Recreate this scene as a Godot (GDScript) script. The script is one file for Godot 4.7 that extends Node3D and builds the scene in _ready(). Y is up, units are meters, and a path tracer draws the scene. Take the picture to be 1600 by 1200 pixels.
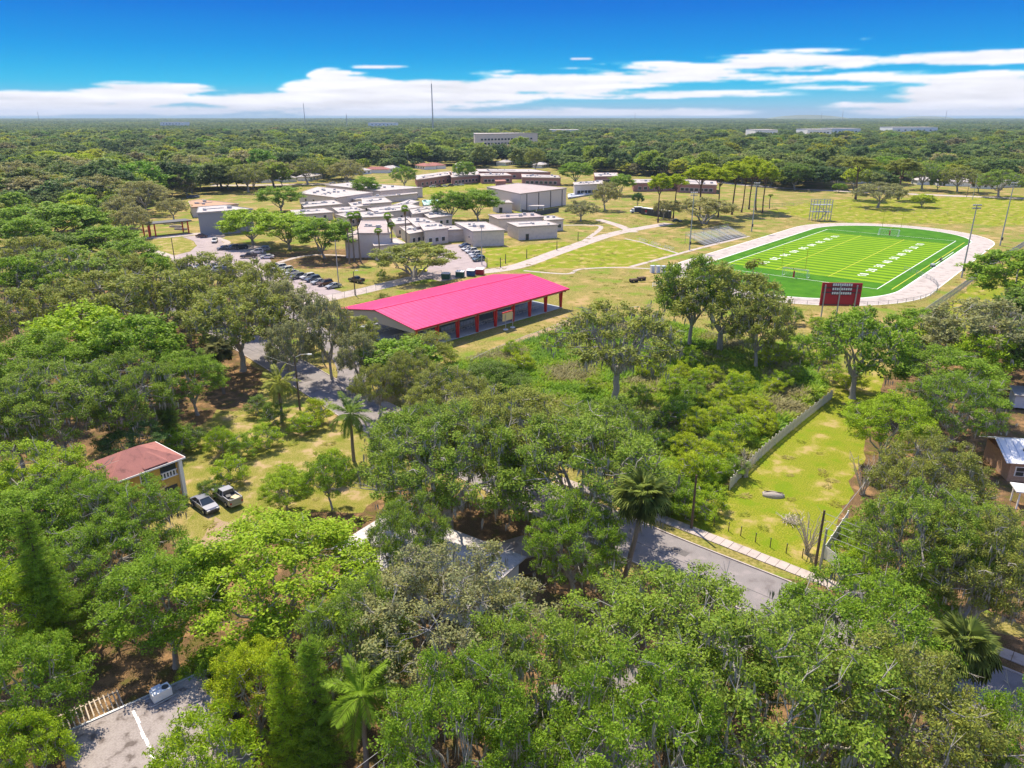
extends Node3D
# An aerial view over a school campus, its sports field and the oak woods around it. Metres; x right, -z away.

var rng := RandomNumberGenerator.new()
var M := {}          # materials
var names := {}      # how often a top-level name was used


class MB:
	# collects triangles; front faces are made to agree with the normals given
	var v := PackedVector3Array()
	var n := PackedVector3Array()
	var c := PackedColorArray()
	var idx := PackedInt32Array()
	func tri(a: Vector3, b: Vector3, d: Vector3, nn := Vector3.ZERO) -> void:
		var f := (d - a).cross(b - a)
		if nn != Vector3.ZERO and f.dot(nn) < 0.0:
			var t := b
			b = d
			d = t
			f = -f
		f = f.normalized()
		var k := v.size()
		v.append(a); v.append(b); v.append(d)
		n.append(f); n.append(f); n.append(f)
		idx.append(k); idx.append(k + 1); idx.append(k + 2)
	func quad(a: Vector3, b: Vector3, d: Vector3, e: Vector3, nn := Vector3.ZERO) -> void:
		tri(a, b, d, nn)
		tri(a, d, e, nn)
	func box(at: Vector3, size: Vector3, turn := Basis()) -> void:
		var x := turn.x * size.x * 0.5
		var y := turn.y * size.y * 0.5
		var z := turn.z * size.z * 0.5
		quad(at + x - y - z, at + x + y - z, at + x + y + z, at + x - y + z, x)
		quad(at - x - y - z, at - x + y - z, at - x + y + z, at - x - y + z, -x)
		quad(at - x + y - z, at + x + y - z, at + x + y + z, at - x + y + z, y)
		quad(at - x - y - z, at + x - y - z, at + x - y + z, at - x - y + z, -y)
		quad(at - x - y + z, at + x - y + z, at + x + y + z, at - x + y + z, z)
		quad(at - x - y - z, at + x - y - z, at + x + y - z, at - x + y - z, -z)
	func bar(a: Vector3, b: Vector3, w: float, h: float) -> void:
		var d := (b - a)
		var l := d.length()
		d = d / l
		var s := d.cross(Vector3.UP) if absf(d.y) < 0.95 else d.cross(Vector3.RIGHT)
		s = s.normalized()
		box((a + b) * 0.5, Vector3(l, h, w), Basis(d, s.cross(d), s))
	func prism(poly: PackedVector2Array, y0: float, y1: float, caps := true, sides := true) -> void:
		var p := poly.duplicate()
		if Geometry2D.is_polygon_clockwise(p):
			p.reverse()
		var m := p.size()
		if sides:
			for i in m:
				var a := p[i]
				var b := p[(i + 1) % m]
				var o := Vector3(b.y - a.y, 0, -(b.x - a.x))
				quad(Vector3(a.x, y0, a.y), Vector3(b.x, y0, b.y), Vector3(b.x, y1, b.y), Vector3(a.x, y1, a.y), o)
		if caps:
			var t := Geometry2D.triangulate_polygon(p)
			for i in range(0, t.size(), 3):
				tri(Vector3(p[t[i]].x, y1, p[t[i]].y), Vector3(p[t[i + 1]].x, y1, p[t[i + 1]].y), Vector3(p[t[i + 2]].x, y1, p[t[i + 2]].y), Vector3.UP)
				if sides:
					tri(Vector3(p[t[i]].x, y0, p[t[i]].y), Vector3(p[t[i + 1]].x, y0, p[t[i + 1]].y), Vector3(p[t[i + 2]].x, y0, p[t[i + 2]].y), Vector3.DOWN)
	func tube(pts: PackedVector3Array, r: PackedFloat32Array, k := 6, cap := true) -> void:
		# smooth-sided tube through the points
		var base := v.size()
		var m := pts.size()
		var side := Vector3.ZERO
		for i in m:
			var d := (pts[mini(i + 1, m - 1)] - pts[maxi(i - 1, 0)]).normalized()
			if side == Vector3.ZERO:
				side = d.cross(Vector3.RIGHT if absf(d.x) < 0.8 else Vector3.BACK)
			side = (side - d * side.dot(d)).normalized()
			var up := d.cross(side)
			for j in k:
				var a := TAU * j / k
				var o := side * cos(a) + up * sin(a)
				v.append(pts[i] + o * r[i])
				n.append(o)
		for i in m - 1:
			for j in k:
				var a := base + i * k + j
				var b := base + i * k + (j + 1) % k
				var d := a + k
				var e := b + k
				idx.append_array(PackedInt32Array([a, d, b, b, d, e]))
		if cap and r[m - 1] > 0.02:
			var q := v.size()
			var d := (pts[m - 1] - pts[m - 2]).normalized()
			for j in k:
				v.append(v[base + (m - 1) * k + j])
				n.append(d)
			for j in range(1, k - 1):
				idx.append_array(PackedInt32Array([q, q + j + 1, q + j]))
	func cyl(at: Vector3, r: float, h: float, k := 12, r2 := -1.0) -> void:
		var q := r if r2 < 0.0 else r2
		tube(PackedVector3Array([at, at + Vector3(0, h, 0)]), PackedFloat32Array([r, q]), k)
	func paint(col: Color) -> void:
		while c.size() < v.size():
			c.append(col)
	func mesh() -> ArrayMesh:
		var a := []
		a.resize(Mesh.ARRAY_MAX)
		a[Mesh.ARRAY_VERTEX] = v
		a[Mesh.ARRAY_NORMAL] = n
		a[Mesh.ARRAY_INDEX] = idx
		if c.size() == v.size():
			a[Mesh.ARRAY_COLOR] = c
		var m := ArrayMesh.new()
		m.add_surface_from_arrays(Mesh.PRIMITIVE_TRIANGLES, a)
		return m


func numbered(called: String) -> String:
	var k: int = names.get(called, 0)
	names[called] = k + 1
	return called if k == 0 else "%s_%03d" % [called, k]


func tag(o: Node, label: String, category: String, group := "", kind := "") -> Node:
	if label:
		o.set_meta("label", label)
	if category:
		o.set_meta("category", category)
	if group:
		o.set_meta("group", group)
	if kind:
		o.set_meta("kind", kind)
	return o


func thing(called: String, label: String, category: String, at := Vector3.ZERO, turn := 0.0, group := "") -> Node3D:
	var o := Node3D.new()
	o.name = numbered(called)
	add_child(o)
	o.position = at
	o.rotation.y = turn
	tag(o, label, category, group)
	return o


func part(called: String, mesh: Mesh, m: Material, parent: Node3D, at := Transform3D()) -> MeshInstance3D:
	var o := MeshInstance3D.new()
	o.name = called if parent != self else numbered(called)
	o.mesh = mesh
	o.material_override = m
	o.transform = at
	parent.add_child(o, true)
	return o


func copy(o: Node3D, at: Vector3, turn: float, label := "") -> Node3D:
	var r: Node3D = o.duplicate()
	r.name = numbered(String(o.get_meta("base_name", o.name)))
	add_child(r)
	r.position = at
	r.rotation.y = turn
	if label:
		r.set_meta("label", label)
	return r


func lin(r: float, g: float, b: float) -> Color:
	return Color(r, g, b).linear_to_srgb()


func v3(p: Vector2, y := 0.0) -> Vector3:
	return Vector3(p.x, y, p.y)


func facing(d: Vector2) -> float:
	# turn that brings a thing's +x axis onto the ground direction d
	return atan2(-d.y, d.x)


func mat(r: float, g: float, b: float, rough := 0.8, metal := 0.0) -> StandardMaterial3D:
	var m := StandardMaterial3D.new()
	m.albedo_color = lin(r, g, b)
	m.roughness = rough
	m.metallic = metal
	return m


func noise_tex(cols: Array, freq: float, seed_: int, size := 512, octaves := 5, alphas := []) -> NoiseTexture2D:
	var nz := FastNoiseLite.new()
	nz.noise_type = FastNoiseLite.TYPE_SIMPLEX_SMOOTH
	nz.seed = seed_
	nz.frequency = freq
	nz.fractal_octaves = octaves
	nz.fractal_gain = 0.58
	var gr := Gradient.new()
	var offs := PackedFloat32Array()
	var cc := PackedColorArray()
	for i in cols.size():
		offs.append(0.22 + 0.56 * float(i) / maxf(1.0, cols.size() - 1.0))
		var k: Color = cols[i].linear_to_srgb()
		if alphas:
			k.a = alphas[i]
		cc.append(k)
	gr.offsets = offs
	gr.colors = cc
	var t := NoiseTexture2D.new()
	t.width = size
	t.height = size
	t.seamless = true
	t.noise = nz
	t.color_ramp = gr
	return t


func textured(cols: Array, tile: float, seed_: int, rough := 0.9, coarse := [], alphas := [], tile2 := 60.0, freq := 0.02, relief := 0.0) -> StandardMaterial3D:
	# fine grain that repeats every tile metres; coarse patches laid over it repeat every tile2 metres
	var m := StandardMaterial3D.new()
	m.roughness = rough
	m.metallic_specular = 0.2
	m.albedo_texture = noise_tex(cols, freq, seed_)
	m.uv1_triplanar = true
	m.uv1_world_triplanar = true
	m.uv1_scale = Vector3.ONE / tile
	if coarse:
		m.detail_enabled = true
		m.detail_blend_mode = BaseMaterial3D.BLEND_MODE_MIX
		m.detail_albedo = noise_tex(coarse, 0.011, seed_ + 7, 512, 6, alphas)
		m.detail_uv_layer = BaseMaterial3D.DETAIL_UV_2
		m.uv2_triplanar = true
		m.uv2_world_triplanar = true
		m.uv2_scale = Vector3.ONE / tile2
	if relief > 0.0:
		m.heightmap_enabled = true
		m.heightmap_scale = relief
		m.heightmap_texture = noise_tex([Color.BLACK, Color.WHITE], freq * 1.5, seed_ + 3)
	return m


func ragged(poly: PackedVector2Array, step: float, amount: float, seed_: int) -> PackedVector2Array:
	# the same outline with an uneven edge
	var nz := FastNoiseLite.new()
	nz.seed = seed_
	nz.frequency = 0.13
	var out := PackedVector2Array()
	for i in poly.size():
		var a := poly[i]
		var b := poly[(i + 1) % poly.size()]
		var k := maxi(1, int(a.distance_to(b) / step))
		for j in k:
			var p := a.lerp(b, float(j) / k)
			out.append(p + Vector2(nz.get_noise_2d(p.x, p.y), nz.get_noise_2d(p.x + 300.0, p.y)) * amount * 2.0)
	return out


func sheet(called: String, poly: PackedVector2Array, y: float, m: Material, thick := 0.0) -> MeshInstance3D:
	var b := MB.new()
	if thick > 0.0:
		b.prism(poly, y - thick, y)
	else:
		b.prism(poly, y, y, true, false)
	var o := part(called, b.mesh(), m, self)
	o.set_meta("kind", "structure")
	return o


func smooth_line(pts: PackedVector2Array, step := 3.0) -> PackedVector2Array:
	var cv := Curve2D.new()
	for i in pts.size():
		var t := (pts[mini(i + 1, pts.size() - 1)] - pts[maxi(i - 1, 0)]) / 6.0
		cv.add_point(pts[i], -t, t)
	cv.bake_interval = step
	return cv.get_baked_points()


func band(pts: PackedVector2Array, w0: float, w1: float) -> PackedVector2Array:
	# outline of a strip between two offsets from a line
	var l := PackedVector2Array()
	var r := PackedVector2Array()
	for i in pts.size():
		var d := (pts[mini(i + 1, pts.size() - 1)] - pts[maxi(i - 1, 0)]).normalized()
		var s := Vector2(d.y, -d.x)
		l.append(pts[i] + s * w0)
		r.append(pts[i] + s * w1)
	r.reverse()
	l.append_array(r)
	return l


func strip(called: String, pts: PackedVector2Array, w0: float, w1: float, y: float, m: Material, thick := 0.0) -> MeshInstance3D:
	# like sheet(), built as quads so that long bends triangulate cleanly
	var b := MB.new()
	var k := pts.size()
	var l := band(pts, w0, w1)
	for i in k - 1:
		var a0 := l[i]
		var a1 := l[i + 1]
		var b0 := l[2 * k - 1 - i]
		var b1 := l[2 * k - 2 - i]
		b.quad(v3(a0, y), v3(a1, y), v3(b1, y), v3(b0, y), Vector3.UP)
		if thick > 0.0:
			b.quad(v3(a0, y), v3(a1, y), v3(a1, y - thick), v3(a0, y - thick), v3(a0 - b0))
			b.quad(v3(b0, y), v3(b1, y), v3(b1, y - thick), v3(b0, y - thick), v3(b0 - a0))
	var o := part(called, b.mesh(), m, self)
	o.set_meta("kind", "structure")
	return o

# ---------------------------------------------------------------- vegetation

var tufts := {}      # sprays of leaves, ready to be placed
var protos := {}     # tree shapes: {bark, leaf, moss, R, hc}


func make_tufts(key: String, count: int, kinds: int, l0: float, l1: float, wide: float, flat: float, up: float) -> void:
	# each spray: leaves on short stalks filling a flattened ball of radius 1; l0..l1 leaf length
	var list := []
	for k in kinds:
		var v := PackedVector3Array()
		var n := PackedVector3Array()
		var c := PackedColorArray()
		for i in count:
			var d := Vector3(rng.randfn(), rng.randfn(), rng.randfn()).normalized()
			var p := d * pow(rng.randf(), 0.45)
			p.y *= flat
			var nn := (Vector3(rng.randfn(), rng.randfn(), rng.randfn()) * 0.75 + Vector3(0, up, 0) + d * 0.5).normalized()
			var t := (d + Vector3(rng.randfn(), rng.randfn() - 0.3, rng.randfn()) * 0.7).cross(nn)
			if t.length() < 0.1:
				t = nn.cross(Vector3.RIGHT)
			t = t.normalized()
			var s := nn.cross(t)
			var l := rng.randf_range(l0, l1) * 0.5
			var w := l * wide
			v.append_array(PackedVector3Array([p - t * l, p - s * w + t * l * 0.15, p + t * l, p + s * w + t * l * 0.15]))
			n.append_array(PackedVector3Array([nn, nn, nn, nn]))
			var g := rng.randf_range(0.45, 1.6)
			var y := rng.randf_range(-0.16, 0.2)
			var col := Color(g * (1.0 + y), g, g * (1.0 - y * 0.6))
			c.append_array(PackedColorArray([col, col, col, col]))
		# the same spray in three ages of leaf: old and cool, full, fresh and yellow
		var old := PackedColorArray()
		var fresh := PackedColorArray()
		for q in c:
			old.append(Color(q.r * 0.82, q.g * 0.83, q.b * 1.05))
			fresh.append(Color(q.r * 1.25, q.g * 1.2, q.b * 0.9))
		list.append([v, n, c, old, fresh])
	tufts[key] = list


func quad_index(count: int, flip: bool) -> PackedInt32Array:
	var a := PackedInt32Array()
	a.resize(count * 6)
	for i in count:
		var k := i * 4
		var j := i * 6
		a[j] = k
		a[j + 1] = k + (2 if flip else 1)
		a[j + 2] = k + (1 if flip else 2)
		a[j + 3] = k
		a[j + 4] = k + (3 if flip else 2)
		a[j + 5] = k + (2 if flip else 3)
	return a


class Leaves:
	var v := PackedVector3Array()
	var n := PackedVector3Array()
	var c := PackedColorArray()
	func spray(t: Array, at: Vector3, size: Vector3, turn: Basis, age := 0) -> void:
		v.append_array(Transform3D(turn.scaled_local(size), at) * (t[0] as PackedVector3Array))
		n.append_array(Transform3D(turn, Vector3.ZERO) * (t[1] as PackedVector3Array))
		c.append_array(t[2 + age])
	func leaf(a: Vector3, b: Vector3, d: Vector3, e: Vector3, col: Color) -> void:
		var nn := (b - a).cross(d - a).normalized()
		v.append(a); v.append(b); v.append(d); v.append(e)
		n.append(nn); n.append(nn); n.append(nn); n.append(nn)
		c.append(col); c.append(col); c.append(col); c.append(col)


func leaf_mesh(l: Leaves, ind: PackedInt32Array) -> ArrayMesh:
	var a := []
	a.resize(Mesh.ARRAY_MAX)
	a[Mesh.ARRAY_VERTEX] = l.v
	a[Mesh.ARRAY_NORMAL] = l.n
	a[Mesh.ARRAY_COLOR] = l.c
	a[Mesh.ARRAY_INDEX] = ind
	var m := ArrayMesh.new()
	m.add_surface_from_arrays(Mesh.PRIMITIVE_TRIANGLES, a)
	return m


func bend(a: Vector3, b: Vector3, ctrl: Vector3, k: int, wob: float) -> PackedVector3Array:
	var p := PackedVector3Array()
	for i in k + 1:
		var t := float(i) / k
		var q := a.lerp(ctrl, t).lerp(ctrl.lerp(b, t), t)
		if i > 0 and i < k:
			q += Vector3(rng.randfn(), rng.randfn(), rng.randfn()) * wob
		p.append(q)
	return p


func taper(k: int, r0: float, r1: float) -> PackedFloat32Array:
	var r := PackedFloat32Array()
	for i in k:
		r.append(lerpf(r0, r1, pow(float(i) / (k - 1), 0.8)))
	return r


func make_tree(key: String, p: Dictionary) -> void:
	# trunk, limbs that fork to clumps, clumps of leaf sprays round the branch ends, hanging moss
	rng.seed = p.seed
	var R: float = p.R
	var H: float = p.H
	var low: float = p.low                       # height where the crown begins
	var cy: float = low + (H - low) * p.get("mid", 0.42)
	var C := Vector3(0, cy, 0)
	var up_r := H - cy
	var dn_r := cy - low
	var tr: float = p.trunk
	var bark := MB.new()
	var leaves := Leaves.new()
	var moss := Leaves.new()
	var list: Array = tufts[p.tuft]
	var joints := []                             # points that branches may leave from, with their radius
	var stems: int = p.get("stems", 1)
	for s in stems:
		var foot := Vector3.ZERO if stems == 1 else Vector3(rng.randf_range(-1, 1), 0, rng.randf_range(-1, 1)) * 0.9
		var fork := Vector3(rng.randfn() * 0.4, low * p.get("fork", 0.75), rng.randfn() * 0.4)
		if stems > 1:
			fork += Vector3(cos(TAU * s / stems), 0, sin(TAU * s / stems)) * R * 0.22
		var k := 5
		var tp := bend(foot - Vector3(0, 0.3, 0), fork, foot.lerp(fork, 0.5) + Vector3(rng.randfn() * 0.3, 0, rng.randfn() * 0.3), k, 0.05)
		var rr := taper(k + 1, tr, tr * 0.72)
		rr[0] = tr * 1.5
		bark.tube(tp, rr, 8)
		if p.get("straight", false):
			var top := Vector3(rng.randfn() * 0.5, H * 0.95, rng.randfn() * 0.5)
			var pp := bend(fork, top, fork.lerp(top, 0.5), 8, 0.12)
			var pr := taper(9, tr * 0.72, 0.07)
			bark.tube(pp, pr, 6)
			for i in range(1, 9):
				joints.append([pp[i], pr[i]])
		var limbs: int = maxi(1, int(p.limbs / stems))
		for i in limbs:
			var az := TAU * (i + rng.randf_range(-0.25, 0.25)) / limbs + s * 1.3
			if stems > 1:
				az = TAU * s / stems + rng.randf_range(-0.7, 0.7)
			var el := rng.randf_range(0.05, 1.0)
			var e := C + Vector3(cos(az) * cos(el) * R, sin(el) * up_r, sin(az) * cos(el) * R) * 0.74
			var ctrl := fork.lerp(e, 0.45) + Vector3(0, rng.randf_range(-0.1, 0.25) * up_r, 0)
			var lp := bend(fork, e, ctrl, 7, 0.22)
			var lr := taper(8, tr * rng.randf_range(0.42, 0.6), 0.07)
			bark.tube(lp, lr, 6)
			for j in range(2, 8):
				joints.append([lp[j], lr[j]])
	var lobes := FastNoiseLite.new()
	lobes.seed = p.seed
	lobes.frequency = 0.9
	var N: int = p.clumps
	for k in N:
		# over the dome, a share of them inside it
		var y := 1.0 - 2.0 * (k + 0.5) / N
		y = clampf(y * 0.72 + 0.28 + rng.randfn() * 0.06, -0.6, 1.0)
		var az := k * 2.39996 + rng.randfn() * 0.2
		var h := sqrt(maxf(0.0, 1.0 - y * y))
		var d := Vector3(cos(az) * h, y, sin(az) * h)
		var f := 0.86 + 0.3 * lobes.get_noise_3dv(d * 1.6) + rng.randfn() * 0.05
		if rng.randf() < p.get("inside", 0.2):
			f *= rng.randf_range(0.5, 0.8)
		var q := C + Vector3(d.x * R, d.y * (up_r if d.y > 0 else dn_r), d.z * R) * f
		var best := 1e9
		var from: Array = joints[0]
		for j in joints:
			var dd: float = (j[0] as Vector3).distance_squared_to(q)
			if j[0].y > q.y + 1.0:
				dd *= 1.6
			if dd < best:
				best = dd
				from = j
		var br := minf(from[1] * 0.7, 0.035 + 0.012 * sqrt(best))
		bark.tube(bend(from[0], q, (from[0] as Vector3).lerp(q, 0.5) + Vector3(rng.randfn() * 0.3, -0.25 * sqrt(best) * 0.3, rng.randfn() * 0.3), 4, 0.1), taper(5, br, 0.03), 4, false)
		var cr: float = p.clump_r * rng.randf_range(0.75, 1.25)
		var age := rng.randi() % 3
		var m: int = int(p.tufts * rng.randf_range(0.7, 1.3))
		for i in m:
			var o := Vector3(rng.randfn(), rng.randfn(), rng.randfn()).normalized() * pow(rng.randf(), 0.4) * cr
			o.y = o.y * 0.55 + cr * 0.12
			var tsz: float = p.tuft_r * rng.randf_range(0.7, 1.3)
			leaves.spray(list[rng.randi() % list.size()], q + o, Vector3(tsz, tsz * rng.randf_range(0.7, 1.1), tsz), Basis(Vector3.UP, rng.randf() * TAU) * Basis(Vector3.RIGHT, rng.randfn() * 0.3), age if rng.randf() < 0.75 else rng.randi() % 3)
			if rng.randf() < p.get("twig", 0.6):
				var a := q - Vector3(0, cr * 0.2, 0)
				var e := q + o * 1.12
				bark.tube(PackedVector3Array([a, a.lerp(e, 0.55) + Vector3(rng.randfn(), rng.randfn(), rng.randfn()) * 0.14, e]), PackedFloat32Array([0.05, 0.036, 0.02]), 3, false)
		for i in int(p.get("bare", 0.0) * rng.randf_range(0.0, 2.0)):
			# leafless grey twigs that stand out of the clump
			var o := Vector3(rng.randfn(), absf(rng.randfn()) * 0.7 + 0.25, rng.randfn()).normalized() * cr * rng.randf_range(0.9, 1.45)
			var e := q + o
			var md := q.lerp(e, 0.5) + Vector3(rng.randfn(), rng.randfn(), rng.randfn()) * 0.22
			bark.tube(PackedVector3Array([q, md, e]), PackedFloat32Array([0.06, 0.045, 0.02]), 4, false)
			for j in 2:
				bark.tube(PackedVector3Array([md, md + o * rng.randf_range(0.3, 0.5) + Vector3(rng.randfn(), rng.randfn(), rng.randfn()) * 0.35]), PackedFloat32Array([0.035, 0.015]), 3, false)
		for i in int(p.get("moss", 0.0) * rng.randf_range(0.2, 1.8)):
			var a := q + Vector3(rng.randfn() * cr * 0.6, -cr * rng.randf_range(0.05, 0.45), rng.randfn() * cr * 0.6)
			hang_moss(moss, a)
	if p.get("moss", 0.0) > 0.0:
		for j in joints:
			for i in int(p.moss * 0.6):
				hang_moss(moss, j[0] + Vector3(rng.randfn(), 0, rng.randfn()) * 0.25)
	protos[key] = {"bark": bark.mesh(), "leaf": leaf_mesh(leaves, quad_index(leaves.v.size() / 4, true)), "R": R, "hc": cy}
	if moss.v.size():
		protos[key].moss = leaf_mesh(moss, quad_index(moss.v.size() / 4, true))


func hang_moss(m: Leaves, a: Vector3) -> void:
	var l := rng.randf_range(0.5, 1.9)
	var g := rng.randf_range(0.7, 1.25)
	var t := rng.randf() * TAU
	for i in 3:
		var s := Vector3(cos(t + i * 1.1), 0, sin(t + i * 1.1)) * rng.randf_range(0.05, 0.13)
		var o := a + Vector3(rng.randfn(), 0, rng.randfn()) * 0.12
		var e := o + Vector3(rng.randfn() * 0.12, -l * rng.randf_range(0.6, 1.0), rng.randfn() * 0.12)
		m.leaf(o, o.lerp(e, 0.35) + s, e, o.lerp(e, 0.35) - s, Color(g, g, g))


func make_conifer(key: String, H: float, R: float, seed_: int) -> void:
	# a spire of whorled branches with needle sprays
	rng.seed = seed_
	var bark := MB.new()
	var leaves := Leaves.new()
	var list: Array = tufts.needle
	bark.tube(PackedVector3Array([Vector3(0, -0.3, 0), Vector3(0.05, H * 0.5, 0), Vector3(0, H, 0)]), PackedFloat32Array([0.28, 0.17, 0.03]), 7)
	var y := H * 0.08
	while y < H * 0.985:
		var f := 1.0 - y / H
		var reach := R * (0.12 + 0.9 * pow(f, 0.8))
		var k := 7 if f > 0.3 else 5
		for i in k:
			var az := TAU * i / k + rng.randf()
			var l := reach * rng.randf_range(0.75, 1.12)
			var a := Vector3(0, y, 0)
			var d := Vector3(cos(az), 0, sin(az))
			var e := a + d * l + Vector3(0, l * rng.randf_range(0.05, 0.3), 0)
			bark.tube(PackedVector3Array([a, a.lerp(e, 0.5) - Vector3(0, 0.1 * l, 0), e]), PackedFloat32Array([0.05, 0.035, 0.015]), 4, false)
			var steps := maxi(2, int(l / 0.42))
			for j in range(1, steps + 1):
				var t := float(j) / steps
				var s := (0.34 + 0.22 * (1.0 - t)) * rng.randf_range(0.8, 1.25)
				leaves.spray(list[rng.randi() % list.size()], a.lerp(e, t) - Vector3(0, 0.1 * l * (1.0 - absf(2.0 * t - 1.0)), 0) + Vector3(rng.randfn(), rng.randfn(), rng.randfn()) * 0.1, Vector3(s, s * 0.7, s), Basis(Vector3.UP, rng.randf() * TAU))
		y += rng.randf_range(0.38, 0.55)
	protos[key] = {"bark": bark.mesh(), "leaf": leaf_mesh(leaves, quad_index(leaves.v.size() / 4, true)), "R": R, "hc": H * 0.5}


func feather_frond(arch: float, L: float, seed_: int) -> ArrayMesh:
	rng.seed = seed_
	var l := Leaves.new()
	var pts := PackedVector3Array()
	for i in 13:
		var t := i / 12.0
		pts.append(Vector3(L * t * (1.0 - 0.12 * arch * t), L * (0.32 * t - arch * t * t * 0.55), 0))
	for i in 12:
		var w := Vector3(0, 0, 0.035 * (1.0 - i / 13.0))
		l.leaf(pts[i] - w, pts[i + 1] - w, pts[i + 1] + w, pts[i] + w, Color(1.5, 1.3, 0.9))
	for i in 44:
		var t := 0.1 + 0.9 * i / 44.0
		var k := mini(11, int(t * 12.0))
		var a := pts[k].lerp(pts[k + 1], t * 12.0 - k)
		var d := (pts[k + 1] - pts[k]).normalized()
		var ll := L * 0.24 * (sin(PI * clampf(t * 0.95, 0.08, 0.97)) * 0.75 + 0.25)
		for s in [-1.0, 1.0]:
			var out := (Vector3(0, rng.randf_range(-0.45, 0.2), s) + d * 0.75).normalized()
			var e := a + out * ll + Vector3(0, -0.22 * ll, 0)
			var w := d * 0.045
			var g := rng.randf_range(0.75, 1.25)
			var mid := a.lerp(e, 0.45) + Vector3(0, 0.05 * ll, 0)
			l.leaf(a, mid - w, e, mid + w, Color(g, g, g * 0.9))
	return leaf_mesh(l, quad_index(l.v.size() / 4, true))


func fan_frond(L: float, drop: float, seed_: int) -> ArrayMesh:
	rng.seed = seed_
	var l := Leaves.new()
	var stalk := Vector3(L * 0.5, L * 0.16, 0)
	l.leaf(Vector3(0, 0, -0.03), stalk + Vector3(0, 0, -0.02), stalk + Vector3(0, 0, 0.02), Vector3(0, 0, 0.03), Color(1.4, 1.3, 0.8))
	for i in 26:
		var a := lerpf(-2.0, 2.0, i / 25.0)
		var d := Vector3(cos(a), 0.05 * cos(a * 2.0), sin(a))
		var r := L * 0.55 * (0.75 + 0.25 * cos(a)) * rng.randf_range(0.9, 1.1)
		var mid := stalk + d * r * 0.6
		var e := stalk + d * r + Vector3(0, -drop * r * rng.randf_range(0.3, 0.8), 0)
		var w := Vector3(-sin(a), 0, cos(a)) * r * 0.055
		var g := rng.randf_range(0.75, 1.25)
		l.leaf(stalk, mid - w, e, mid + w, Color(g, g, g * 0.9))
	return leaf_mesh(l, quad_index(l.v.size() / 4, true))


func palm(called: String, label: String, at: Vector3, H: float, lean: Vector3, kind: String, fronds: int, size: float, green: Material, seed_: int, group := "") -> Node3D:
	# near palms: every frond is a part
	var t := thing(called, label, "palm tree", at, 0.0, group)
	rng.seed = seed_
	var b := MB.new()
	var top := lean + Vector3(0, H, 0)
	var tp := bend(Vector3(0, -0.2, 0), top, top * 0.5 + lean * 0.25, 8, 0.02)
	b.tube(tp, taper(9, 0.24 * size, 0.15 * size), 9)
	part("trunk", b.mesh(), M.palm_bark, t)
	var set_ := []
	for k in 3:
		set_.append(feather_frond(0.75 + 0.3 * k, 3.3, 40 + k) if kind == "feather" else fan_frond(2.2, 0.35 + 0.3 * k, 50 + k))
	rng.seed = seed_ + 1
	for i in fronds:
		var f := float(i) / fronds
		var pitch := lerpf(1.15, -0.75, pow(f, 0.8)) + rng.randfn() * 0.12
		var turn := Basis(Vector3.UP, i * 2.4 + rng.randfn() * 0.15) * Basis(Vector3.BACK, pitch)
		part("frond", set_[mini(2, int(f * 3.0))], green, t, Transform3D(turn.scaled(Vector3.ONE * size * rng.randf_range(0.85, 1.1)), top))
	var dead := MB.new()
	var skirt := Leaves.new()
	for i in 26:
		var a := rng.randf() * TAU
		var d := Vector3(cos(a), 0, sin(a))
		var o := top + d * 0.15
		var e := top + d * rng.randf_range(0.3, 0.8) * size + Vector3(0, -rng.randf_range(0.9, 2.3) * size, 0)
		var s := d.cross(Vector3.UP) * rng.randf_range(0.08, 0.2)
		var g := rng.randf_range(0.6, 1.3)
		skirt.leaf(o, o.lerp(e, 0.6) + s, e, o.lerp(e, 0.6) - s, Color(g, g, g))
	part("dead_fronds", leaf_mesh(skirt, quad_index(26, true)), M.dead_frond, t)
	return t


func make_fan_palm(key: String, seed_: int) -> void:
	# slender tall fan palm, fronds joined (a few pixels each)
	rng.seed = seed_
	var b := MB.new()
	var H := 15.0
	b.tube(bend(Vector3(0, -0.2, 0), Vector3(0.2, H, 0.1), Vector3(0.3, H * 0.5, -0.2), 6, 0.03), taper(7, 0.28, 0.17), 7)
	var l := Leaves.new()
	var fan := Leaves.new()
	for i in 34:
		var f := i / 34.0
		var basis_ := Basis(Vector3.UP, i * 2.4) * Basis(Vector3.BACK, lerpf(1.3, -0.6, f))
		var o := Vector3(0.2, H, 0.1)
		for j in 9:
			var a := lerpf(-1.2, 1.2, j / 8.0)
			var d := basis_ * Vector3(cos(a), 0, sin(a))
			var s0 := o + basis_ * Vector3(0.7, 0, 0)
			var e := s0 + d * 1.0 + Vector3(0, -0.35, 0)
			var w := basis_ * Vector3(-sin(a), 0, cos(a)) * 0.09
			var g := rng.randf_range(0.7, 1.3)
			l.leaf(s0, s0.lerp(e, 0.6) - w, e, s0.lerp(e, 0.6) + w, Color(g, g, g * 0.9))
	for i in 40:
		var a := rng.randf() * TAU
		var d := Vector3(cos(a), 0, sin(a))
		var o := Vector3(0.2, H - 0.2, 0.1)
		var e := o + d * rng.randf_range(0.3, 0.75) + Vector3(0, -rng.randf_range(0.8, 2.4), 0)
		var w := d.cross(Vector3.UP) * 0.15
		var g := rng.randf_range(0.6, 1.3)
		fan.leaf(o, o.lerp(e, 0.6) - w, e, o.lerp(e, 0.6) + w, Color(g, g, g))
	protos[key] = {"bark": b.mesh(), "leaf": leaf_mesh(l, quad_index(l.v.size() / 4, true)), "moss": leaf_mesh(fan, quad_index(40, true)), "R": 1.8, "hc": H}


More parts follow.
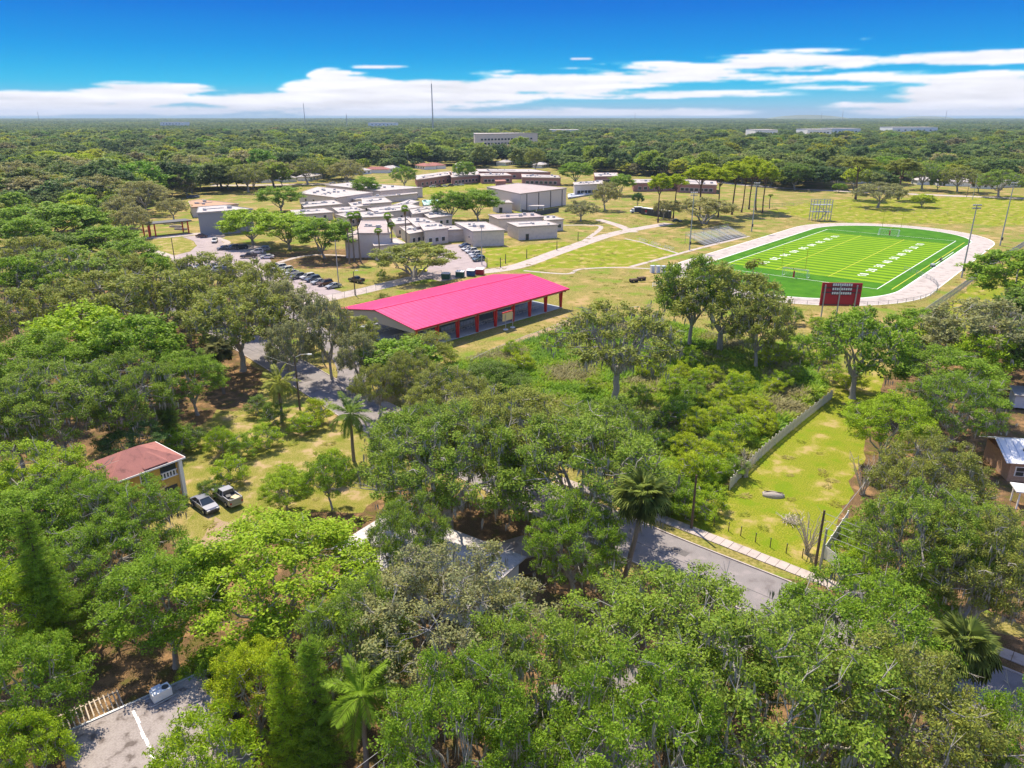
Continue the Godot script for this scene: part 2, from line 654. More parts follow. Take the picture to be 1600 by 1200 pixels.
func plant_tree(called: String, key: String, x: float, z: float, R: float, hc: float, tint: String, label: String, category := "tree", group := "", bark := "oak_bark", moss := "moss") -> Node3D:
	var p: Dictionary = protos[key]
	var t := thing(called, label, category, Vector3(x, 0, z), 0.0, group)
	var s: float = R / p.R
	var sy: float = hc / p.hc
	var turn := Basis(Vector3.UP, fposmod(x * 1.7 + z * 0.9, TAU)).scaled(Vector3(s, sy, s))
	part("trunk", p.bark, M[bark], t, Transform3D(turn, Vector3.ZERO))
	part("crown" if called != "shrub" else "foliage", p.leaf, M["leaf_" + tint], t, Transform3D(turn, Vector3.ZERO))
	if p.has("moss") and moss:
		part("hanging_moss" if moss == "moss" else "dead_fronds", p.moss, M[moss], t, Transform3D(turn, Vector3.ZERO)).set_meta("kind", "stuff")
	return t


func build_protos() -> void:
	rng.seed = 5
	make_tufts("near", 64, 8, 0.23, 0.42, 0.55, 0.58, 1.25)
	make_tufts("mid", 34, 8, 0.36, 0.64, 0.6, 0.58, 1.2)
	make_tufts("far", 20, 6, 0.5, 0.9, 0.7, 0.65, 1.2)
	make_tufts("needle", 70, 6, 0.5, 0.9, 0.16, 0.7, 0.5)
	make_tufts("needle_mid", 30, 6, 0.7, 1.2, 0.3, 0.6, 0.6)
	make_tufts("thin", 56, 6, 0.42, 0.75, 0.26, 0.7, 0.3)
	for i in 4:
		make_tree("oak_near_%d" % i, {"seed": 100 + i, "R": 9.5, "H": 14.5 + i * 0.5, "low": 5.0, "mid": 0.38, "trunk": 0.55, "limbs": 7, "clumps": 86, "clump_r": 1.7, "tufts": 8, "tuft_r": 0.82, "tuft": "near", "moss": 5.0, "inside": 0.15, "twig": 0.6, "bare": 1.1})
		make_tree("oak_mid_%d" % i, {"seed": 200 + i, "R": 9.5, "H": 14.5 + i * 0.5, "low": 4.6, "mid": 0.38, "trunk": 0.55, "limbs": 7, "clumps": 72, "clump_r": 1.75, "tufts": 7, "tuft_r": 0.9, "tuft": "mid", "moss": 4.0, "inside": 0.18, "twig": 0.4, "bare": 1.0})
	for i in 3:
		make_tree("broad_near_%d" % i, {"seed": 300 + i, "R": 6.5, "H": 13.0, "low": 3.0, "mid": 0.5, "trunk": 0.36, "limbs": 7, "clumps": 74, "clump_r": 1.4, "tufts": 8, "tuft_r": 0.76, "tuft": "near", "inside": 0.1, "twig": 0.35, "bare": 0.25})
		make_tree("broad_mid_%d" % i, {"seed": 400 + i, "R": 6.5, "H": 13.0, "low": 2.6, "mid": 0.5, "trunk": 0.36, "limbs": 7, "clumps": 58, "clump_r": 1.45, "tufts": 7, "tuft_r": 0.95, "tuft": "mid", "inside": 0.12, "twig": 0.2})
	make_tree("lone_oak", {"seed": 510, "R": 9.5, "H": 17.0, "low": 7.5, "mid": 0.35, "trunk": 0.62, "limbs": 9, "clumps": 60, "clump_r": 1.4, "tufts": 6, "tuft_r": 0.85, "tuft": "mid", "moss": 7.0, "inside": 0.3, "twig": 0.8, "bare": 2.0})
	make_tree("open_oak", {"seed": 500, "R": 7.0, "H": 9.5, "low": 3.6, "mid": 0.4, "trunk": 0.24, "limbs": 12, "stems": 6, "fork": 0.8, "clumps": 60, "clump_r": 1.2, "tufts": 8, "tuft_r": 0.7, "tuft": "mid", "inside": 0.15, "twig": 0.4})
	make_tree("pine_0", {"seed": 600, "R": 4.6, "H": 23.0, "low": 14.5, "mid": 0.45, "trunk": 0.28, "limbs": 6, "straight": true, "fork": 0.9, "clumps": 34, "clump_r": 1.35, "tufts": 8, "tuft_r": 0.8, "tuft": "needle_mid", "inside": 0.25, "twig": 0.3})
	make_tree("pine_1", {"seed": 611, "R": 4.6, "H": 23.0, "low": 16.0, "mid": 0.5, "trunk": 0.26, "limbs": 6, "straight": true, "fork": 0.9, "clumps": 26, "clump_r": 1.35, "tufts": 8, "tuft_r": 0.8, "tuft": "needle_mid", "inside": 0.25, "twig": 0.3})
	make_tree("wispy", {"seed": 620, "R": 4.2, "H": 9.0, "low": 2.6, "mid": 0.5, "trunk": 0.2, "limbs": 6, "clumps": 40, "clump_r": 1.0, "tufts": 5, "tuft_r": 0.6, "tuft": "thin", "inside": 0.2, "twig": 0.7})
	for i in 3:
		make_tree("shrub_%d" % i, {"seed": 700 + i, "R": 2.2, "H": 3.2, "low": 0.25, "mid": 0.35, "trunk": 0.07, "limbs": 6, "stems": 3, "clumps": 24, "clump_r": 0.6, "tufts": 6, "tuft_r": 0.44, "tuft": "near", "inside": 0.2, "twig": 0.3})
	for i in 5:
		make_tree("far_%d" % i, {"seed": 800 + i, "R": 7.0 + (i % 2) * 1.2, "H": 13.0 + i * 0.7, "low": 3.0, "mid": 0.5, "trunk": 0.4, "limbs": 5, "clumps": 44, "clump_r": 1.6, "tufts": 5, "tuft_r": 1.3, "tuft": "far", "inside": 0.1, "twig": 0.0})
	make_conifer("spire", 17.0, 3.0, 900)
	make_conifer("spire_small", 12.0, 2.4, 901)
	make_fan_palm("fan_palm", 950)

# ---------------------------------------------------------------- materials, sky, ground

func leaf_mat(r: float, g: float, b: float, through := 0.9) -> StandardMaterial3D:
	var m := mat(r, g, b, 0.6)
	m.metallic_specular = 0.3
	m.vertex_color_use_as_albedo = true
	m.backlight_enabled = true
	m.backlight = Color(1, 1, 1) * through
	m.backlight.a = 1.0
	return m


func build_materials() -> void:
	M.leaf_olive = leaf_mat(0.34, 0.385, 0.07)
	M.leaf_oak = leaf_mat(0.285, 0.415, 0.046)
	M.leaf_grey = leaf_mat(0.36, 0.375, 0.15)
	M.leaf_green = leaf_mat(0.26, 0.42, 0.03)
	M.leaf_bright = leaf_mat(0.375, 0.54, 0.024)
	M.leaf_lime = leaf_mat(0.47, 0.58, 0.022)
	M.leaf_dark = leaf_mat(0.11, 0.22, 0.05)
	M.leaf_deep = leaf_mat(0.19, 0.3, 0.042)
	M.leaf_khaki = leaf_mat(0.42, 0.41, 0.14)
	M.leaf_palm = leaf_mat(0.4, 0.5, 0.12)
	M.leaf_white = leaf_mat(1, 1, 1)
	M.moss = mat(0.33, 0.32, 0.26, 0.95)
	M.moss.vertex_color_use_as_albedo = true
	M.dead_frond = mat(0.3, 0.2, 0.1, 0.95)
	M.dead_frond.vertex_color_use_as_albedo = true
	M.oak_bark = textured([Color(0.22, 0.2, 0.18), Color(0.38, 0.355, 0.32), Color(0.5, 0.47, 0.43)], 1.6, 11, 0.95, [], [], 1.0, 0.03)
	M.pine_bark = textured([Color(0.09, 0.06, 0.05), Color(0.2, 0.14, 0.11)], 1.2, 12, 0.95)
	M.palm_bark = textured([Color(0.16, 0.13, 0.1), Color(0.33, 0.28, 0.23)], 0.7, 13, 0.95)
	M.dead_wood = mat(0.5, 0.44, 0.36, 0.9)
	# ground
	M.ground = textured([Color(0.13, 0.12, 0.03), Color(0.24, 0.21, 0.06), Color(0.36, 0.29, 0.12)], 9.0, 21, 0.95, [Color(0.4, 0.28, 0.13), Color(0.29, 0.26, 0.06), Color(0.15, 0.23, 0.02)], [0.95, 0.1, 0.85], 75.0, 0.03, 4.0)
	M.lawn = textured([Color(0.12, 0.17, 0.01), Color(0.225, 0.25, 0.018), Color(0.33, 0.31, 0.05)], 4.0, 22, 0.95, [Color(0.46, 0.34, 0.15), Color(0.3, 0.3, 0.03), Color(0.16, 0.25, 0.008)], [0.8, 0.1, 0.7], 34.0, 0.03, 4.0)
	M.rough_lawn = textured([Color(0.14, 0.15, 0.02), Color(0.27, 0.26, 0.05), Color(0.42, 0.34, 0.14)], 3.5, 23, 0.95, [Color(0.5, 0.36, 0.2), Color(0.33, 0.3, 0.07), Color(0.17, 0.21, 0.02)], [0.9, 0.15, 0.75], 26.0, 0.035, 5.0)
	M.litter = textured([Color(0.08, 0.055, 0.03), Color(0.19, 0.12, 0.065), Color(0.34, 0.2, 0.1)], 3.0, 24, 0.95, [Color(0.42, 0.25, 0.12), Color(0.16, 0.12, 0.05), Color(0.12, 0.14, 0.02)], [0.7, 0.1, 0.6], 17.0, 0.04, 5.0)
	M.dirt = textured([Color(0.28, 0.19, 0.12), Color(0.42, 0.3, 0.2), Color(0.55, 0.42, 0.3)], 3.0, 25, 0.95, [Color(0.5, 0.36, 0.22), Color(0.35, 0.28, 0.1)], [0.7, 0.0], 15.0, 0.04, 4.0)
	M.marsh = textured([Color(0.16, 0.22, 0.015), Color(0.3, 0.36, 0.02), Color(0.42, 0.4, 0.07)], 3.0, 26, 0.95, [Color(0.36, 0.32, 0.12), Color(0.26, 0.36, 0.02), Color(0.18, 0.32, 0.01)], [0.6, 0.0, 0.7], 22.0, 0.04, 6.0)
	M.asphalt = textured([Color(0.2, 0.18, 0.18), Color(0.25, 0.23, 0.23), Color(0.3, 0.275, 0.275)], 2.5, 27, 0.9, [Color(0.16, 0.14, 0.14), Color(0.24, 0.22, 0.22), Color(0.34, 0.3, 0.3)], [0.6, 0.0, 0.5], 19.0, 0.05)
	M.patch_dark = textured([Color(0.13, 0.12, 0.12), Color(0.18, 0.165, 0.165)], 2.0, 34, 0.9)
	M.patch_pale = textured([Color(0.27, 0.25, 0.24), Color(0.33, 0.3, 0.29)], 2.0, 35, 0.9)
	M.parking = textured([Color(0.31, 0.255, 0.255), Color(0.38, 0.315, 0.315), Color(0.43, 0.365, 0.36)], 3.0, 28, 0.9, [Color(0.25, 0.21, 0.21), Color(0.35, 0.3, 0.3), Color(0.43, 0.37, 0.36)], [0.6, 0.0, 0.5], 31.0, 0.05)
	M.concrete = textured([Color(0.37, 0.31, 0.285), Color(0.46, 0.395, 0.365), Color(0.52, 0.455, 0.42)], 2.2, 29, 0.9, [Color(0.3, 0.25, 0.22), Color(0.44, 0.38, 0.35), Color(0.54, 0.475, 0.44)], [0.7, 0.0, 0.4], 14.0, 0.05)
	M.track = textured([Color(0.4, 0.35, 0.325), Color(0.46, 0.41, 0.385), Color(0.5, 0.45, 0.425)], 3.0, 30, 0.9, [Color(0.31, 0.265, 0.245), Color(0.45, 0.4, 0.375), Color(0.51, 0.46, 0.43)], [0.8, 0.0, 0.4], 23.0, 0.05)
	M.turf = textured([Color(0.045, 0.16, 0.006), Color(0.06, 0.19, 0.008)], 2.0, 31, 0.9, [Color(0.035, 0.12, 0.006), Color(0.055, 0.17, 0.008), Color(0.09, 0.22, 0.012)], [0.6, 0.0, 0.5], 40.0)
	M.turf_light = textured([Color(0.17, 0.31, 0.005), Color(0.21, 0.36, 0.006)], 2.0, 32, 0.9, [Color(0.13, 0.26, 0.006), Color(0.19, 0.33, 0.005), Color(0.24, 0.37, 0.01)], [0.6, 0.0, 0.5], 33.0)
	M.turf_band = textured([Color(0.08, 0.185, 0.008), Color(0.095, 0.21, 0.01)], 2.0, 33, 0.9, [Color(0.065, 0.15, 0.008), Color(0.09, 0.2, 0.008), Color(0.12, 0.23, 0.01)], [0.6, 0.0, 0.5], 29.0)
	M.paint_white = mat(0.78, 0.78, 0.76, 0.8)
	M.paint_yellow = mat(0.55, 0.52, 0.03, 0.8)
	# buildings
	M.stucco = textured([Color(0.64, 0.55, 0.48), Color(0.7, 0.61, 0.54), Color(0.74, 0.65, 0.58)], 2.5, 41, 0.9, [Color(0.48, 0.42, 0.37), Color(0.6, 0.54, 0.49)], [0.5, 0.0], 9.0)
	M.panel_wall = textured([Color(0.66, 0.58, 0.53), Color(0.71, 0.63, 0.58)], 4.0, 42, 0.85)
	M.grey_wall = textured([Color(0.27, 0.28, 0.3), Color(0.32, 0.33, 0.35)], 3.0, 43, 0.85)
	M.white_roof = textured([Color(0.4, 0.36, 0.345), Color(0.47, 0.43, 0.41), Color(0.53, 0.485, 0.465)], 5.0, 44, 0.8, [Color(0.36, 0.32, 0.31), Color(0.54, 0.5, 0.505), Color(0.63, 0.59, 0.595)], [0.75, 0.0, 0.3], 19.0)
	M.gym_roof = textured([Color(0.42, 0.35, 0.34), Color(0.48, 0.41, 0.4)], 6.0, 45, 0.8, [Color(0.34, 0.28, 0.26), Color(0.46, 0.39, 0.38)], [0.5, 0.0], 31.0)
	M.brick = textured([Color(0.34, 0.17, 0.14), Color(0.45, 0.24, 0.2)], 1.5, 46, 0.9)
	M.orange_roof = textured([Color(0.42, 0.26, 0.17), Color(0.52, 0.33, 0.22)], 4.0, 47, 0.9)
	M.red_roof = textured([Color(0.72, 0.022, 0.14), Color(0.78, 0.028, 0.165), Color(0.82, 0.04, 0.19)], 3.0, 58, 0.36, [Color(0.6, 0.025, 0.11), Color(0.78, 0.03, 0.165), Color(0.82, 0.06, 0.22)], [0.6, 0.0, 0.5], 13.0)
	M.red_roof.metallic_specular = 0.5
	M.red_steel = mat(0.55, 0.025, 0.03, 0.45)
	M.soffit = mat(0.42, 0.4, 0.38, 0.8)
	M.dark_steel = mat(0.05, 0.05, 0.055, 0.5)
	M.steel = mat(0.55, 0.56, 0.58, 0.4, 0.6)
	M.white_metal = mat(0.75, 0.75, 0.75, 0.5)
	M.glass = mat(0.03, 0.04, 0.05, 0.08)
	M.door = mat(0.1, 0.08, 0.08, 0.5)
	M.shingle = textured([Color(0.26, 0.11, 0.095), Color(0.36, 0.16, 0.14), Color(0.44, 0.2, 0.17)], 1.6, 48, 0.9, [Color(0.13, 0.07, 0.065), Color(0.36, 0.16, 0.14), Color(0.42, 0.19, 0.16)], [0.8, 0.0, 0.4], 7.0, 0.05)
	M.yellow_wall = textured([Color(0.62, 0.4, 0.1), Color(0.7, 0.47, 0.13)], 2.0, 49, 0.9)
	M.white_paint = mat(0.82, 0.81, 0.79, 0.6)
	M.old_roof = textured([Color(0.27, 0.235, 0.22), Color(0.32, 0.28, 0.265), Color(0.36, 0.32, 0.3)], 3.0, 50, 0.9, [Color(0.1, 0.08, 0.07), Color(0.3, 0.26, 0.245), Color(0.38, 0.34, 0.32)], [0.8, 0.0, 0.4], 10.0, 0.03)
	M.pale_roof = textured([Color(0.44, 0.41, 0.4), Color(0.56, 0.52, 0.52), Color(0.64, 0.6, 0.6)], 2.5, 51, 0.9, [Color(0.26, 0.23, 0.22), Color(0.5, 0.46, 0.45), Color(0.62, 0.58, 0.58)], [0.7, 0.0, 0.3], 7.0)
	M.wood = textured([Color(0.1, 0.07, 0.05), Color(0.2, 0.15, 0.11)], 0.9, 52, 0.95)
	M.slat_wood = textured([Color(0.42, 0.34, 0.26), Color(0.6, 0.52, 0.43)], 0.7, 57, 0.9)
	M.fence_wood = textured([Color(0.46, 0.44, 0.34), Color(0.58, 0.55, 0.44), Color(0.66, 0.62, 0.52)], 1.3, 53, 0.95)
	M.tyre = mat(0.02, 0.02, 0.02, 0.8)
	M.rim = mat(0.5, 0.5, 0.52, 0.35, 0.7)
	M.lamp_clear = mat(0.7, 0.7, 0.7, 0.15)
	M.lamp_red = mat(0.4, 0.01, 0.01, 0.25)
	M.scarlet = mat(0.42, 0.012, 0.03, 0.5)
	M.navy = mat(0.03, 0.045, 0.075, 0.6)
	M.galvanised = mat(0.4, 0.41, 0.43, 0.5, 0.4)
	M.bin_green = mat(0.02, 0.09, 0.05, 0.6)
	M.bin_blue = mat(0.03, 0.08, 0.22, 0.6)
	M.turquoise = mat(0.35, 0.62, 0.52, 0.7)
	M.water = mat(0.05, 0.06, 0.06, 0.08)
	M.blue_grey = mat(0.5, 0.56, 0.66, 0.5)
	M.stone = textured([Color(0.3, 0.26, 0.22), Color(0.5, 0.45, 0.4)], 0.8, 54, 0.95)
	M.slab_blue = textured([Color(0.36, 0.4, 0.46), Color(0.44, 0.48, 0.54)], 3.0, 55, 0.6)
	M.table_white = mat(0.72, 0.72, 0.72, 0.5)
	M.backboard = mat(0.62, 0.5, 0.26, 0.6)
	M.wire = mat(0.35, 0.35, 0.35, 0.6)
	M.hill = textured([Color(0.16, 0.2, 0.12), Color(0.24, 0.26, 0.16)], 60.0, 56, 1.0)


func build_sky() -> Sky:
	# deep blue falling to a pale horizon; long streaks and a few heaps of cloud low down, all the way round; high cloud and paler blue added overhead to lift shade
	var w := 4096
	var h := 2048
	var im := Image.create(w, h, false, Image.FORMAT_RGB8)
	var heaps := [   # azimuth, elevation (degrees), half width, half height, weight
		[-30.25, 0.34, 16.0, 0.55, 0.9], [-13.84, 0.39, 16.0, 0.6, 0.9], [4.70, 0.22, 14.0, 0.45, 0.8], [-11.09, 1.25, 6.0, 1.75, 1.5], [-12.78, 2.42, 2.0, 0.8, 1.1], [-15.99, 0.80, 8.0, 0.85, 1.3], [-5.12, 1.53, 8.5, 1.25, 1.4], [2.33, 2.05, 10.0, 1.15, 1.0], [10.99, 2.60, 9.5, 1.1, 0.85],
		[19.08, 3.39, 7.5, 0.9, 0.95], [20.05, 2.17, 9.0, 0.65, 0.6], [25.19, 2.09, 8.0, 0.7, 0.6], [29.34, 3.35, 6.5, 0.6, 0.95], [30.80, 1.09, 6.0, 1.7, 1.5], [27.34, 0.43, 6.5, 0.7, 1.0],
		[-24.89, 1.63, 5.5, 0.5, 1.1], [-30.16, 0.80, 7.5, 0.75, 1.3], [-25.95, 0.95, 4.2, 0.75, 1.3], [-9.16, 3.25, 2.7, 0.13, 0.7], [5.09, 3.82, 1.0, 0.08, 0.55], [23.73, 4.69, 1.8, 0.14, 0.6], [21.48, 5.00, 1.3, 0.09, 0.45], [9.27, 1.43, 12.0, 0.4, 0.6]]
	rng.seed = 77
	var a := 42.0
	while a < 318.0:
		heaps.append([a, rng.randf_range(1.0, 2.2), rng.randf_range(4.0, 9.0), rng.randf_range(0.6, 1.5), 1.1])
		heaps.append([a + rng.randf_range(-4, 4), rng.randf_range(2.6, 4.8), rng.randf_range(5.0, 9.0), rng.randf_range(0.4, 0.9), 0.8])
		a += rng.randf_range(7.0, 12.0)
	a = 0.0  # high clouds added above the view, to whiten and raise the ambient light
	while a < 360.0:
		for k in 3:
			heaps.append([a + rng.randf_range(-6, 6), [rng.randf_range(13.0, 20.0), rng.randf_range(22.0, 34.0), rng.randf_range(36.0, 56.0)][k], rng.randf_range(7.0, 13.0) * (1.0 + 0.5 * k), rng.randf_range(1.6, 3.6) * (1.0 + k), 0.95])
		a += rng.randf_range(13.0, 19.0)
	var nz := FastNoiseLite.new()
	nz.seed = 4
	nz.frequency = 0.35
	nz.fractal_octaves = 7
	nz.fractal_gain = 0.56
	var stops := [[0.0, Color(0.58, 0.7, 0.78)], [0.9, Color(0.44, 0.72, 0.83)], [2.2, Color(0.14, 0.68, 0.85)], [4.2, Color(0.0, 0.56, 0.83)], [7.0, Color(0.0, 0.43, 0.79)], [10.0, Color(0.0, 0.33, 0.75)], [22.0, Color(0.08, 0.4, 0.8)], [90.0, Color(0.2, 0.46, 0.82)]]  # blue made paler again high above the view, for brighter fill in shade
	var columns := []
	columns.resize(512)
	for i in 512:
		columns[i] = []
		var az := (i + 0.5) / 512.0 * 360.0
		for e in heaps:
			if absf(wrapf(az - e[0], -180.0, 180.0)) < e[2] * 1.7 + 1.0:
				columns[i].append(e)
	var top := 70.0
	for y in h:
		var el := 90.0 - (y + 0.5) * 180.0 / h
		var base: Color = stops[0][1]
		for k in range(1, stops.size()):
			if el > stops[k - 1][0]:
				var t: float = clampf((el - stops[k - 1][0]) / (stops[k][0] - stops[k - 1][0]), 0.0, 1.0)
				base = (stops[k - 1][1] as Color).lerp(stops[k][1], t)
		if el < 13.0 or el > top or y % 4 == 0:
			im.fill_rect(Rect2i(0, y, w, 4 if el >= 13.0 and el <= top else 1), base)
		if el > top or el < -0.3:
			continue
		var grain := 1 if el < 13.0 else 4
		if grain > 1 and y % 4:
			continue
		for x in range(0, w, grain):
			var list: Array = columns[x * 512 / w]
			if list.is_empty():
				continue
			var az := (x + 0.5) * 360.0 / w
			var d := 0.0
			for e in list:
				var p: float = wrapf(az - e[0], -180.0, 180.0) / e[2]
				var q: float = (el - e[1]) / e[3]
				if q < 0.0:
					q *= 1.25
				var f := 1.0 - (p * p + q * q)
				d = maxf(d, f * e[4])
			if d <= 0.0:
				continue
			var s := nz.get_noise_3d(cos(deg_to_rad(az)) * 17.0, el * 4.4, sin(deg_to_rad(az)) * 17.0)
			var f2 := clampf((d * 1.25 + s * 1.7 - 0.12) * 1.9, 0.0, 1.0) * clampf(d * 5.0, 0.0, 1.0)
			if f2 <= 0.0:
				continue
			var lit := 0.93 + 0.07 * clampf(s * 2.0, -1.0, 1.0)
			var tone := base.lerp(Color(lit, lit * 0.98, lit), f2 * 0.97)
			if grain == 1:
				im.set_pixel(x, y, tone)
			else:
				im.fill_rect(Rect2i(x, y, 4, 4), tone)
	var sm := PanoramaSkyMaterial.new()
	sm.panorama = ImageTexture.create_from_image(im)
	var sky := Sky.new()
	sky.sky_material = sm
	return sky


func build_ground() -> void:
	var b := MB.new()
	b.quad(Vector3(-9000, 0, 400), Vector3(9000, 0, 400), Vector3(9000, 0, -13000), Vector3(-9000, 0, -13000), Vector3.UP)
	tag(part("ground", b.mesh(), M.ground, self), "", "", "", "structure")
	# leaf litter under the near oaks
	sheet("woodland_floor", ragged([Vector2(-75, -20), Vector2(60, -20), Vector2(75, -42), Vector2(31.68, -65.31), Vector2(15.57, -65.31), Vector2(10.83, -65.31), Vector2(0.0, -79.25), Vector2(-17.53, -89.58), Vector2(-19.31, -80.83), Vector2(-28.5, -79.25), Vector2(-32.95, -68.25), Vector2(-43.72, -76.24), Vector2(-59.25, -85.9), Vector2(-77.87, -85.9)], 2.0, 1.2, 3), 0.004, M.litter)
	sheet("woodland_floor", ragged([Vector2(-83.91, -91.52), Vector2(-64.24, -94.56), Vector2(-48.14, -100.04), Vector2(-49.12, -112.77), Vector2(-42.71, -112.77), Vector2(-44.45, -125.16), Vector2(-57.34, -148.9), Vector2(-50.7, -169.69), Vector2(-69.23, -204.37), Vector2(-94.61, -212.92), Vector2(-145.65, -222.15), Vector2(-179.76, -212.92)], 2.5, 1.6, 4), 0.004, M.litter)
	sheet("woodland_floor", ragged([Vector2(38.8, -79.25), Vector2(57.66, -112.77), Vector2(91.08, -158.68), Vector2(143.81, -212.92), Vector2(188.95, -222.15), Vector2(103.87, -97.78), Vector2(59.12, -54.9), Vector2(34.72, -64.19)], 2.5, 1.4, 5), 0.004, M.litter)
	sheet("woodland_floor", ragged([Vector2(-84.82, -237.47), Vector2(-87.02, -261.24), Vector2(-56.82, -270.65), Vector2(-48.79, -252.43), Vector2(-49.21, -232.15), Vector2(-67.67, -232.15)], 1.5, 1.0, 6), 0.004, M.litter)
	sheet("lawn", ragged([Vector2(18.7, -77.73), Vector2(28.75, -87.34), Vector2(39.48, -100.04), Vector2(56.85, -121.2), Vector2(71.12, -140.15), Vector2(70.1, -128.63), Vector2(56.27, -107.36), Vector2(50.01, -93.53), Vector2(40.77, -79.25), Vector2(32.29, -65.65), Vector2(31.1, -66.11)], 1.5, 0.7, 7), 0.008, M.lawn)
	sheet("lawn", ragged([Vector2(89.63, -158.68), Vector2(145.65, -222.15), Vector2(183.21, -261.24), Vector2(201.41, -254.89), Vector2(135.66, -189.06), Vector2(92.83, -148.9)], 1.5, 0.7, 8), 0.008, M.lawn)
	sheet("yard", ragged([Vector2(-49.1, -100.04), Vector2(-47.34, -109.47), Vector2(-39.68, -113.34), Vector2(-32.03, -112.77), Vector2(-24.3, -106.08), Vector2(-14.03, -89.58), Vector2(-19.0, -79.25), Vector2(-28.5, -79.25), Vector2(-32.97, -72.07), Vector2(-34.36, -68.25), Vector2(-37.53, -70.76), Vector2(-39.59, -79.25), Vector2(-45.15, -89.58)], 1.5, 1.0, 9), 0.008, M.rough_lawn)
	sheet("dirt_drive", ragged([Vector2(-35.74, -78.48), Vector2(-32.6, -76.24), Vector2(-32.34, -70.76), Vector2(-33.32, -67.05), Vector2(-36.28, -69.48), Vector2(-36.1, -74.81)], 1.2, 0.7, 10), 0.012, M.dirt)
	sheet("marsh", ragged([Vector2(-13.51, -132.28), Vector2(-7.84, -141.82), Vector2(15.08, -166.24), Vector2(33.09, -174.49), Vector2(46.26, -158.68), Vector2(61.43, -148.9), Vector2(55.98, -121.84), Vector2(38.9, -101.2), Vector2(28.42, -87.7), Vector2(19.0, -79.25), Vector2(9.63, -100.04), Vector2(-8.54, -112.77)], 2.0, 1.4, 11), 0.008, M.marsh)
	sheet("dirt_path", ragged([Vector2(-9.05, -140.15), Vector2(-5.34, -145.28), Vector2(10.56, -166.24), Vector2(15.46, -170.87), Vector2(15.08, -166.24), Vector2(-2.64, -143.54), Vector2(-7.52, -135.33)], 2.0, 0.6, 12), 0.012, M.dirt)
	sheet("school_lawn", ragged([Vector2(19.22, -274.88), Vector2(51.32, -294.74), Vector2(59.54, -261.24), Vector2(38.58, -236.39), Vector2(21.71, -234.25), Vector2(6.1, -230.08)], 3.0, 1.5, 13), 0.006, M.lawn)
	sheet("school_lawn", ragged([Vector2(-10.89, -270.65), Vector2(-2.39, -273.45), Vector2(19.9, -285.25), Vector2(25.6, -279.23), Vector2(16.03, -261.24), Vector2(0.0, -238.56), Vector2(-7.86, -234.25)], 3.0, 1.0, 14), 0.006, M.lawn)
	sheet("school_lawn", ragged([Vector2(-65.19, -529.19), Vector2(-14.27, -561.0), Vector2(-8.91, -524.22), Vector2(-41.18, -483.3), Vector2(-55.33, -463.13)], 4.0, 2.0, 15), 0.006, M.lawn)
	sheet("school_lawn", ragged([Vector2(131.57, -382.58), Vector2(183.31, -437.47), Vector2(235.55, -444.52), Vector2(331.99, -463.13), Vector2(249.39, -335.31), Vector2(217.82, -331.19), Vector2(149.42, -346.04)], 6.0, 4.0, 16), 0.006, M.lawn)
	sheet("school_lawn", ragged([Vector2(-137.27, -272.04), Vector2(-142.2, -291.51), Vector2(-135.42, -296.38), Vector2(-123.64, -285.25), Vector2(-119.02, -276.31), Vector2(-116.83, -265.2), Vector2(-119.02, -257.4)], 2.0, 0.4, 17), 0.012, M.rough_lawn)
	sheet("stream", ragged([Vector2(39.63, -118.68), Vector2(44.5, -123.48), Vector2(49.73, -128.63), Vector2(54.43, -136.11), Vector2(55.15, -135.33), Vector2(50.19, -126.52), Vector2(44.04, -120.25), Vector2(40.02, -116.26)], 1.5, 0.5, 18), 0.014, M.water)
	# the street, its kerbs and pavement
	var street := smooth_line([Vector2(-96, -196), Vector2(-60, -154), Vector2(-41, -131.5), Vector2(-28, -115.5), Vector2(-19.5, -105.5), Vector2(0, -86.5), Vector2(15.4, -71.5), Vector2(27.5, -61), Vector2(45, -45.5), Vector2(75, -18)])
	strip("street", street, -3.6, 3.9, 0.02, M.asphalt)
	strip("kerb", street, 3.9, 4.08, 0.13, M.concrete, 0.13)
	strip("kerb", street, -3.78, -3.6, 0.13, M.concrete, 0.13)
	strip("road_seam", street, -0.05, 0.03, 0.024, M.dark_steel)
	rng.seed = 66
	for i in 14:
		var k := rng.randi_range(4, street.size() - 6)
		var w0 := rng.randf_range(-3.4, 1.8)
		strip("road_patch", street.slice(k, k + rng.randi_range(2, 4)), w0, w0 + rng.randf_range(0.5, 1.6), 0.028, M.patch_dark if i % 3 else M.patch_pale)
	var walk := thing_structure("sidewalk")
	var far_side := smooth_line([Vector2(5.6, -88.5), Vector2(18.6, -77.3), Vector2(31.6, -65.9), Vector2(46.5, -52.5)], 1.75)
	var vm: Material = M.concrete
	for i in range(0, far_side.size() - 1):
		var d := far_side[i + 1] - far_side[i]
		var s := MB.new()
		var tilt := 0.012 * sin(i * 2.1)
		s.box(Vector3.ZERO, Vector3(d.length() - 0.05, 0.12, 1.55))
		part("slab", s.mesh(), vm, walk, Transform3D(Basis(Vector3.UP, facing(d)), v3((far_side[i] + far_side[i + 1]) * 0.5, 0.03 + tilt)))
	strip("sidewalk", smooth_line([Vector2(-28.09, -121.2), Vector2(-21.83, -115.66), Vector2(-16.72, -110.01)]), -0.8, 0.8, 0.05, M.concrete, 0.05)
	# side road up past the pavilion, school drive and lots
	strip("road", smooth_line([Vector2(-31, -119), Vector2(-30, -130), Vector2(-36, -146), Vector2(-47, -163), Vector2(-57, -181)]), -2.9, 2.9, 0.024, M.asphalt)
	strip("road", smooth_line([Vector2(-54.53, -186.25), Vector2(-42.77, -199.54), Vector2(-30.63, -215.61), Vector2(-19.76, -223.11), Vector2(0.0, -234.25), Vector2(18.67, -266.54), Vector2(42.62, -306.59), Vector2(71.76, -337.4)]), -3.0, 3.0, 0.02, M.concrete)
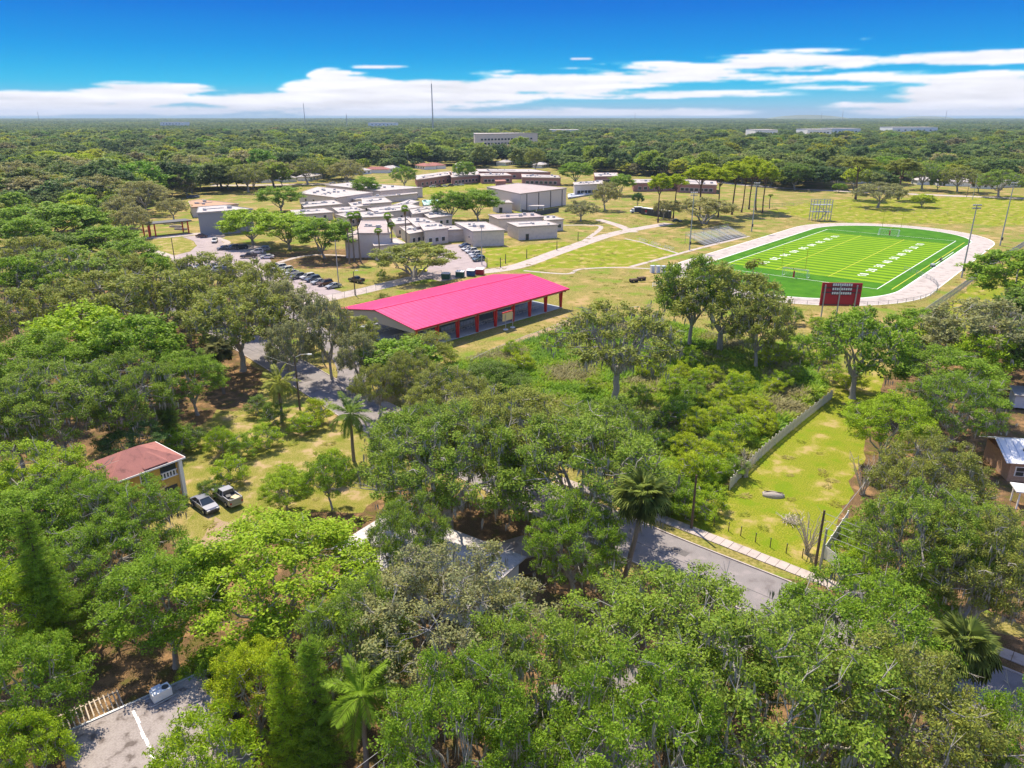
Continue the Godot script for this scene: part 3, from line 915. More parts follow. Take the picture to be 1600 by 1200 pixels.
	sheet("parking_lot", ragged([Vector2(-46.88, -198.76), Vector2(-49.5, -183.51), Vector2(-52.23, -169.69), Vector2(-69.76, -200.33), Vector2(-88.38, -227.04), Vector2(-106.28, -222.15), Vector2(-118.61, -254.89), Vector2(-116.28, -263.87), Vector2(-118.78, -276.31), Vector2(-125.16, -288.34), Vector2(-133.54, -298.03), Vector2(-124.51, -304.84), Vector2(-110.33, -282.21), Vector2(-94.15, -276.31), Vector2(-79.56, -240.77), Vector2(-64.43, -220.24)], 4.0, 0.3, 19), 0.016, M.parking)
	sheet("parking_lot", [Vector2(-27.04, -276.31), Vector2(-20.09, -280.71), Vector2(-13.73, -270.65), Vector2(-7.99, -238.56), Vector2(-9.52, -224.08), Vector2(-20.81, -212.92), Vector2(-28.31, -220.24), Vector2(-25.82, -248.83)], 0.026, M.parking)
	var paths := [[[Vector2(-136.14, -270.65), Vector2(-125.96, -261.24), Vector2(-115.9, -251.22)], 1.5], [[Vector2(-150.62, -294.74), Vector2(-140.02, -298.03), Vector2(-128.38, -306.59), Vector2(-118.03, -294.74)], 3.0], [[Vector2(-118.03, -294.74), Vector2(-110.7, -285.25), Vector2(-108.69, -277.77)], 1.2], [[Vector2(-78.5, -240.77), Vector2(-74.29, -252.43), Vector2(-67.75, -257.4), Vector2(-57.06, -254.89)], 1.0], [[Vector2(40.54, -350.53), Vector2(47.29, -331.19), Vector2(51.16, -310.15)], 2.2], [[Vector2(23.31, -272.04), Vector2(29.05, -289.92), Vector2(38.93, -323.23), Vector2(35.83, -331.19), Vector2(22.93, -331.19)], 1.0], [[Vector2(3.65, -229.06), Vector2(17.06, -224.08), Vector2(21.44, -231.11), Vector2(33.09, -234.25), Vector2(44.29, -232.15)], 0.7], [[Vector2(38.42, -235.31), Vector2(50.32, -248.83), Vector2(71.72, -273.45), Vector2(96.45, -299.71)], 0.9], [[Vector2(44.92, -293.11), Vector2(49.75, -285.25), Vector2(53.33, -274.88), Vector2(59.27, -259.95)], 0.6], [[Vector2(-181.17, -265.2), Vector2(-169.47, -261.24), Vector2(-168.83, -267.9)], 2.0], [[Vector2(102.3, -561.0), Vector2(137.22, -578.33), Vector2(189.16, -505.23), Vector2(314.25, -437.47)], 4.5], [[Vector2(-211.32, -529.19), Vector2(-167.9, -534.24), Vector2(-129.46, -544.64)], 5.0]]
	for p in paths:
		strip("path", smooth_line(PackedVector2Array(p[0])), -p[1], p[1], 0.03, M.concrete, 0.03)
	# foreground drive and turning space under the oaks
	sheet("driveway", ragged([Vector2(-2, -38), Vector2(3, -50), Vector2(9.5, -51.5), Vector2(22, -61), Vector2(25, -58), Vector2(11, -44), Vector2(7, -36)], 1.5, 0.4, 20), 0.012, M.asphalt)


func thing_structure(called: String) -> Node3D:
	var o := Node3D.new()
	o.name = numbered(called)
	add_child(o)
	o.set_meta("kind", "structure")
	return o

# ---------------------------------------------------------------- sports field

func field_point(a: float, b: float, y := 0.0) -> Vector3:
	# a along the pitch (away), b across (to the right)
	return Vector3(119.7 + a * 0.641 + b * 0.768, y, -260.8 - a * 0.768 + b * 0.641)


func field_rect(called: String, a0: float, a1: float, b0: float, b1: float, y: float, m: Material, parent: Node3D = self) -> void:
	var s := MB.new()
	s.quad(field_point(a0, b0, y), field_point(a1, b0, y), field_point(a1, b1, y), field_point(a0, b1, y), Vector3.UP)
	var o := part(called, s.mesh(), m, parent)
	if parent == self:
		o.set_meta("kind", "structure")


func oval(r: float, y: float, half := 51.5) -> PackedVector2Array:
	var p := PackedVector2Array()
	for i in 49:
		var t := PI * i / 48.0 - PI / 2
		var q := field_point(half + cos(t) * r, sin(t) * r)
		p.append(Vector2(q.x, q.z))
	for i in 49:
		var t := PI * i / 48.0 + PI / 2
		var q := field_point(-half + cos(t) * r, sin(t) * r)
		p.append(Vector2(q.x, q.z))
	return p


func oval_strip(called: String, r0: float, r1: float, y: float, m: Material) -> void:
	var s := MB.new()
	var a := oval(r0, y)
	var b := oval(r1, y)
	for i in a.size():
		var j := (i + 1) % a.size()
		s.quad(v3(a[i], y), v3(a[j], y), v3(b[j], y), v3(b[i], y), Vector3.UP)
	part(called, s.mesh(), m, self).set_meta("kind", "structure")


func build_field() -> void:
	oval_strip("running_track", 29.9, 37.5, 0.03, M.track)
	oval_strip("track_edge_line", 29.7, 30.1, 0.036, M.paint_white)
	oval_strip("track_edge_line", 37.3, 37.6, 0.036, M.paint_white)
	for i in 5:
		oval_strip("lane_line", 31.25 + i * 1.22, 31.35 + i * 1.22, 0.036, M.concrete)
	sheet("turf", oval(29.8, 0.0), 0.026, M.turf)
	# mown look of the pitch: bands of two greens, every five yards
	var yd := 0.9144
	for i in range(-50, 50, 5):
		field_rect("turf_band", i * yd, (i + 2.6) * yd, -24.3, 24.3, 0.030, M.turf_light)
		field_rect("turf_band", (i + 2.6) * yd, (i + 5) * yd, -24.3, 24.3, 0.030, M.turf_band)
	for i in range(-50, 51, 10):
		field_rect("yard_line", i * yd - 0.06, i * yd + 0.06, -24.3, 24.3, 0.034, M.paint_yellow if absi(i) == 50 else M.turf_light)
	for b in [-24.4, 24.4]:
		field_rect("side_line", -54.9, 54.9, b - 0.13, b + 0.13, 0.038, M.paint_white)
	for a in [-54.9, 54.9]:
		field_rect("end_line", a - 0.1, a + 0.1, -24.4, 24.4, 0.038, M.paint_white)
	for b in [-8.1, 8.1]:
		field_rect("hash_line", -50 * yd, 50 * yd, b - 0.1, b + 0.1, 0.036, M.paint_yellow)
	field_rect("restraining_line", -53, 53, 27.6, 27.85, 0.034, M.paint_yellow)
	field_rect("team_box_line", -10, 26, 28.7, 28.92, 0.034, M.paint_white)
	field_rect("team_box_line", -25, 25, -27.4, -27.2, 0.034, M.turf_light)
	# yard numbers
	var font := SystemFont.new()
	font.font_names = PackedStringArray(["Droid Sans"])
	font.font_weight = 700
	for side in [-1.0, 1.0]:
		for i in 9:
			var txt := ["1 0", "2 0", "3 0", "4 0", "5 0", "4 0", "3 0", "2 0", "1 0"][i] as String
			var tm := TextMesh.new()
			tm.text = txt
			tm.font = font
			tm.font_size = 64
			tm.pixel_size = 0.056
			tm.depth = 0.01
			tm.curve_step = 4.0
			var up := field_point(0, side) - field_point(0, 0)      # digits read from the near side line
			var right := up.cross(Vector3.UP)
			var along := field_point((i - 4) * 10 * yd, side * 15.6, 0.046)
			var o := part("yard_number", tm, M.paint_white, self, Transform3D(Basis(right * -1.0, -up, Vector3.UP), along))
			o.set_meta("kind", "structure")
	# goals: a white box goal in front of yellow uprights at each end
	for e in [-1.0, 1.0]:
		var where := "nearest the red scoreboard" if e < 0 else "at the far end of the pitch"
		var at := field_point(e * 53.5, 0.5)
		var g := thing("soccer_goal", "white box soccer goal with net %s" % where, "goal", at, facing(Vector2(0.768, 0.641)), "soccer goals at the ends of the pitch")
		for s in [-1.0, 1.0]:
			var f := MB.new()
			f.bar(Vector3(s * 3.7, 0, 0), Vector3(s * 3.7, 2.5, 0), 0.14, 0.14)
			part("post", f.mesh(), M.white_metal, g)
			f = MB.new()
			f.bar(Vector3(s * 3.7, 2.45, 0), Vector3(s * 3.7, 2.4, -1.0 * -e), 0.1, 0.1)
			f.bar(Vector3(s * 3.7, 2.4, -1.0 * -e), Vector3(s * 3.7, 0.05, -2.2 * -e), 0.1, 0.1)
			f.bar(Vector3(s * 3.7, 0.05, -2.2 * -e), Vector3(s * 3.7, 0.05, 0), 0.1, 0.1)
			part("side_frame", f.mesh(), M.white_metal, g)
		var cb := MB.new()
		cb.bar(Vector3(-3.76, 2.5, 0), Vector3(3.76, 2.5, 0), 0.14, 0.14)
		part("crossbar", cb.mesh(), M.white_metal, g)
		var net := MB.new()
		for i in 15:
			var x := -3.7 + 7.4 * i / 14.0
			net.bar(Vector3(x, 2.45, e * 1.0), Vector3(x, 0.05, e * 2.2), 0.02, 0.02)
		for i in 6:
			net.bar(Vector3(-3.7, 2.45 - i * 0.46, e * (1.0 + i * 0.24)), Vector3(3.7, 2.45 - i * 0.46, e * (1.0 + i * 0.24)), 0.02, 0.02)
		part("net", net.mesh(), M.white_metal, g)
		var u := thing("goalpost", "yellow goalpost with two tall uprights %s" % where, "goalpost", field_point(e * 55.4, 0.5), facing(Vector2(0.768, 0.641)), "yellow goalposts")
		var b := MB.new()
		b.tube(PackedVector3Array([Vector3(0, -0.2, e * 1.2), Vector3(0, 2.0, e * 1.2), Vector3(0, 3.05, 0)]), PackedFloat32Array([0.12, 0.12, 0.1]), 8)
		part("post", b.mesh(), M.paint_yellow, u)
		b = MB.new()
		b.bar(Vector3(-3.6, 3.05, 0), Vector3(3.6, 3.05, 0), 0.13, 0.13)
		part("crossbar", b.mesh(), M.paint_yellow, u)
		b = MB.new()
		b.cyl(Vector3(0, 0, e * 1.2), 0.25, 1.9, 10)
		part("padding", b.mesh(), M.scarlet, u)
		for s in [-1.0, 1.0]:
			b = MB.new()
			b.cyl(Vector3(s * 3.55, 3.05, 0), 0.07, 6.0, 8)
			part("upright", b.mesh(), M.paint_yellow, u)
	build_scoreboard()
	build_bleachers()
	build_tower()
	# floodlight masts
	var masts := [[Vector3(64.64, 0, -266.54), 20.5, "left of the bleachers"], [Vector3(135.98, 0, -218.37), 21.6, "on the near right side of the track"], [Vector3(183.96, 0, -276.31), 23.0, "at the far right bend of the track"], [Vector3(101.27, 0, -311.96), 20.0, "just behind the bleachers beside the tall pines"]]
	for m in masts:
		var t := thing("floodlight_mast", "tall grey stadium light pole %s" % m[2], "light pole", m[0], 0.0, "floodlights round the sports field")
		var b := MB.new()
		b.cyl(Vector3(0, -0.3, 0), 0.26, m[1] + 0.3, 10, 0.14)
		part("pole", b.mesh(), M.galvanised, t)
		b = MB.new()
		b.box(Vector3(0.1, 2.6, 0.28), Vector3(0.6, 1.1, 0.35))
		part("switch_box", b.mesh(), M.dark_steel, t)
		for k2 in 2:
			b = MB.new()
			b.bar(Vector3(-1.2, m[1] - 0.3 - k2 * 0.9, 0), Vector3(1.2, m[1] - 0.3 - k2 * 0.9, 0), 0.1, 0.1)
			part("crossarm", b.mesh(), M.galvanised, t)
			for s in [-1.0, -0.35, 0.35, 1.0]:
				b = MB.new()
				b.box(Vector3(s, m[1] - 0.1 - k2 * 0.9, 0.2), Vector3(0.42, 0.4, 0.3), Basis(Vector3.RIGHT, 0.5))
				part("floodlight", b.mesh(), M.galvanised, t)
	# low fence along the near end of the track, with its posts
	var pts := PackedVector2Array()
	for i in 20:
		var tt := PI + (i - 2) * 0.075 * PI * 0.62
		var q := field_point(-51.5 + cos(tt) * 38.4, -sin(tt) * 38.4)
		pts.append(Vector2(q.x, q.z))
	chain_fence(pts, 1.25, "low chain link fence round the near end of the running track", 3.0)
	chain_fence(smooth_line([Vector2(90.97, -161.31), Vector2(103.09, -175.73), Vector2(125.2, -200.33), Vector2(152.77, -232.15), Vector2(192.19, -274.88)], 4.0), 2.2, "grey chain link fence between the track and the right hand woods", 4.0, true)
	# small equipment on the side line
	var bench := thing("equipment_cart", "small grey cart on the right hand side line of the pitch", "cart", field_point(-8, 28.9), 0.9)
	var q2 := MB.new()
	q2.box(Vector3(0, 0.55, 0), Vector3(2.2, 0.5, 1.1))
	part("body", q2.mesh(), M.steel, bench)
	for s in [-1.0, 1.0]:
		q2 = MB.new()
		q2.tube(PackedVector3Array([Vector3(s * 0.7, 0.3, -0.6), Vector3(s * 0.7, 0.3, 0.6)]), PackedFloat32Array([0.3, 0.3]), 10)
		part("wheel", q2.mesh(), M.tyre, bench)
	var rack := thing("equipment_rack", "dark equipment rack on the right hand side line of the pitch", "rack", field_point(4, 28.9), 0.9)
	q2 = MB.new()
	for s in [-1.0, 1.0]:
		q2.bar(Vector3(s, 0, -0.5), Vector3(s, 1.2, 0), 0.12, 0.12)
		q2.bar(Vector3(s, 0, 0.5), Vector3(s, 1.2, 0), 0.12, 0.12)
	part("frame", q2.mesh(), M.dark_steel, rack)
	q2 = MB.new()
	q2.box(Vector3(0, 0.6, 0), Vector3(2.2, 0.5, 0.5))
	part("pad", q2.mesh(), M.dark_steel, rack)


func build_scoreboard() -> void:
	# seen from behind: a red back panel, three rows of white cabinets, steel posts
	var a := Vector3(73.67, 0, -170.28)
	var b := Vector3(81.89, 0, -169.69)
	var d := Vector2(b.x - a.x, b.z - a.z)
	var t := thing("scoreboard", "red scoreboard seen from behind on three steel posts before the pitch", "scoreboard", a, facing(d))
	var w := d.length()
	var s := MB.new()
	s.box(Vector3(w * 0.5 + 0.4, 6.1, -0.35), Vector3(w + 1.0, 5.6, 0.3))
	part("back_panel", s.mesh(), M.scarlet, t)
	for x in [0.6, w * 0.5, w - 0.3]:
		s = MB.new()
		s.box(Vector3(x, 4.2, 0.02), Vector3(0.26, 8.6, 0.26))
		part("post", s.mesh(), M.galvanised, t)
	for y in [3.6, 6.6, 7.7]:
		s = MB.new()
		s.box(Vector3(w * 0.5 + 0.4, y, -0.11), Vector3(w + 0.6, 0.2, 0.14))
		part("rail", s.mesh(), M.dark_steel, t)
	for r in 3:
		s = MB.new()
		s.box(Vector3(w * 0.5 + 0.4, 8.45 - r * 1.0, -0.1), Vector3(4.6, 0.75, 0.18))
		var row := part("sign_cabinet", s.mesh(), M.navy, t)
		for k in 9:
			s = MB.new()
			s.box(Vector3(w * 0.5 + 0.4 - 2.05 + k * 0.51, 8.48 - r * 1.0 + 0.03 * (k % 2), 0.02), Vector3(0.36, 0.55, 0.08))
			part("letter_back", s.mesh(), M.white_metal, row)


func build_bleachers() -> void:
	var a := Vector3(72.91, 0, -276.31)
	var b := Vector3(95.67, 0, -299.71)
	var d := Vector2(b.x - a.x, b.z - a.z)
	var w := d.length()
	var t := thing("bleachers", "aluminium bleachers of ten rows beside the running track", "bleachers", a, facing(d))
	for i in 10:
		var s := MB.new()
		s.box(Vector3(w * 0.5, 0.45 + i * 0.3, -0.6 - i * 0.85), Vector3(w, 0.06, 0.32))
		part("bench", s.mesh(), M.steel, t)
		s = MB.new()
		s.box(Vector3(w * 0.5, 0.12 + i * 0.3, -0.2 - i * 0.85), Vector3(w, 0.05, 0.42))
		part("footboard", s.mesh(), M.steel, t)
	for i in 6:
		var s := MB.new()
		s.bar(Vector3(w * i / 5.0, 0.0, -0.3), Vector3(w * i / 5.0, 3.0, -8.8), 0.1, 0.1)
		s.bar(Vector3(w * i / 5.0, 0.0, -8.8), Vector3(w * i / 5.0, 4.0, -8.8), 0.1, 0.1)
		part("frame", s.mesh(), M.galvanised, t)
	for x in [w * 0.33, w * 0.66]:
		var s := MB.new()
		s.bar(Vector3(x, 0.3, -0.2), Vector3(x, 3.2, -8.6), 0.9, 0.05)
		part("aisle", s.mesh(), M.galvanised, t)
	var r := MB.new()
	for y in [3.3, 3.65, 4.0]:
		r.bar(Vector3(0, y, -8.8), Vector3(w, y, -8.8), 0.06, 0.06)
	part("back_rail", r.mesh(), M.galvanised, t)
	var c := thing("small_bleachers", "short three row bleachers behind the mossy oak", "bleachers", Vector3(40.05, 0, -205.2), facing(Vector2(0.97, 0.25)))
	for i in 3:
		var s := MB.new()
		s.box(Vector3(2.5, 0.45 + i * 0.3, -0.5 - i * 0.7), Vector3(5.0, 0.06, 0.3))
		part("bench", s.mesh(), M.steel, c)
	for i in 3:
		var s := MB.new()
		s.bar(Vector3(2.5 * i, 0.0, -0.2), Vector3(2.5 * i, 1.0, -1.9), 0.08, 0.08)
		s.bar(Vector3(2.5 * i, 0.0, -1.9), Vector3(2.5 * i, 1.0, -1.9), 0.08, 0.08)
		part("frame", s.mesh(), M.galvanised, c)
	# stair rails on the bank
	var spots := [Vector3(50.25, 0, -283.72), Vector3(53.57, 0, -274.88), Vector3(56.94, 0, -266.54)]
	for i in 3:
		var e := thing("stair_rails", "pair of pale stair rails on the grass bank, %s" % ["highest of the three", "middle of the three", "lowest of the three"][i], "handrail", spots[i], facing(Vector2(0.8, 0.6)), "stair rails down the bank")
		for s2 in [-0.9, 0.9]:
			var s := MB.new()
			s.bar(Vector3(-1.8, 1.6, s2), Vector3(1.8, 0.9, s2), 0.07, 0.07)
			s.bar(Vector3(-1.8, 0.9, s2), Vector3(1.8, 0.4, s2), 0.05, 0.05)
			for x in [-1.8, 0.0, 1.8]:
				s.bar(Vector3(x, 0.0, s2), Vector3(x, 1.25 - x * 0.19, s2), 0.07, 0.07)
			part("rail", s.mesh(), M.white_metal, e)


func build_tower() -> void:
	var a := Vector3(139.85, 0, -346.04)
	var t := thing("filming_tower", "open steel tower with two platforms behind the far end of the pitch", "tower", a)
	var w := 8.6
	var dp := 3.2
	var h := 9.6
	for x in [0.0, w / 3.0, w * 0.7, w]:
		for z in [0.0, -dp]:
			var s := MB.new()
			s.bar(Vector3(x, -0.1, z), Vector3(x, h if x != w / 3.0 else h - 0.4, z), 0.28, 0.28)
			part("post", s.mesh(), M.galvanised, t)
	for y in [4.0, 7.2]:
		var s := MB.new()
		s.box(Vector3(w * 0.5, y, -dp * 0.5), Vector3(w + 0.4, 0.22, dp + 0.4))
		part("platform", s.mesh(), M.galvanised, t)
	for y in [5.1, 8.4, 9.5]:
		var s := MB.new()
		s.bar(Vector3(0, y, 0), Vector3(w, y, 0), 0.12, 0.12)
		s.bar(Vector3(0, y, -dp), Vector3(w, y, -dp), 0.12, 0.12)
		part("guard_rail", s.mesh(), M.galvanised, t)
	var st := MB.new()
	st.bar(Vector3(w * 0.25, 7.2, 0.2), Vector3(w * 0.65, 4.0, 0.2), 0.5, 0.2)
	st.bar(Vector3(w * 0.75, 4.0, 0.2), Vector3(w * 0.4, 0.1, 0.2), 0.5, 0.2)
	part("stair", st.mesh(), M.galvanised, t)
	var br := MB.new()
	br.bar(Vector3(0, 0, 0), Vector3(w / 3.0, 4.0, 0), 0.1, 0.1)
	br.bar(Vector3(w, 0, 0), Vector3(w * 0.7, 4.0, 0), 0.1, 0.1)
	part("brace", br.mesh(), M.galvanised, t)


func chain_fence(pts: PackedVector2Array, h: float, label: String, spacing := 3.0, dense := false) -> void:
	# posts, rails and a sparse wire mesh between them
	var o := pts[0]
	var t := thing("chain_link_fence", label, "fence", v3(o))
	var cv := Curve2D.new()
	for p in pts:
		cv.add_point(p - o)
	var l := cv.get_baked_length()
	var k := maxi(2, int(l / spacing))
	var post := MB.new()
	post.cyl(Vector3(0, -0.1, 0), 0.05, h + 0.15, 6)
	var pm := post.mesh()
	var rail := MB.new()
	var wires := MB.new()
	var prev := Vector3.ZERO
	for i in k + 1:
		var p := v3(cv.sample_baked(l * i / k))
		part("post", pm, M.galvanised, t, Transform3D(Basis(), p))
		if i > 0:
			rail.bar(prev + Vector3(0, h, 0), p + Vector3(0, h, 0), 0.05, 0.05)
			var n := 9 if not dense else 22
			for j in n:
				var a := prev.lerp(p, float(j) / n)
				var b := prev.lerp(p, float(j + 1) / n)
				wires.bar(a + Vector3(0, 0.05, 0), b + Vector3(0, h, 0), 0.012, 0.012)
				wires.bar(b + Vector3(0, 0.05, 0), a + Vector3(0, h, 0), 0.012, 0.012)
		prev = p
	part("rail", rail.mesh(), M.galvanised, t)
	part("wire_mesh", wires.mesh(), M.galvanised, t)

# ---------------------------------------------------------------- buildings

func build_pavilion() -> void:
	var t := thing("pavilion", "long open sided pavilion with a pink red metal roof", "pavilion", Vector3(-12.4, 0, -171.2), facing(Vector2(0.669, -0.743)))
	var L := 25.6
	var W := 13.2
	var s := MB.new()
	s.box(Vector3(0, 0.0, -0.2), Vector3(2 * L - 1.6, 0.36, 2 * W - 2.6))
	part("floor_slab", s.mesh(), M.slab_blue, t)
	# roof: two slopes; standing seams every 1.2 m
	for side in [-1.0, 1.0]:
		var e := Vector3(0, 5.0, side * W)
		var r := Vector3(0, 6.95, 0)
		var mid := (e + r) * 0.5
		var d := (e - r)
		var nrm := Vector3(0, d.length(), 0).rotated(Vector3.RIGHT, side * atan2(r.y - e.y, W)).normalized()
		s = MB.new()
		s.box(mid, Vector3(2 * L, 0.12, d.length()), Basis(Vector3.RIGHT, nrm, Vector3.RIGHT.cross(nrm)))
		var slope := part("roof_slope", s.mesh(), M.red_roof, t)
		s = MB.new()
		s.box(Vector3.ZERO, Vector3(0.05, 0.035, d.length() - 0.02), Basis(Vector3.RIGHT, nrm, Vector3.RIGHT.cross(nrm)))
		var seam := s.mesh()
		for i in 42:
			part("seam", seam, M.red_roof, slope, Transform3D(Basis(), mid + nrm * 0.077 + Vector3(-L + 0.6 + i * 1.22, 0, 0)))
		s = MB.new()
		s.box(mid - nrm * 0.2, Vector3(2 * L - 0.4, 0.1, d.length() - 0.3), Basis(Vector3.RIGHT, nrm, Vector3.RIGHT.cross(nrm)))
		part("soffit", s.mesh(), M.soffit, t)
		s = MB.new()
		s.box(Vector3(0, 4.82, side * (W - 0.06)), Vector3(2 * L + 0.02, 0.3, 0.12))
		part("fascia", s.mesh(), M.scarlet, t)
		s = MB.new()
		s.box(Vector3(0, 4.35, side * (W - 1.5)), Vector3(2 * L - 1.2, 0.75, 0.25))
		part("eave_beam", s.mesh(), M.soffit, t)
	s = MB.new()
	s.box(Vector3(0, 7.03, 0), Vector3(2 * L, 0.08, 0.5))
	part("ridge_cap", s.mesh(), M.red_roof, t)
	# frames: tapered red columns carrying dark rafters
	for i in 9:
		var x := 24.2 - i * 6.05
		for side in [-1.0, 1.0]:
			var z: float = side * (W - 1.6)
			s = MB.new()
			for f in [-1.0, 1.0]:
				s.quad(Vector3(x + f * 0.16, 0.17, z - 0.25), Vector3(x + f * 0.16, 0.17, z + 0.25), Vector3(x + f * 0.16, 4.55, z + 0.5), Vector3(x + f * 0.16, 4.55, z - 0.5), Vector3(f, 0, 0))
				s.quad(Vector3(x - 0.16, 0.17, z + f * 0.25), Vector3(x + 0.16, 0.17, z + f * 0.25), Vector3(x + 0.16, 4.55, z + f * 0.5), Vector3(x - 0.16, 4.55, z + f * 0.5), Vector3(0, 0, f))
			for f in [-1.0, 1.0]:
				s.quad(Vector3(x - 0.45, 0.17, z + f * 0.1), Vector3(x + 0.1, 0.17, z + f * 0.1), Vector3(x + 0.16, 4.0, z + f * 0.1), Vector3(x - 0.75, 4.0, z + f * 0.1), Vector3(0, 0, f))
			part("column", s.mesh(), M.red_steel, t)
		s = MB.new()
		s.bar(Vector3(x, 4.5, -W + 1.2), Vector3(x, 6.3, 0), 0.25, 0.55)
		s.bar(Vector3(x, 6.3, 0), Vector3(x, 4.5, W - 1.2), 0.25, 0.55)
		part("rafter", s.mesh(), M.dark_steel, t)
	# closed gable at the street end
	for x in [-L + 0.5, L - 0.5]:
		s = MB.new()
		for f in [-0.06, 0.06]:
			s.quad(Vector3(x + f, 4.0, -W + 0.8), Vector3(x + f, 4.0, W - 0.8), Vector3(x + f, 4.75, W - 0.8), Vector3(x + f, 4.75, -W + 0.8), Vector3(f, 0, 0))
			s.tri(Vector3(x + f, 4.75, -W + 0.8), Vector3(x + f, 4.75, W - 0.8), Vector3(x + f, 6.6, 0), Vector3(f, 0, 0))
		part("gable_panel", s.mesh(), M.soffit, t)
	# tables under the roof
	var tb := thing("picnic_table", "white picnic table in a row under the pink roofed pavilion", "table", Vector3.ZERO, 0, "picnic tables under the pavilion")
	var frame := MB.new()
	for x in [-0.75, 0.75]:
		frame.bar(Vector3(x, 0, -0.6), Vector3(x, 0.74, -0.2), 0.06, 0.06)
		frame.bar(Vector3(x, 0, 0.6), Vector3(x, 0.74, 0.2), 0.06, 0.06)
		frame.bar(Vector3(x, 0.42, -0.8), Vector3(x, 0.42, 0.8), 0.06, 0.06)
	part("frame", frame.mesh(), M.white_metal, tb)
	s = MB.new()
	s.box(Vector3(0, 0.77, 0), Vector3(2.4, 0.06, 0.85))
	part("table_top", s.mesh(), M.table_white, tb)
	for z in [-0.8, 0.8]:
		s = MB.new()
		s.box(Vector3(0, 0.48, z), Vector3(2.4, 0.06, 0.34))
		part("bench", s.mesh(), M.table_white, tb)
	var first := true
	var row_name := ["near row", "middle row", "far row"]
	for r in 3:
		for i in 13:
			var p := t.transform * Vector3(-21.5 + i * 3.25 + (r % 2) * 0.5, 0.18, 8.0 - r * 6.0)
			if first:
				tb.position = p
				tb.rotation.y = t.rotation.y
				tb.set_meta("base_name", "picnic_table")
				tb.set_meta("label", "white picnic table in the near row under the pavilion, first from the left")
				first = false
			else:
				copy(tb, p, t.rotation.y, "white picnic table in the %s under the pavilion, %s from the left" % [row_name[r], ordinal(i + 1)])
	# low white partitions along the near side
	for i in 6:
		if i == 3:
			continue
		var pn := thing("partition_panel", "low white barrier panel standing in the %s bay of the pavilion's near side" % ["first", "second", "third", "", "fifth", "sixth"][i], "barrier", t.transform * Vector3(-15.0 + i * 6.05, 0.18, 5.6), t.rotation.y, "white barrier panels")
		for k in 5:
			s = MB.new()
			s.box(Vector3(-2.2 + k * 1.1, 0.5, 0), Vector3(0.95, 0.9, 0.06))
			part("panel", s.mesh(), M.table_white, pn)
		s = MB.new()
		s.box(Vector3(0, 1.02, 0), Vector3(5.6, 0.06, 0.1))
		part("top_rail", s.mesh(), M.white_metal, pn)
	# a board on two posts at the near edge
	var a := Vector3(-1.53, 0, -161.31)
	var b := Vector3(0.07, 0, -163.14)
	var d2 := Vector2(b.x - a.x, b.z - a.z)
	var bd := thing("notice_board", "tan board on two posts with round white bases beside the pavilion", "board", a, facing(d2))
	s = MB.new()
	s.box(Vector3(0.7, 3.0, 0), Vector3(3.3, 1.9, 0.14))
	part("panel", s.mesh(), M.backboard, bd)
	s = MB.new()
	s.box(Vector3(0.7, 4.05, 0), Vector3(3.5, 0.22, 0.3))
	part("top_rail", s.mesh(), M.red_steel, bd)
	for x in [0.0, d2.length()]:
		s = MB.new()
		s.cyl(Vector3(x, 0, 0.12), 0.09, 3.6, 8)
		part("post", s.mesh(), M.galvanised, bd)
		s = MB.new()
		s.cyl(Vector3(x, 0, 0.12), 0.6, 0.12, 14)
		part("base", s.mesh(), M.white_metal, bd)


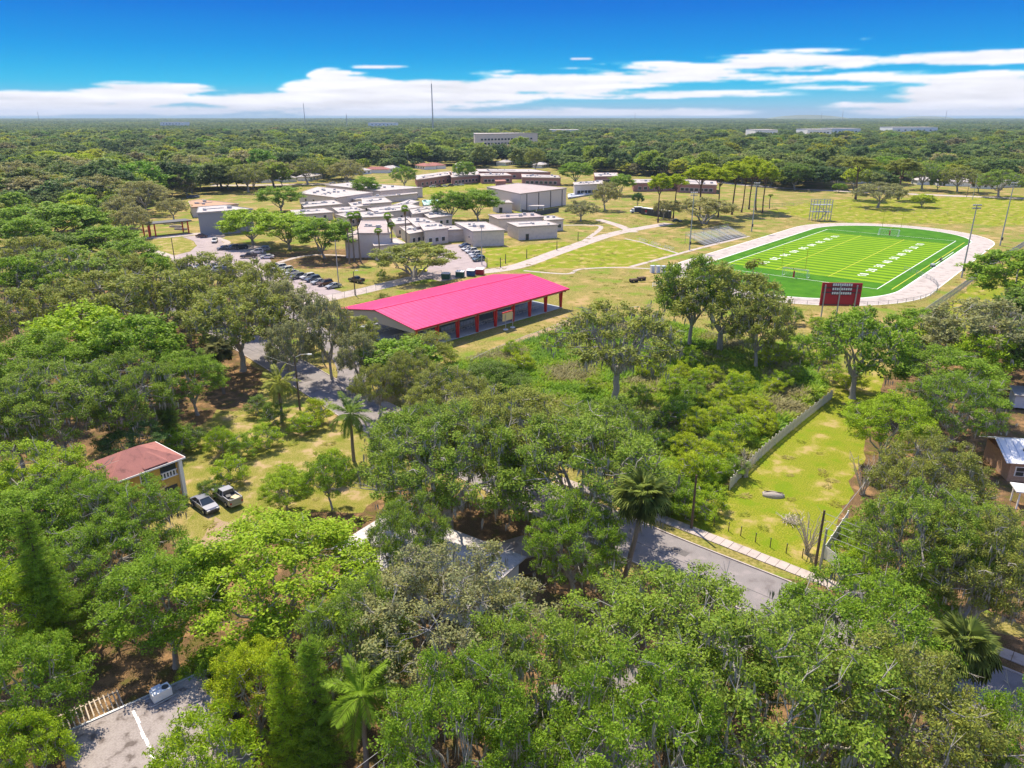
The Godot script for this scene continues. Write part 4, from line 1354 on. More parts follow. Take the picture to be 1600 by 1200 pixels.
func block(called: String, label: String, category: String, c: Array, h: float, wall: Material, roof: Material, windows := [], plant := [], group := "", over := 0.3) -> Node3D:
	var units := plant.duplicate()
	# flat roofed building on the ground corners c; windows: [edge, how many, sill height, width, height, from, to]
	var o: Vector2 = (c[0] + c[1] + c[2] + c[3]) / 4.0
	var t := thing(called, label, category, v3(o), 0.0, group)
	var p := PackedVector2Array()
	for q in c:
		p.append(q - o)
	var s := MB.new()
	s.prism(p, -0.2, h, false)
	part("wall", s.mesh(), wall, t)
	var big := Geometry2D.offset_polygon(p, over, Geometry2D.JOIN_MITER)
	s = MB.new()
	s.prism(big[0], h, h + 0.35)
	part("roof", s.mesh(), roof, t)
	s = MB.new()
	for i in 4:
		var a := big[0][i]
		var b := big[0][(i + 1) % 4]
		s.bar(v3(a, h + 0.44), v3(b, h + 0.44), 0.22, 0.18)
	part("parapet", s.mesh(), wall, t)
	for w in windows:
		var a: Vector2 = p[w[0]]
		var b: Vector2 = p[(w[0] + 1) % 4]
		var d := (b - a).normalized()
		var out := Vector2(d.y, -d.x)
		if out.dot((a + b) * 0.5) < 0.0:
			out = -out
		var f0: float = w[5] if w.size() > 5 else 0.08
		var f1: float = w[6] if w.size() > 6 else 0.92
		for i in int(w[1]):
			var at := a.lerp(b, lerpf(f0, f1, (i + 0.5) / w[1]))
			var turn := Basis(v3(d), Vector3.UP, v3(d).cross(Vector3.UP))
			var y: float = w[2] + w[4] * 0.5
			s = MB.new()
			s.box(Vector3.ZERO, Vector3(w[3] + 0.24, w[4] + 0.24, 0.1), turn)
			var fr := part("window" if w[2] > 0.3 else "door", s.mesh(), M.white_paint if w[2] > 0.3 else M.door, t, Transform3D(Basis(), v3(at + out * 0.03, y)))
			s = MB.new()
			s.box(v3(out * 0.04), Vector3(w[3], w[4], 0.1), turn)
			part("pane" if w[2] > 0.3 else "panel", s.mesh(), M.glass, fr)
	var area := p[0].distance_to(p[1]) * p[1].distance_to(p[2])
	if area > 110.0 and h < 10.0 and called != "gymnasium":
		# plant, vents and pipes on the roof
		var r2 := RandomNumberGenerator.new()
		r2.seed = int(absf(o.x * 13.0 + o.y * 7.0))
		for i in clampi(int(area / 70.0), 2, 8):
			units.append([r2.randf_range(0.12, 0.88), r2.randf_range(0.2, 0.8), r2.randf_range(0.6, 1.7)])
		s = MB.new()
		var fa := p[0].lerp(p[3], 0.5)
		var fb := p[1].lerp(p[2], 0.5)
		s.bar(v3(fa.lerp(fb, 0.15), h + 0.5), v3(fa.lerp(fb, r2.randf_range(0.5, 0.85)), h + 0.5), 0.35, 0.3)
		part("roof_duct", s.mesh(), M.galvanised, t)
	for u in units:
		var q: Vector2 = p[0].lerp(p[1], u[0]).lerp(p[3].lerp(p[2], u[0]), u[1])
		s = MB.new()
		var uw: float = u[2]
		s.box(v3(q, h + 0.35 + uw * 0.3), Vector3(uw, uw * 0.6, uw * 0.8))
		part("roof_unit", s.mesh(), M.galvanised, t)
	return t


func build_school() -> void:
	# low stucco blocks in front
	block("school_building", "grey stucco block with a flat white roof beside the row of parked cars", "building", [Vector2(-22.66, -297.79), Vector2(-11.1, -298.73), Vector2(-3.0, -276.95), Vector2(-14.5, -273.74)], 5.4, M.stucco, M.white_roof, [[3, 1, 0.0, 1.6, 2.6, 0.55, 0.8], [3, 1, 2.6, 1.2, 0.7, 0.1, 0.3]], [[0.3, 0.3, 1.0]])
	block("school_building", "low stucco wing left of the grey block by the parked cars", "building", [Vector2(-29.18, -295.49), Vector2(-21.62, -297.29), Vector2(-17.46, -287.66), Vector2(-25.48, -285.13)], 4.2, M.stucco, M.white_roof, [[3, 1, 2.0, 8.0, 0.5, 0.2, 0.9]], [[0.4, 0.5, 0.8]])
	block("school_building", "windowless stucco shed standing on the grass behind the school drive", "building", [Vector2(-1.82, -301.46), Vector2(13.76, -306.24), Vector2(18.13, -295.0), Vector2(2.5, -288.8)], 4.9, M.stucco, M.white_roof, [[2, 1, 0.0, 1.1, 2.2, 0.75, 0.8]], [[0.5, 0.4, 0.7]])
	block("school_building", "long low stucco block between the gymnasium and the grassy shed", "building", [Vector2(-10.08, -325.02), Vector2(9.14, -331.69), Vector2(13.32, -318.6), Vector2(-5.65, -311.42)], 5.0, M.stucco, M.gym_roof, [[2, 3, 1.6, 1.2, 0.8]], [[0.85, 0.6, 1.6]])
	block("school_building", "small block with a bright white roof next to the round oak", "building", [Vector2(13.75, -325.41), Vector2(17.73, -326.49), Vector2(21.75, -314.96), Vector2(14.01, -311.95)], 4.4, M.stucco, M.white_roof, [[2, 1, 1.4, 1.6, 1.4, 0.02, 0.4]], [[0.3, 0.4, 1.2], [0.7, 0.5, 1.2]])
	var gym := block("gymnasium", "tall gymnasium with a wide pale roof and dark downpipes", "building", [Vector2(-13.81, -416.44), Vector2(3.37, -440.67), Vector2(29.71, -410.78), Vector2(4.21, -379.71)], 8.6, M.panel_wall, M.gym_roof, [], [], "", 0.25)
	var g0 := Vector2(29.71, -410.78)
	var g1 := Vector2(4.21, -379.71)
	var go := Vector2(gym.position.x, gym.position.z)
	var gn := Vector2(-(g1 - g0).y, (g1 - g0).x).normalized()
	if gn.y < 0.0:
		gn = -gn
	for i in 4:
		var q := g0.lerp(g1, [0.1, 0.36, 0.62, 0.87][i]) - go + gn * 0.12
		var s := MB.new()
		s.box(v3(q, 4.2), Vector3(0.35, 8.4, 0.35))
		part("downpipe", s.mesh(), M.dark_steel, gym)
	block("school_building", "small pale annex against the left end of the gymnasium", "building", [Vector2(-9.8, -381.61), Vector2(-2.32, -387.58), Vector2(0.0, -375.82), Vector2(-8.08, -377.25)], 4.6, M.panel_wall, M.white_roof, [[2, 1, 0.0, 1.4, 2.4, 0.6, 0.8]])
	# dark screen fence and open shelter in the gym yard
	var yard := thing("screen_fence", "dark blue screen fence round the gymnasium yard", "fence", Vector3(4.8, 0, -372.14))
	var line := [Vector3(4.8, 0, -372.14), Vector3(11.9, 0, -363.44), Vector3(23.85, 0, -379.92)]
	for i in 2:
		var d: Vector3 = line[i + 1] - line[i]
		var k := 6
		for j in k:
			var s := MB.new()
			s.bar(line[i] + d * (float(j) + 0.02) / k - line[0] + Vector3(0, 1.1, 0), line[i] + d * (float(j) + 0.98) / k - line[0] + Vector3(0, 1.1, 0), 0.08, 2.2)
			part("panel", s.mesh(), M.navy, yard)
	var sh := thing("shelter", "small open shelter with a flat white roof in the gymnasium yard", "shelter", Vector3(12.42, 0, -379.92))
	var sr := MB.new()
	sr.box(Vector3(0, 3.0, 0), Vector3(8.0, 0.3, 4.0))
	part("roof", sr.mesh(), M.white_roof, sh)
	for x in [-3.6, 0.0, 3.6]:
		for z in [-1.7, 1.7]:
			sr = MB.new()
			sr.box(Vector3(x, 1.45, z), Vector3(0.25, 2.9, 0.25))
			part("post", sr.mesh(), M.white_metal, sh)
	# auditorium with stepped roofs and the court of flat roofs behind
	block("auditorium", "tall grey auditorium behind the fan palms with a wide metal roof", "building", [Vector2(-57.07, -282.25), Vector2(-48.29, -282.25), Vector2(-41.8, -251.83), Vector2(-52.74, -251.83)], 8.0, M.panel_wall, M.gym_roof, [[2, 1, 1.5, 1.4, 3.0, 0.3, 0.5]])
	block("school_building", "splayed grey wing at the left foot of the auditorium", "building", [Vector2(-59.57, -271.27), Vector2(-56.19, -274.46), Vector2(-52.67, -250.73), Vector2(-57.04, -250.73)], 6.0, M.panel_wall, M.gym_roof, [])
	block("school_building", "low grey annex half hidden by the spreading oak", "building", [Vector2(-49.28, -258.11), Vector2(-41.59, -262.36), Vector2(-36.87, -251.31), Vector2(-46.04, -246.11)], 4.6, M.panel_wall, M.white_roof, [[2, 2, 1.2, 1.4, 1.4]], [[0.5, 0.5, 1.2]])
	var court := [
		[[Vector2(-44.5, -314.46), Vector2(-37.44, -314.46), Vector2(-28.61, -295.19), Vector2(-36.94, -288.1)], 5.0, "white roofed wing just right of the tallest fan palm"],
		[[Vector2(-44.49, -295.12), Vector2(-39.54, -300.54), Vector2(-32.63, -284.83), Vector2(-38.49, -276.76)], 4.0, "low white wing behind the crown of the spreading oak"],
		[[Vector2(-37.3, -297.4), Vector2(-29.84, -297.4), Vector2(-24.56, -283.28), Vector2(-32.66, -276.69)], 5.2, "pale block with a raised plant room left of the car lot"],
		[[Vector2(-68.3, -353.41), Vector2(-51.02, -371.98), Vector2(-42.18, -355.95), Vector2(-60.83, -336.54)], 4.4, "long white roofed wing across the school court"],
		[[Vector2(-48.57, -353.41), Vector2(-39.95, -363.8), Vector2(-34.5, -345.99), Vector2(-44.03, -332.0)], 4.4, "bright white flat roof left of the dense court trees"],
		[[Vector2(-70.65, -342.12), Vector2(-59.66, -346.88), Vector2(-52.68, -328.54), Vector2(-64.88, -324.24)], 4.0, "tan walled wing behind the fan palm heads"],
		[[Vector2(-80.31, -401.34), Vector2(-69.71, -407.8), Vector2(-62.15, -386.01), Vector2(-75.04, -377.34)], 3.8, "round cornered low block in the middle of the court"],
		[[Vector2(-87.23, -362.8), Vector2(-78.34, -368.09), Vector2(-69.73, -352.64), Vector2(-80.24, -345.37)], 3.6, "low wing with a pale roof left of the palms"],
		[[Vector2(-51.19, -315.47), Vector2(-44.66, -319.61), Vector2(-39.38, -303.66), Vector2(-46.95, -298.07)], 4.6, "white roof between the fan palm heads and the court wing"],
		[[Vector2(-108.81, -384.9), Vector2(-95.1, -396.94), Vector2(-86.45, -379.13), Vector2(-101.64, -365.43)], 3.6, "low pale wing below the long classroom block"],
		[[Vector2(-84.87, -388.53), Vector2(-79.04, -394.52), Vector2(-71.79, -377.06), Vector2(-78.53, -368.87)], 3.2, "sloping white roof at the corner of the walkway"],
		[[Vector2(-60.23, -373.53), Vector2(-54.76, -400.06), Vector2(-48.52, -390.83), Vector2(-54.52, -362.8)], 3.6, "narrow pale wing beside the turquoise roof"],
		[[Vector2(-105.58, -355.97), Vector2(-92.14, -363.61), Vector2(-84.0, -348.63), Vector2(-98.8, -339.29)], 3.2, "low pale roof behind the three bright trees"],
		[[Vector2(-41.41, -343.75), Vector2(-33.19, -350.98), Vector2(-26.92, -332.3), Vector2(-35.74, -323.66)], 3.8, "long low roof under the dense court trees"],
		[[Vector2(-80.52, -339.98), Vector2(-75.74, -349.41), Vector2(-66.18, -339.98), Vector2(-71.89, -326.73)], 3.4, "small grey roof tucked beside the left palms"]]
	for c in court:
		block("school_building", c[2], "building", c[0], c[1], M.stucco, M.white_roof, [[2, 3, 1.0, 1.4, 1.5]], [[0.3, 0.5, 1.1], [0.7, 0.4, 0.9]], "flat roofed wings of the school court")
	block("school_building", "small block with a turquoise roof beside the dense court trees", "building", [Vector2(-46.93, -391.66), Vector2(-40.31, -399.43), Vector2(-36.58, -381.26), Vector2(-43.16, -370.01)], 4.0, M.stucco, M.turquoise, [])
	block("school_building", "long classroom block with square windows and roof vents", "building", [Vector2(-119.23, -419.8), Vector2(-118.17, -458.63), Vector2(-78.7, -423.39), Vector2(-92.78, -396.2)], 5.0, M.stucco, M.white_roof, [[3, 4, 1.4, 1.6, 1.5], [2, 1, 1.4, 1.6, 1.5]], [[0.2, 0.3, 1.6], [0.4, 0.5, 1.2], [0.6, 0.3, 1.4], [0.8, 0.6, 1.2]])
	block("school_building", "long block with a white roof behind the lone court tree", "building", [Vector2(-116.05, -469.36), Vector2(-103.5, -487.82), Vector2(-53.85, -452.22), Vector2(-75.57, -430.53)], 5.2, M.stucco, M.white_roof, [[2, 6, 1.2, 1.6, 1.8]], [[0.6, 0.5, 1.4], [0.75, 0.4, 1.2]])
	block("covered_walkway", "long thin white walkway roof across the school court", "walkway", [Vector2(-88.74, -410.29), Vector2(-56.76, -443.88), Vector2(-55.32, -438.23), Vector2(-84.29, -403.84)], 3.2, M.stucco, M.white_roof, [])
	# brick school far behind and its white roofs
	var far := [
		[[Vector2(-70.63, -549.34), Vector2(-48.2, -594.75), Vector2(-44.15, -555.4), Vector2(-64.01, -510.22)], "dark red brick wing with a white roof behind the classroom blocks"],
		[[Vector2(-48.1, -581.04), Vector2(-27.11, -594.75), Vector2(-23.48, -555.4), Vector2(-42.33, -531.88)], "brick wing of the far school behind the roadside tree"],
		[[Vector2(-29.13, -616.52), Vector2(15.61, -616.52), Vector2(29.48, -581.43), Vector2(-25.83, -588.13)], "long white roof at the back of the far school"],
		[[Vector2(-24.99, -568.45), Vector2(-4.86, -574.87), Vector2(0.0, -550.02), Vector2(-22.11, -544.13)], "short white roofed wing left of the gymnasium ridge"],
		[[Vector2(7.13, -562.18), Vector2(33.51, -550.02), Vector2(33.94, -527.18), Vector2(7.22, -532.72)], "brick classrooms with tall windows just beyond the gymnasium"],
		[[Vector2(38.96, -478.25), Vector2(58.49, -492.75), Vector2(57.35, -469.04), Vector2(38.32, -460.16)], "beige hall to the right of the gymnasium"],
		[[Vector2(62.19, -574.87), Vector2(79.68, -574.87), Vector2(76.45, -544.13), Vector2(59.26, -538.37)], "white roofed block between two dark trees"],
		[[Vector2(82.12, -515.47), Vector2(113.57, -515.47), Vector2(109.0, -490.21), Vector2(78.3, -485.44)], "brick wing with white windows behind the black container"],
		[[Vector2(111.82, -515.47), Vector2(134.86, -500.02), Vector2(128.24, -471.66), Vector2(105.33, -480.76)], "brick wing behind the pale spreading oak"]]
	for i in far.size():
		block("school_building", far[i][1], "building", far[i][0], 5.0 if i != 5 else 6.0, M.brick if i not in [5] else M.stucco, M.white_roof, [[2, 7, 1.1, 2.2, 1.8]], [], "wings of the far school")
	block("brick_shed", "small red brick shed on the grass left of the gymnasium", "shed", [Vector2(-11.79, -535.11), Vector2(-5.47, -537.85), Vector2(-4.45, -524.41), Vector2(-11.07, -521.8)], 3.0, M.brick, M.brick, [])
	block("pool_terrace", "low pale terrace beyond the right end of the gymnasium", "terrace", [Vector2(34.76, -462.97), Vector2(48.17, -479.09), Vector2(48.98, -462.97), Vector2(33.14, -440.65)], 0.4, M.concrete, M.blue_grey, [])
	build_entrance()
	# distant large buildings
	block("office_building", "long pale three storey building among trees on the skyline", "building", [Vector2(-49.98, -1003.77), Vector2(0.0, -1030.2), Vector2(33.44, -1007.46), Vector2(-45.81, -951.44)], 24.5, M.stucco, M.white_roof, [[2, 16, 12.0, 3.4, 2.2], [2, 16, 17.0, 3.4, 2.2]])
	var roofs := [[-483, -391, -2600, 24, "leftmost of the distant white warehouses"], [457, 499, -1450, 21, "white warehouse roof far beyond the pines"], [574, 621, -1500, 21, "white warehouse roof beyond the pitch floodlight"], [837, 936, -1700, 22, "long white warehouse roof on the right skyline"], [-1226, -1148, -2700, 25, "tiny white roof on the left skyline"], [662, 722, -1600, 21, "flat white warehouse beyond the filming tower"], [75, 130, -1500, 20, "pale low roof beyond the gymnasium trees"]]
	for r in roofs:
		block("warehouse", r[4], "warehouse", [Vector2(r[0], r[2]), Vector2(r[1], r[2]), Vector2(r[1], r[2] - 60.0), Vector2(r[0], r[2] - 60.0)], r[3], M.white_paint, M.white_roof, [[0, 6, r[3] - 7.0, 4.0, 2.5]], [], "distant warehouses")


func build_entrance() -> void:
	# slanted grey entrance hall, flat dark canopy on red posts
	var t := block("school_office", "grey entrance hall with a slanted corner and white flat roof", "building", [Vector2(-133.59, -318.89), Vector2(-125.81, -325.96), Vector2(-108.87, -312.1), Vector2(-126.5, -299.33)], 9.0, M.grey_wall, M.white_roof, [[2, 1, 1.6, 1.1, 3.2, 0.55, 0.65], [2, 2, 1.0, 0.9, 0.9, 0.35, 0.5]])
	block("school_building", "low hall with an orange brown flat roof behind the entrance", "building", [Vector2(-165.07, -382.53), Vector2(-163.46, -391.57), Vector2(-136.14, -371.09), Vector2(-153.52, -357.67)], 4.5, M.stucco, M.orange_roof, [])
	block("school_building", "plain white block among the pale trees left of the entrance", "building", [Vector2(-216.88, -381.26), Vector2(-217.06, -390.15), Vector2(-204.84, -387.14), Vector2(-195.37, -367.3)], 4.0, M.white_paint, M.white_roof, [[3, 1, 0.0, 3.0, 2.4, 0.7, 0.95]])
	var a := Vector2(-146.25, -296.38)
	var b := Vector2(-133.9, -308.36)
	var d := b - a
	var c := thing("entrance_canopy", "long dark flat canopy on dark red posts before the school entrance", "canopy", v3(a), facing(d))
	var w := d.length()
	var s := MB.new()
	s.box(Vector3(w * 0.5, 5.1, -3.0), Vector3(w + 1.0, 0.35, 7.0))
	part("roof", s.mesh(), M.dark_steel, c)
	for p in [[0.3, 0.0], [0.3, -6.0], [w * 0.16, 0.0], [w * 0.16, -6.0], [w * 0.93, 0.0], [w * 0.93, -6.0]]:
		s = MB.new()
		s.box(Vector3(p[0], 2.45, p[1]), Vector3(0.45, 4.95, 0.45))
		part("post", s.mesh(), M.red_steel, c)
	var spots := [Vector3(-147.87, 0, -325.19), Vector3(-142.35, 0, -317.5), Vector3(-124.89, 0, -303.11), Vector3(-119.02, 0, -298.03)]
	for i in 4:
		var q := thing("planter", "low concrete planter %s" % ["behind the canopy, farther one", "behind the canopy, nearer one", "before the entrance hall, left one", "before the entrance hall, right one"][i], "planter", spots[i], -0.25, "concrete planters at the entrance")
		s = MB.new()
		for e in [[0, 0.9, 5.0, 0.3], [0, -0.9, 5.0, 0.3], [2.4, 0, 0.3, 1.5], [-2.4, 0, 0.3, 1.5]]:
			s.box(Vector3(e[0], 0.35, e[1]), Vector3(e[2], 0.7, e[3]))
		part("rim", s.mesh(), M.concrete, q)
		s = MB.new()
		s.box(Vector3(0, 0.25, 0), Vector3(4.5, 0.5, 1.5))
		part("soil", s.mesh(), M.litter, q)


func hip_roof(L: float, W: float, y: float, rise: float, over: float) -> Array:
	# four slopes and their ridge line, as meshes
	var a := L * 0.5 + over
	var b := W * 0.5 + over
	var r := maxf(0.0, a - b)
	var out := []
	var e := [Vector3(-a, y, b), Vector3(a, y, b), Vector3(a, y, -b), Vector3(-a, y, -b)]
	var p := Vector3(-r, y + rise, 0)
	var q := Vector3(r, y + rise, 0)
	for f in [[e[0], e[1], q, p], [e[2], e[3], p, q], [e[1], e[2], q, q], [e[3], e[0], p, p]]:
		var s := MB.new()
		s.quad(f[0], f[1], f[2], f[3], Vector3((f[0].x + f[1].x), a + b, (f[0].z + f[1].z)))
		var dn := Vector3(0, -0.14, 0)
		s.quad(f[0], f[1], f[1] + dn, f[0] + dn, Vector3(f[0].x + f[1].x, 0, f[0].z + f[1].z))
		s.quad(f[0] + dn, f[1] + dn, f[2] + dn, f[3] + dn, Vector3.DOWN)
		out.append(s.mesh())
	return out


func build_houses() -> void:
	# yellow two storey house with a red hip roof
	var right := Vector2(-41.57, -83.85)
	var near := Vector2(-44.92, -79.59)
	var back := Vector2(-47.54, -88.51)
	var d := (near - right).normalized()
	var away := Vector2(d.y, -d.x)
	if away.y > 0.0:
		away = -away
	var L := near.distance_to(right) * 1.75
	var W: float = (back - right).dot(away)
	var c := right + d * L * 0.5 + away * W * 0.5
	var t := thing("yellow_house", "yellow stucco house with a dark red hip roof and white balcony", "house", v3(c), facing(-d))
	var s := MB.new()
	s.box(Vector3(0, 2.55, 0), Vector3(L - 1.2, 5.5, W - 1.2))
	part("wall", s.mesh(), M.yellow_wall, t)
	for m in hip_roof(L - 1.2, W - 1.2, 5.3, 1.9, 0.6):
		part("roof_slope", m, M.shingle, t)
	s = MB.new()
	for e in [[Vector3(-L * 0.5, 5.2, W * 0.5), Vector3(L * 0.5, 5.2, W * 0.5)], [Vector3(L * 0.5, 5.2, W * 0.5), Vector3(L * 0.5, 5.2, -W * 0.5)]]:
		s.bar(e[0], e[1], 0.16, 0.2)
	part("gutter", s.mesh(), M.white_paint, t)
	# a small hipped gablet over the front
	s = MB.new()
	var gx := L * 0.12
	s.tri(Vector3(gx - 1.5, 5.5, W * 0.5 - 0.1), Vector3(gx + 1.5, 5.5, W * 0.5 - 0.1), Vector3(gx, 6.7, W * 0.5 - 2.4), Vector3(0, 1, 1))
	s.tri(Vector3(gx + 1.5, 5.5, W * 0.5 - 0.1), Vector3(gx + 1.5, 6.2, W * 0.5 - 2.6), Vector3(gx, 6.7, W * 0.5 - 2.4), Vector3(1, 1, 0))
	s.tri(Vector3(gx - 1.5, 5.5, W * 0.5 - 0.1), Vector3(gx - 1.5, 6.2, W * 0.5 - 2.6), Vector3(gx, 6.7, W * 0.5 - 2.4), Vector3(-1, 1, 0))
	part("gablet", s.mesh(), M.shingle, t)
	# balcony at the right end of the front: dark opening, white balusters
	var fz := W * 0.5 - 0.6
	var bx := L * 0.5 - 2.1
	s = MB.new()
	s.box(Vector3(bx, 4.1, fz + 0.02), Vector3(2.0, 1.7, 0.1))
	part("balcony_opening", s.mesh(), M.glass, t)
	var bal := MB.new()
	bal.box(Vector3(bx, 3.2, fz + 0.15), Vector3(2.1, 0.1, 0.3))
	bal.box(Vector3(bx, 3.95, fz + 0.15), Vector3(2.1, 0.1, 0.18))
	var rail := part("balustrade", bal.mesh(), M.white_paint, t)
	for i in 5:
		s = MB.new()
		s.box(Vector3(bx - 0.8 + i * 0.4, 3.58, fz + 0.15), Vector3(0.16, 0.66, 0.14))
		part("baluster", s.mesh(), M.white_paint, rail)
	for w in [[-1.0, 3.6], [-1.0, 0.9], [-5.0, 3.6]]:
		s = MB.new()
		s.box(Vector3(bx - 2.0 + w[0], w[1] + 0.6, fz + 0.03), Vector3(1.1, 1.5, 0.12))
		var f := part("window", s.mesh(), M.white_paint, t)
		s = MB.new()
		s.box(Vector3(bx - 2.0 + w[0], w[1] + 0.6, fz + 0.07), Vector3(0.85, 1.25, 0.1))
		part("pane", s.mesh(), M.glass, f)
	s = MB.new()
	s.box(Vector3(bx, 0.95, fz + 0.03), Vector3(1.6, 1.9, 0.12))
	part("arch_door", s.mesh(), M.dark_steel, t)
	s = MB.new()
	s.box(Vector3(L * 0.5 - 0.65, 2.5, fz + 0.3), Vector3(0.45, 5.2, 0.45))
	part("corner_post", s.mesh(), M.white_paint, t)
	# low wing with white garage wall, left of it
	var wing := thing("house_wing", "low terracotta roofed wing mostly hidden by oaks below the yellow house", "house", Vector3(-51.55, 0, -82.8), facing(d), "")
	s = MB.new()
	s.box(Vector3(0, 1.4, 0), Vector3(9.0, 3.0, 6.0))
	part("wall", s.mesh(), M.white_paint, wing)
	for m in hip_roof(9.0, 6.0, 2.9, 1.5, 0.5):
		part("roof_slope", m, M.shingle, wing)
	# a second red roof glimpsed lower left
	var hut := thing("red_roofed_shed", "small shed with an orange red roof among trees at far left", "shed", Vector3(-54.67, 0, -75.95), 0.6)
	s = MB.new()
	s.box(Vector3(0, 1.2, 0), Vector3(4.6, 2.6, 3.4))
	part("wall", s.mesh(), M.yellow_wall, hut)
	for m in hip_roof(4.6, 3.4, 2.5, 1.0, 0.5):
		part("roof_slope", m, M.orange_roof, hut)
	build_flat_house()
	# pale roofed house under the central oaks
	var ph := thing("pale_roofed_house", "long house with a weathered pale roof under the central oaks", "house", Vector3(-8.88, 3, -65.9) - Vector3(0, 3.0, 0), facing(Vector2(0.83, 0.55)))
	s = MB.new()
	s.box(Vector3(0, 1.4, 0), Vector3(17.0, 3.0, 9.0))
	part("wall", s.mesh(), M.white_paint, ph)
	for m in hip_roof(17.0, 9.0, 2.9, 1.6, 0.6):
		part("roof_slope", m, M.pale_roof, ph)
	for i in 3:
		s = MB.new()
		s.box(Vector3(-5.5 + i * 5.0, 1.6, 4.52), Vector3(1.4, 1.3, 0.1))
		part("window", s.mesh(), M.glass, ph)
	var gs := thing("grey_shed", "small shed with a grey peaked roof right of the pale house", "shed", Vector3(0.0, 2.4, -67.31) - Vector3(0, 2.4, 0), 0.5)
	s = MB.new()
	s.box(Vector3(0, 1.1, 0), Vector3(4.4, 2.4, 3.4))
	part("wall", s.mesh(), M.wood, gs)
	for m in hip_roof(4.4, 3.4, 2.3, 1.0, 0.3):
		part("roof_slope", m, M.old_roof, gs)
	# house with a ribbed white metal roof at the right edge
	var rh := thing("metal_roofed_house", "brick house with a ribbed white metal roof at the right edge", "house", Vector3(65.95, 2.9, -87.25) - Vector3(0, 2.9, 0), facing(Vector2(0.985, 0.17)))
	s = MB.new()
	s.box(Vector3(8.4, 1.4, -4.0), Vector3(16.0, 3.0, 7.4))
	part("wall", s.mesh(), M.orange_roof, rh)
	for f in [1.0, -1.0]:
		var e := Vector3(8.0, 2.9, -4.0 + f * 4.4)
		var r := Vector3(8.0, 4.6, -4.0)
		var nn := Vector3(0, 4.4, f * 1.7).normalized()
		s = MB.new()
		s.box((e + r) * 0.5, Vector3(17.0, 0.1, (e - r).length()), Basis(Vector3.RIGHT, nn, Vector3.RIGHT.cross(nn)))
		var sl := part("roof_slope", s.mesh(), M.white_metal, rh)
		s = MB.new()
		s.box(Vector3.ZERO, Vector3(0.07, 0.06, (e - r).length()), Basis(Vector3.RIGHT, nn, Vector3.RIGHT.cross(nn)))
		var rib := s.mesh()
		for i in 20:
			part("rib", rib, M.blue_grey, sl, Transform3D(Basis(), (e + r) * 0.5 + nn * 0.07 + Vector3(-8.2 + i * 0.86, 0, 0)))
	s = MB.new()
	s.cyl(Vector3(2.4, 3.6, -1.9), 0.14, 0.7, 8)
	part("vent_pipe", s.mesh(), M.dark_steel, rh)
	for i in 2:
		s = MB.new()
		s.box(Vector3(2.2 + i * 5.0, 1.5, -0.28), Vector3(2.3, 1.4, 0.1))
		var f := part("window", s.mesh(), M.white_paint, rh)
		for kx in 2:
			for ky in 2:
				s = MB.new()
				s.box(Vector3(1.68 + i * 5.0 + kx * 1.06, 1.18 + ky * 0.64, -0.24), Vector3(0.94, 0.55, 0.1))
				part("pane", s.mesh(), M.glass, f)
	var pt := thing("porch_roof", "low white porch roof below the metal roofed house", "porch", Vector3(63.16, 2.4, -81.08) - Vector3(0, 2.4, 0), facing(Vector2(0.95, 0.3)))
	s = MB.new()
	s.box(Vector3(2.5, 2.4, 0), Vector3(6.0, 0.15, 2.6))
	part("roof", s.mesh(), M.white_metal, pt)
	for p in [[0.0, 1.1], [5.0, 1.1], [0.0, -1.1], [5.0, -1.1]]:
		s = MB.new()
		s.box(Vector3(p[0], 1.15, p[1]), Vector3(0.15, 2.4, 0.15))
		part("post", s.mesh(), M.white_paint, pt)
	var sd := thing("blue_grey_shed", "pale blue garden shed with a sloping roof at the right edge", "shed", Vector3(83.6, 0, -112.77), facing(Vector2(0.95, 0.3)))
	s = MB.new()
	s.box(Vector3(1.4, 1.5, -1.5), Vector3(3.0, 2.2, 3.0))
	part("wall", s.mesh(), M.blue_grey, sd)
	s = MB.new()
	s.box(Vector3(1.4, 2.9, -1.5), Vector3(3.6, 0.14, 3.8), Basis(Vector3.RIGHT, 0.12))
	part("roof", s.mesh(), M.galvanised, sd)
	for x in [0.1, 2.7]:
		s = MB.new()
		s.box(Vector3(x, 0.2, -0.2), Vector3(0.3, 0.5, 0.3))
		part("foot", s.mesh(), M.wood, sd)


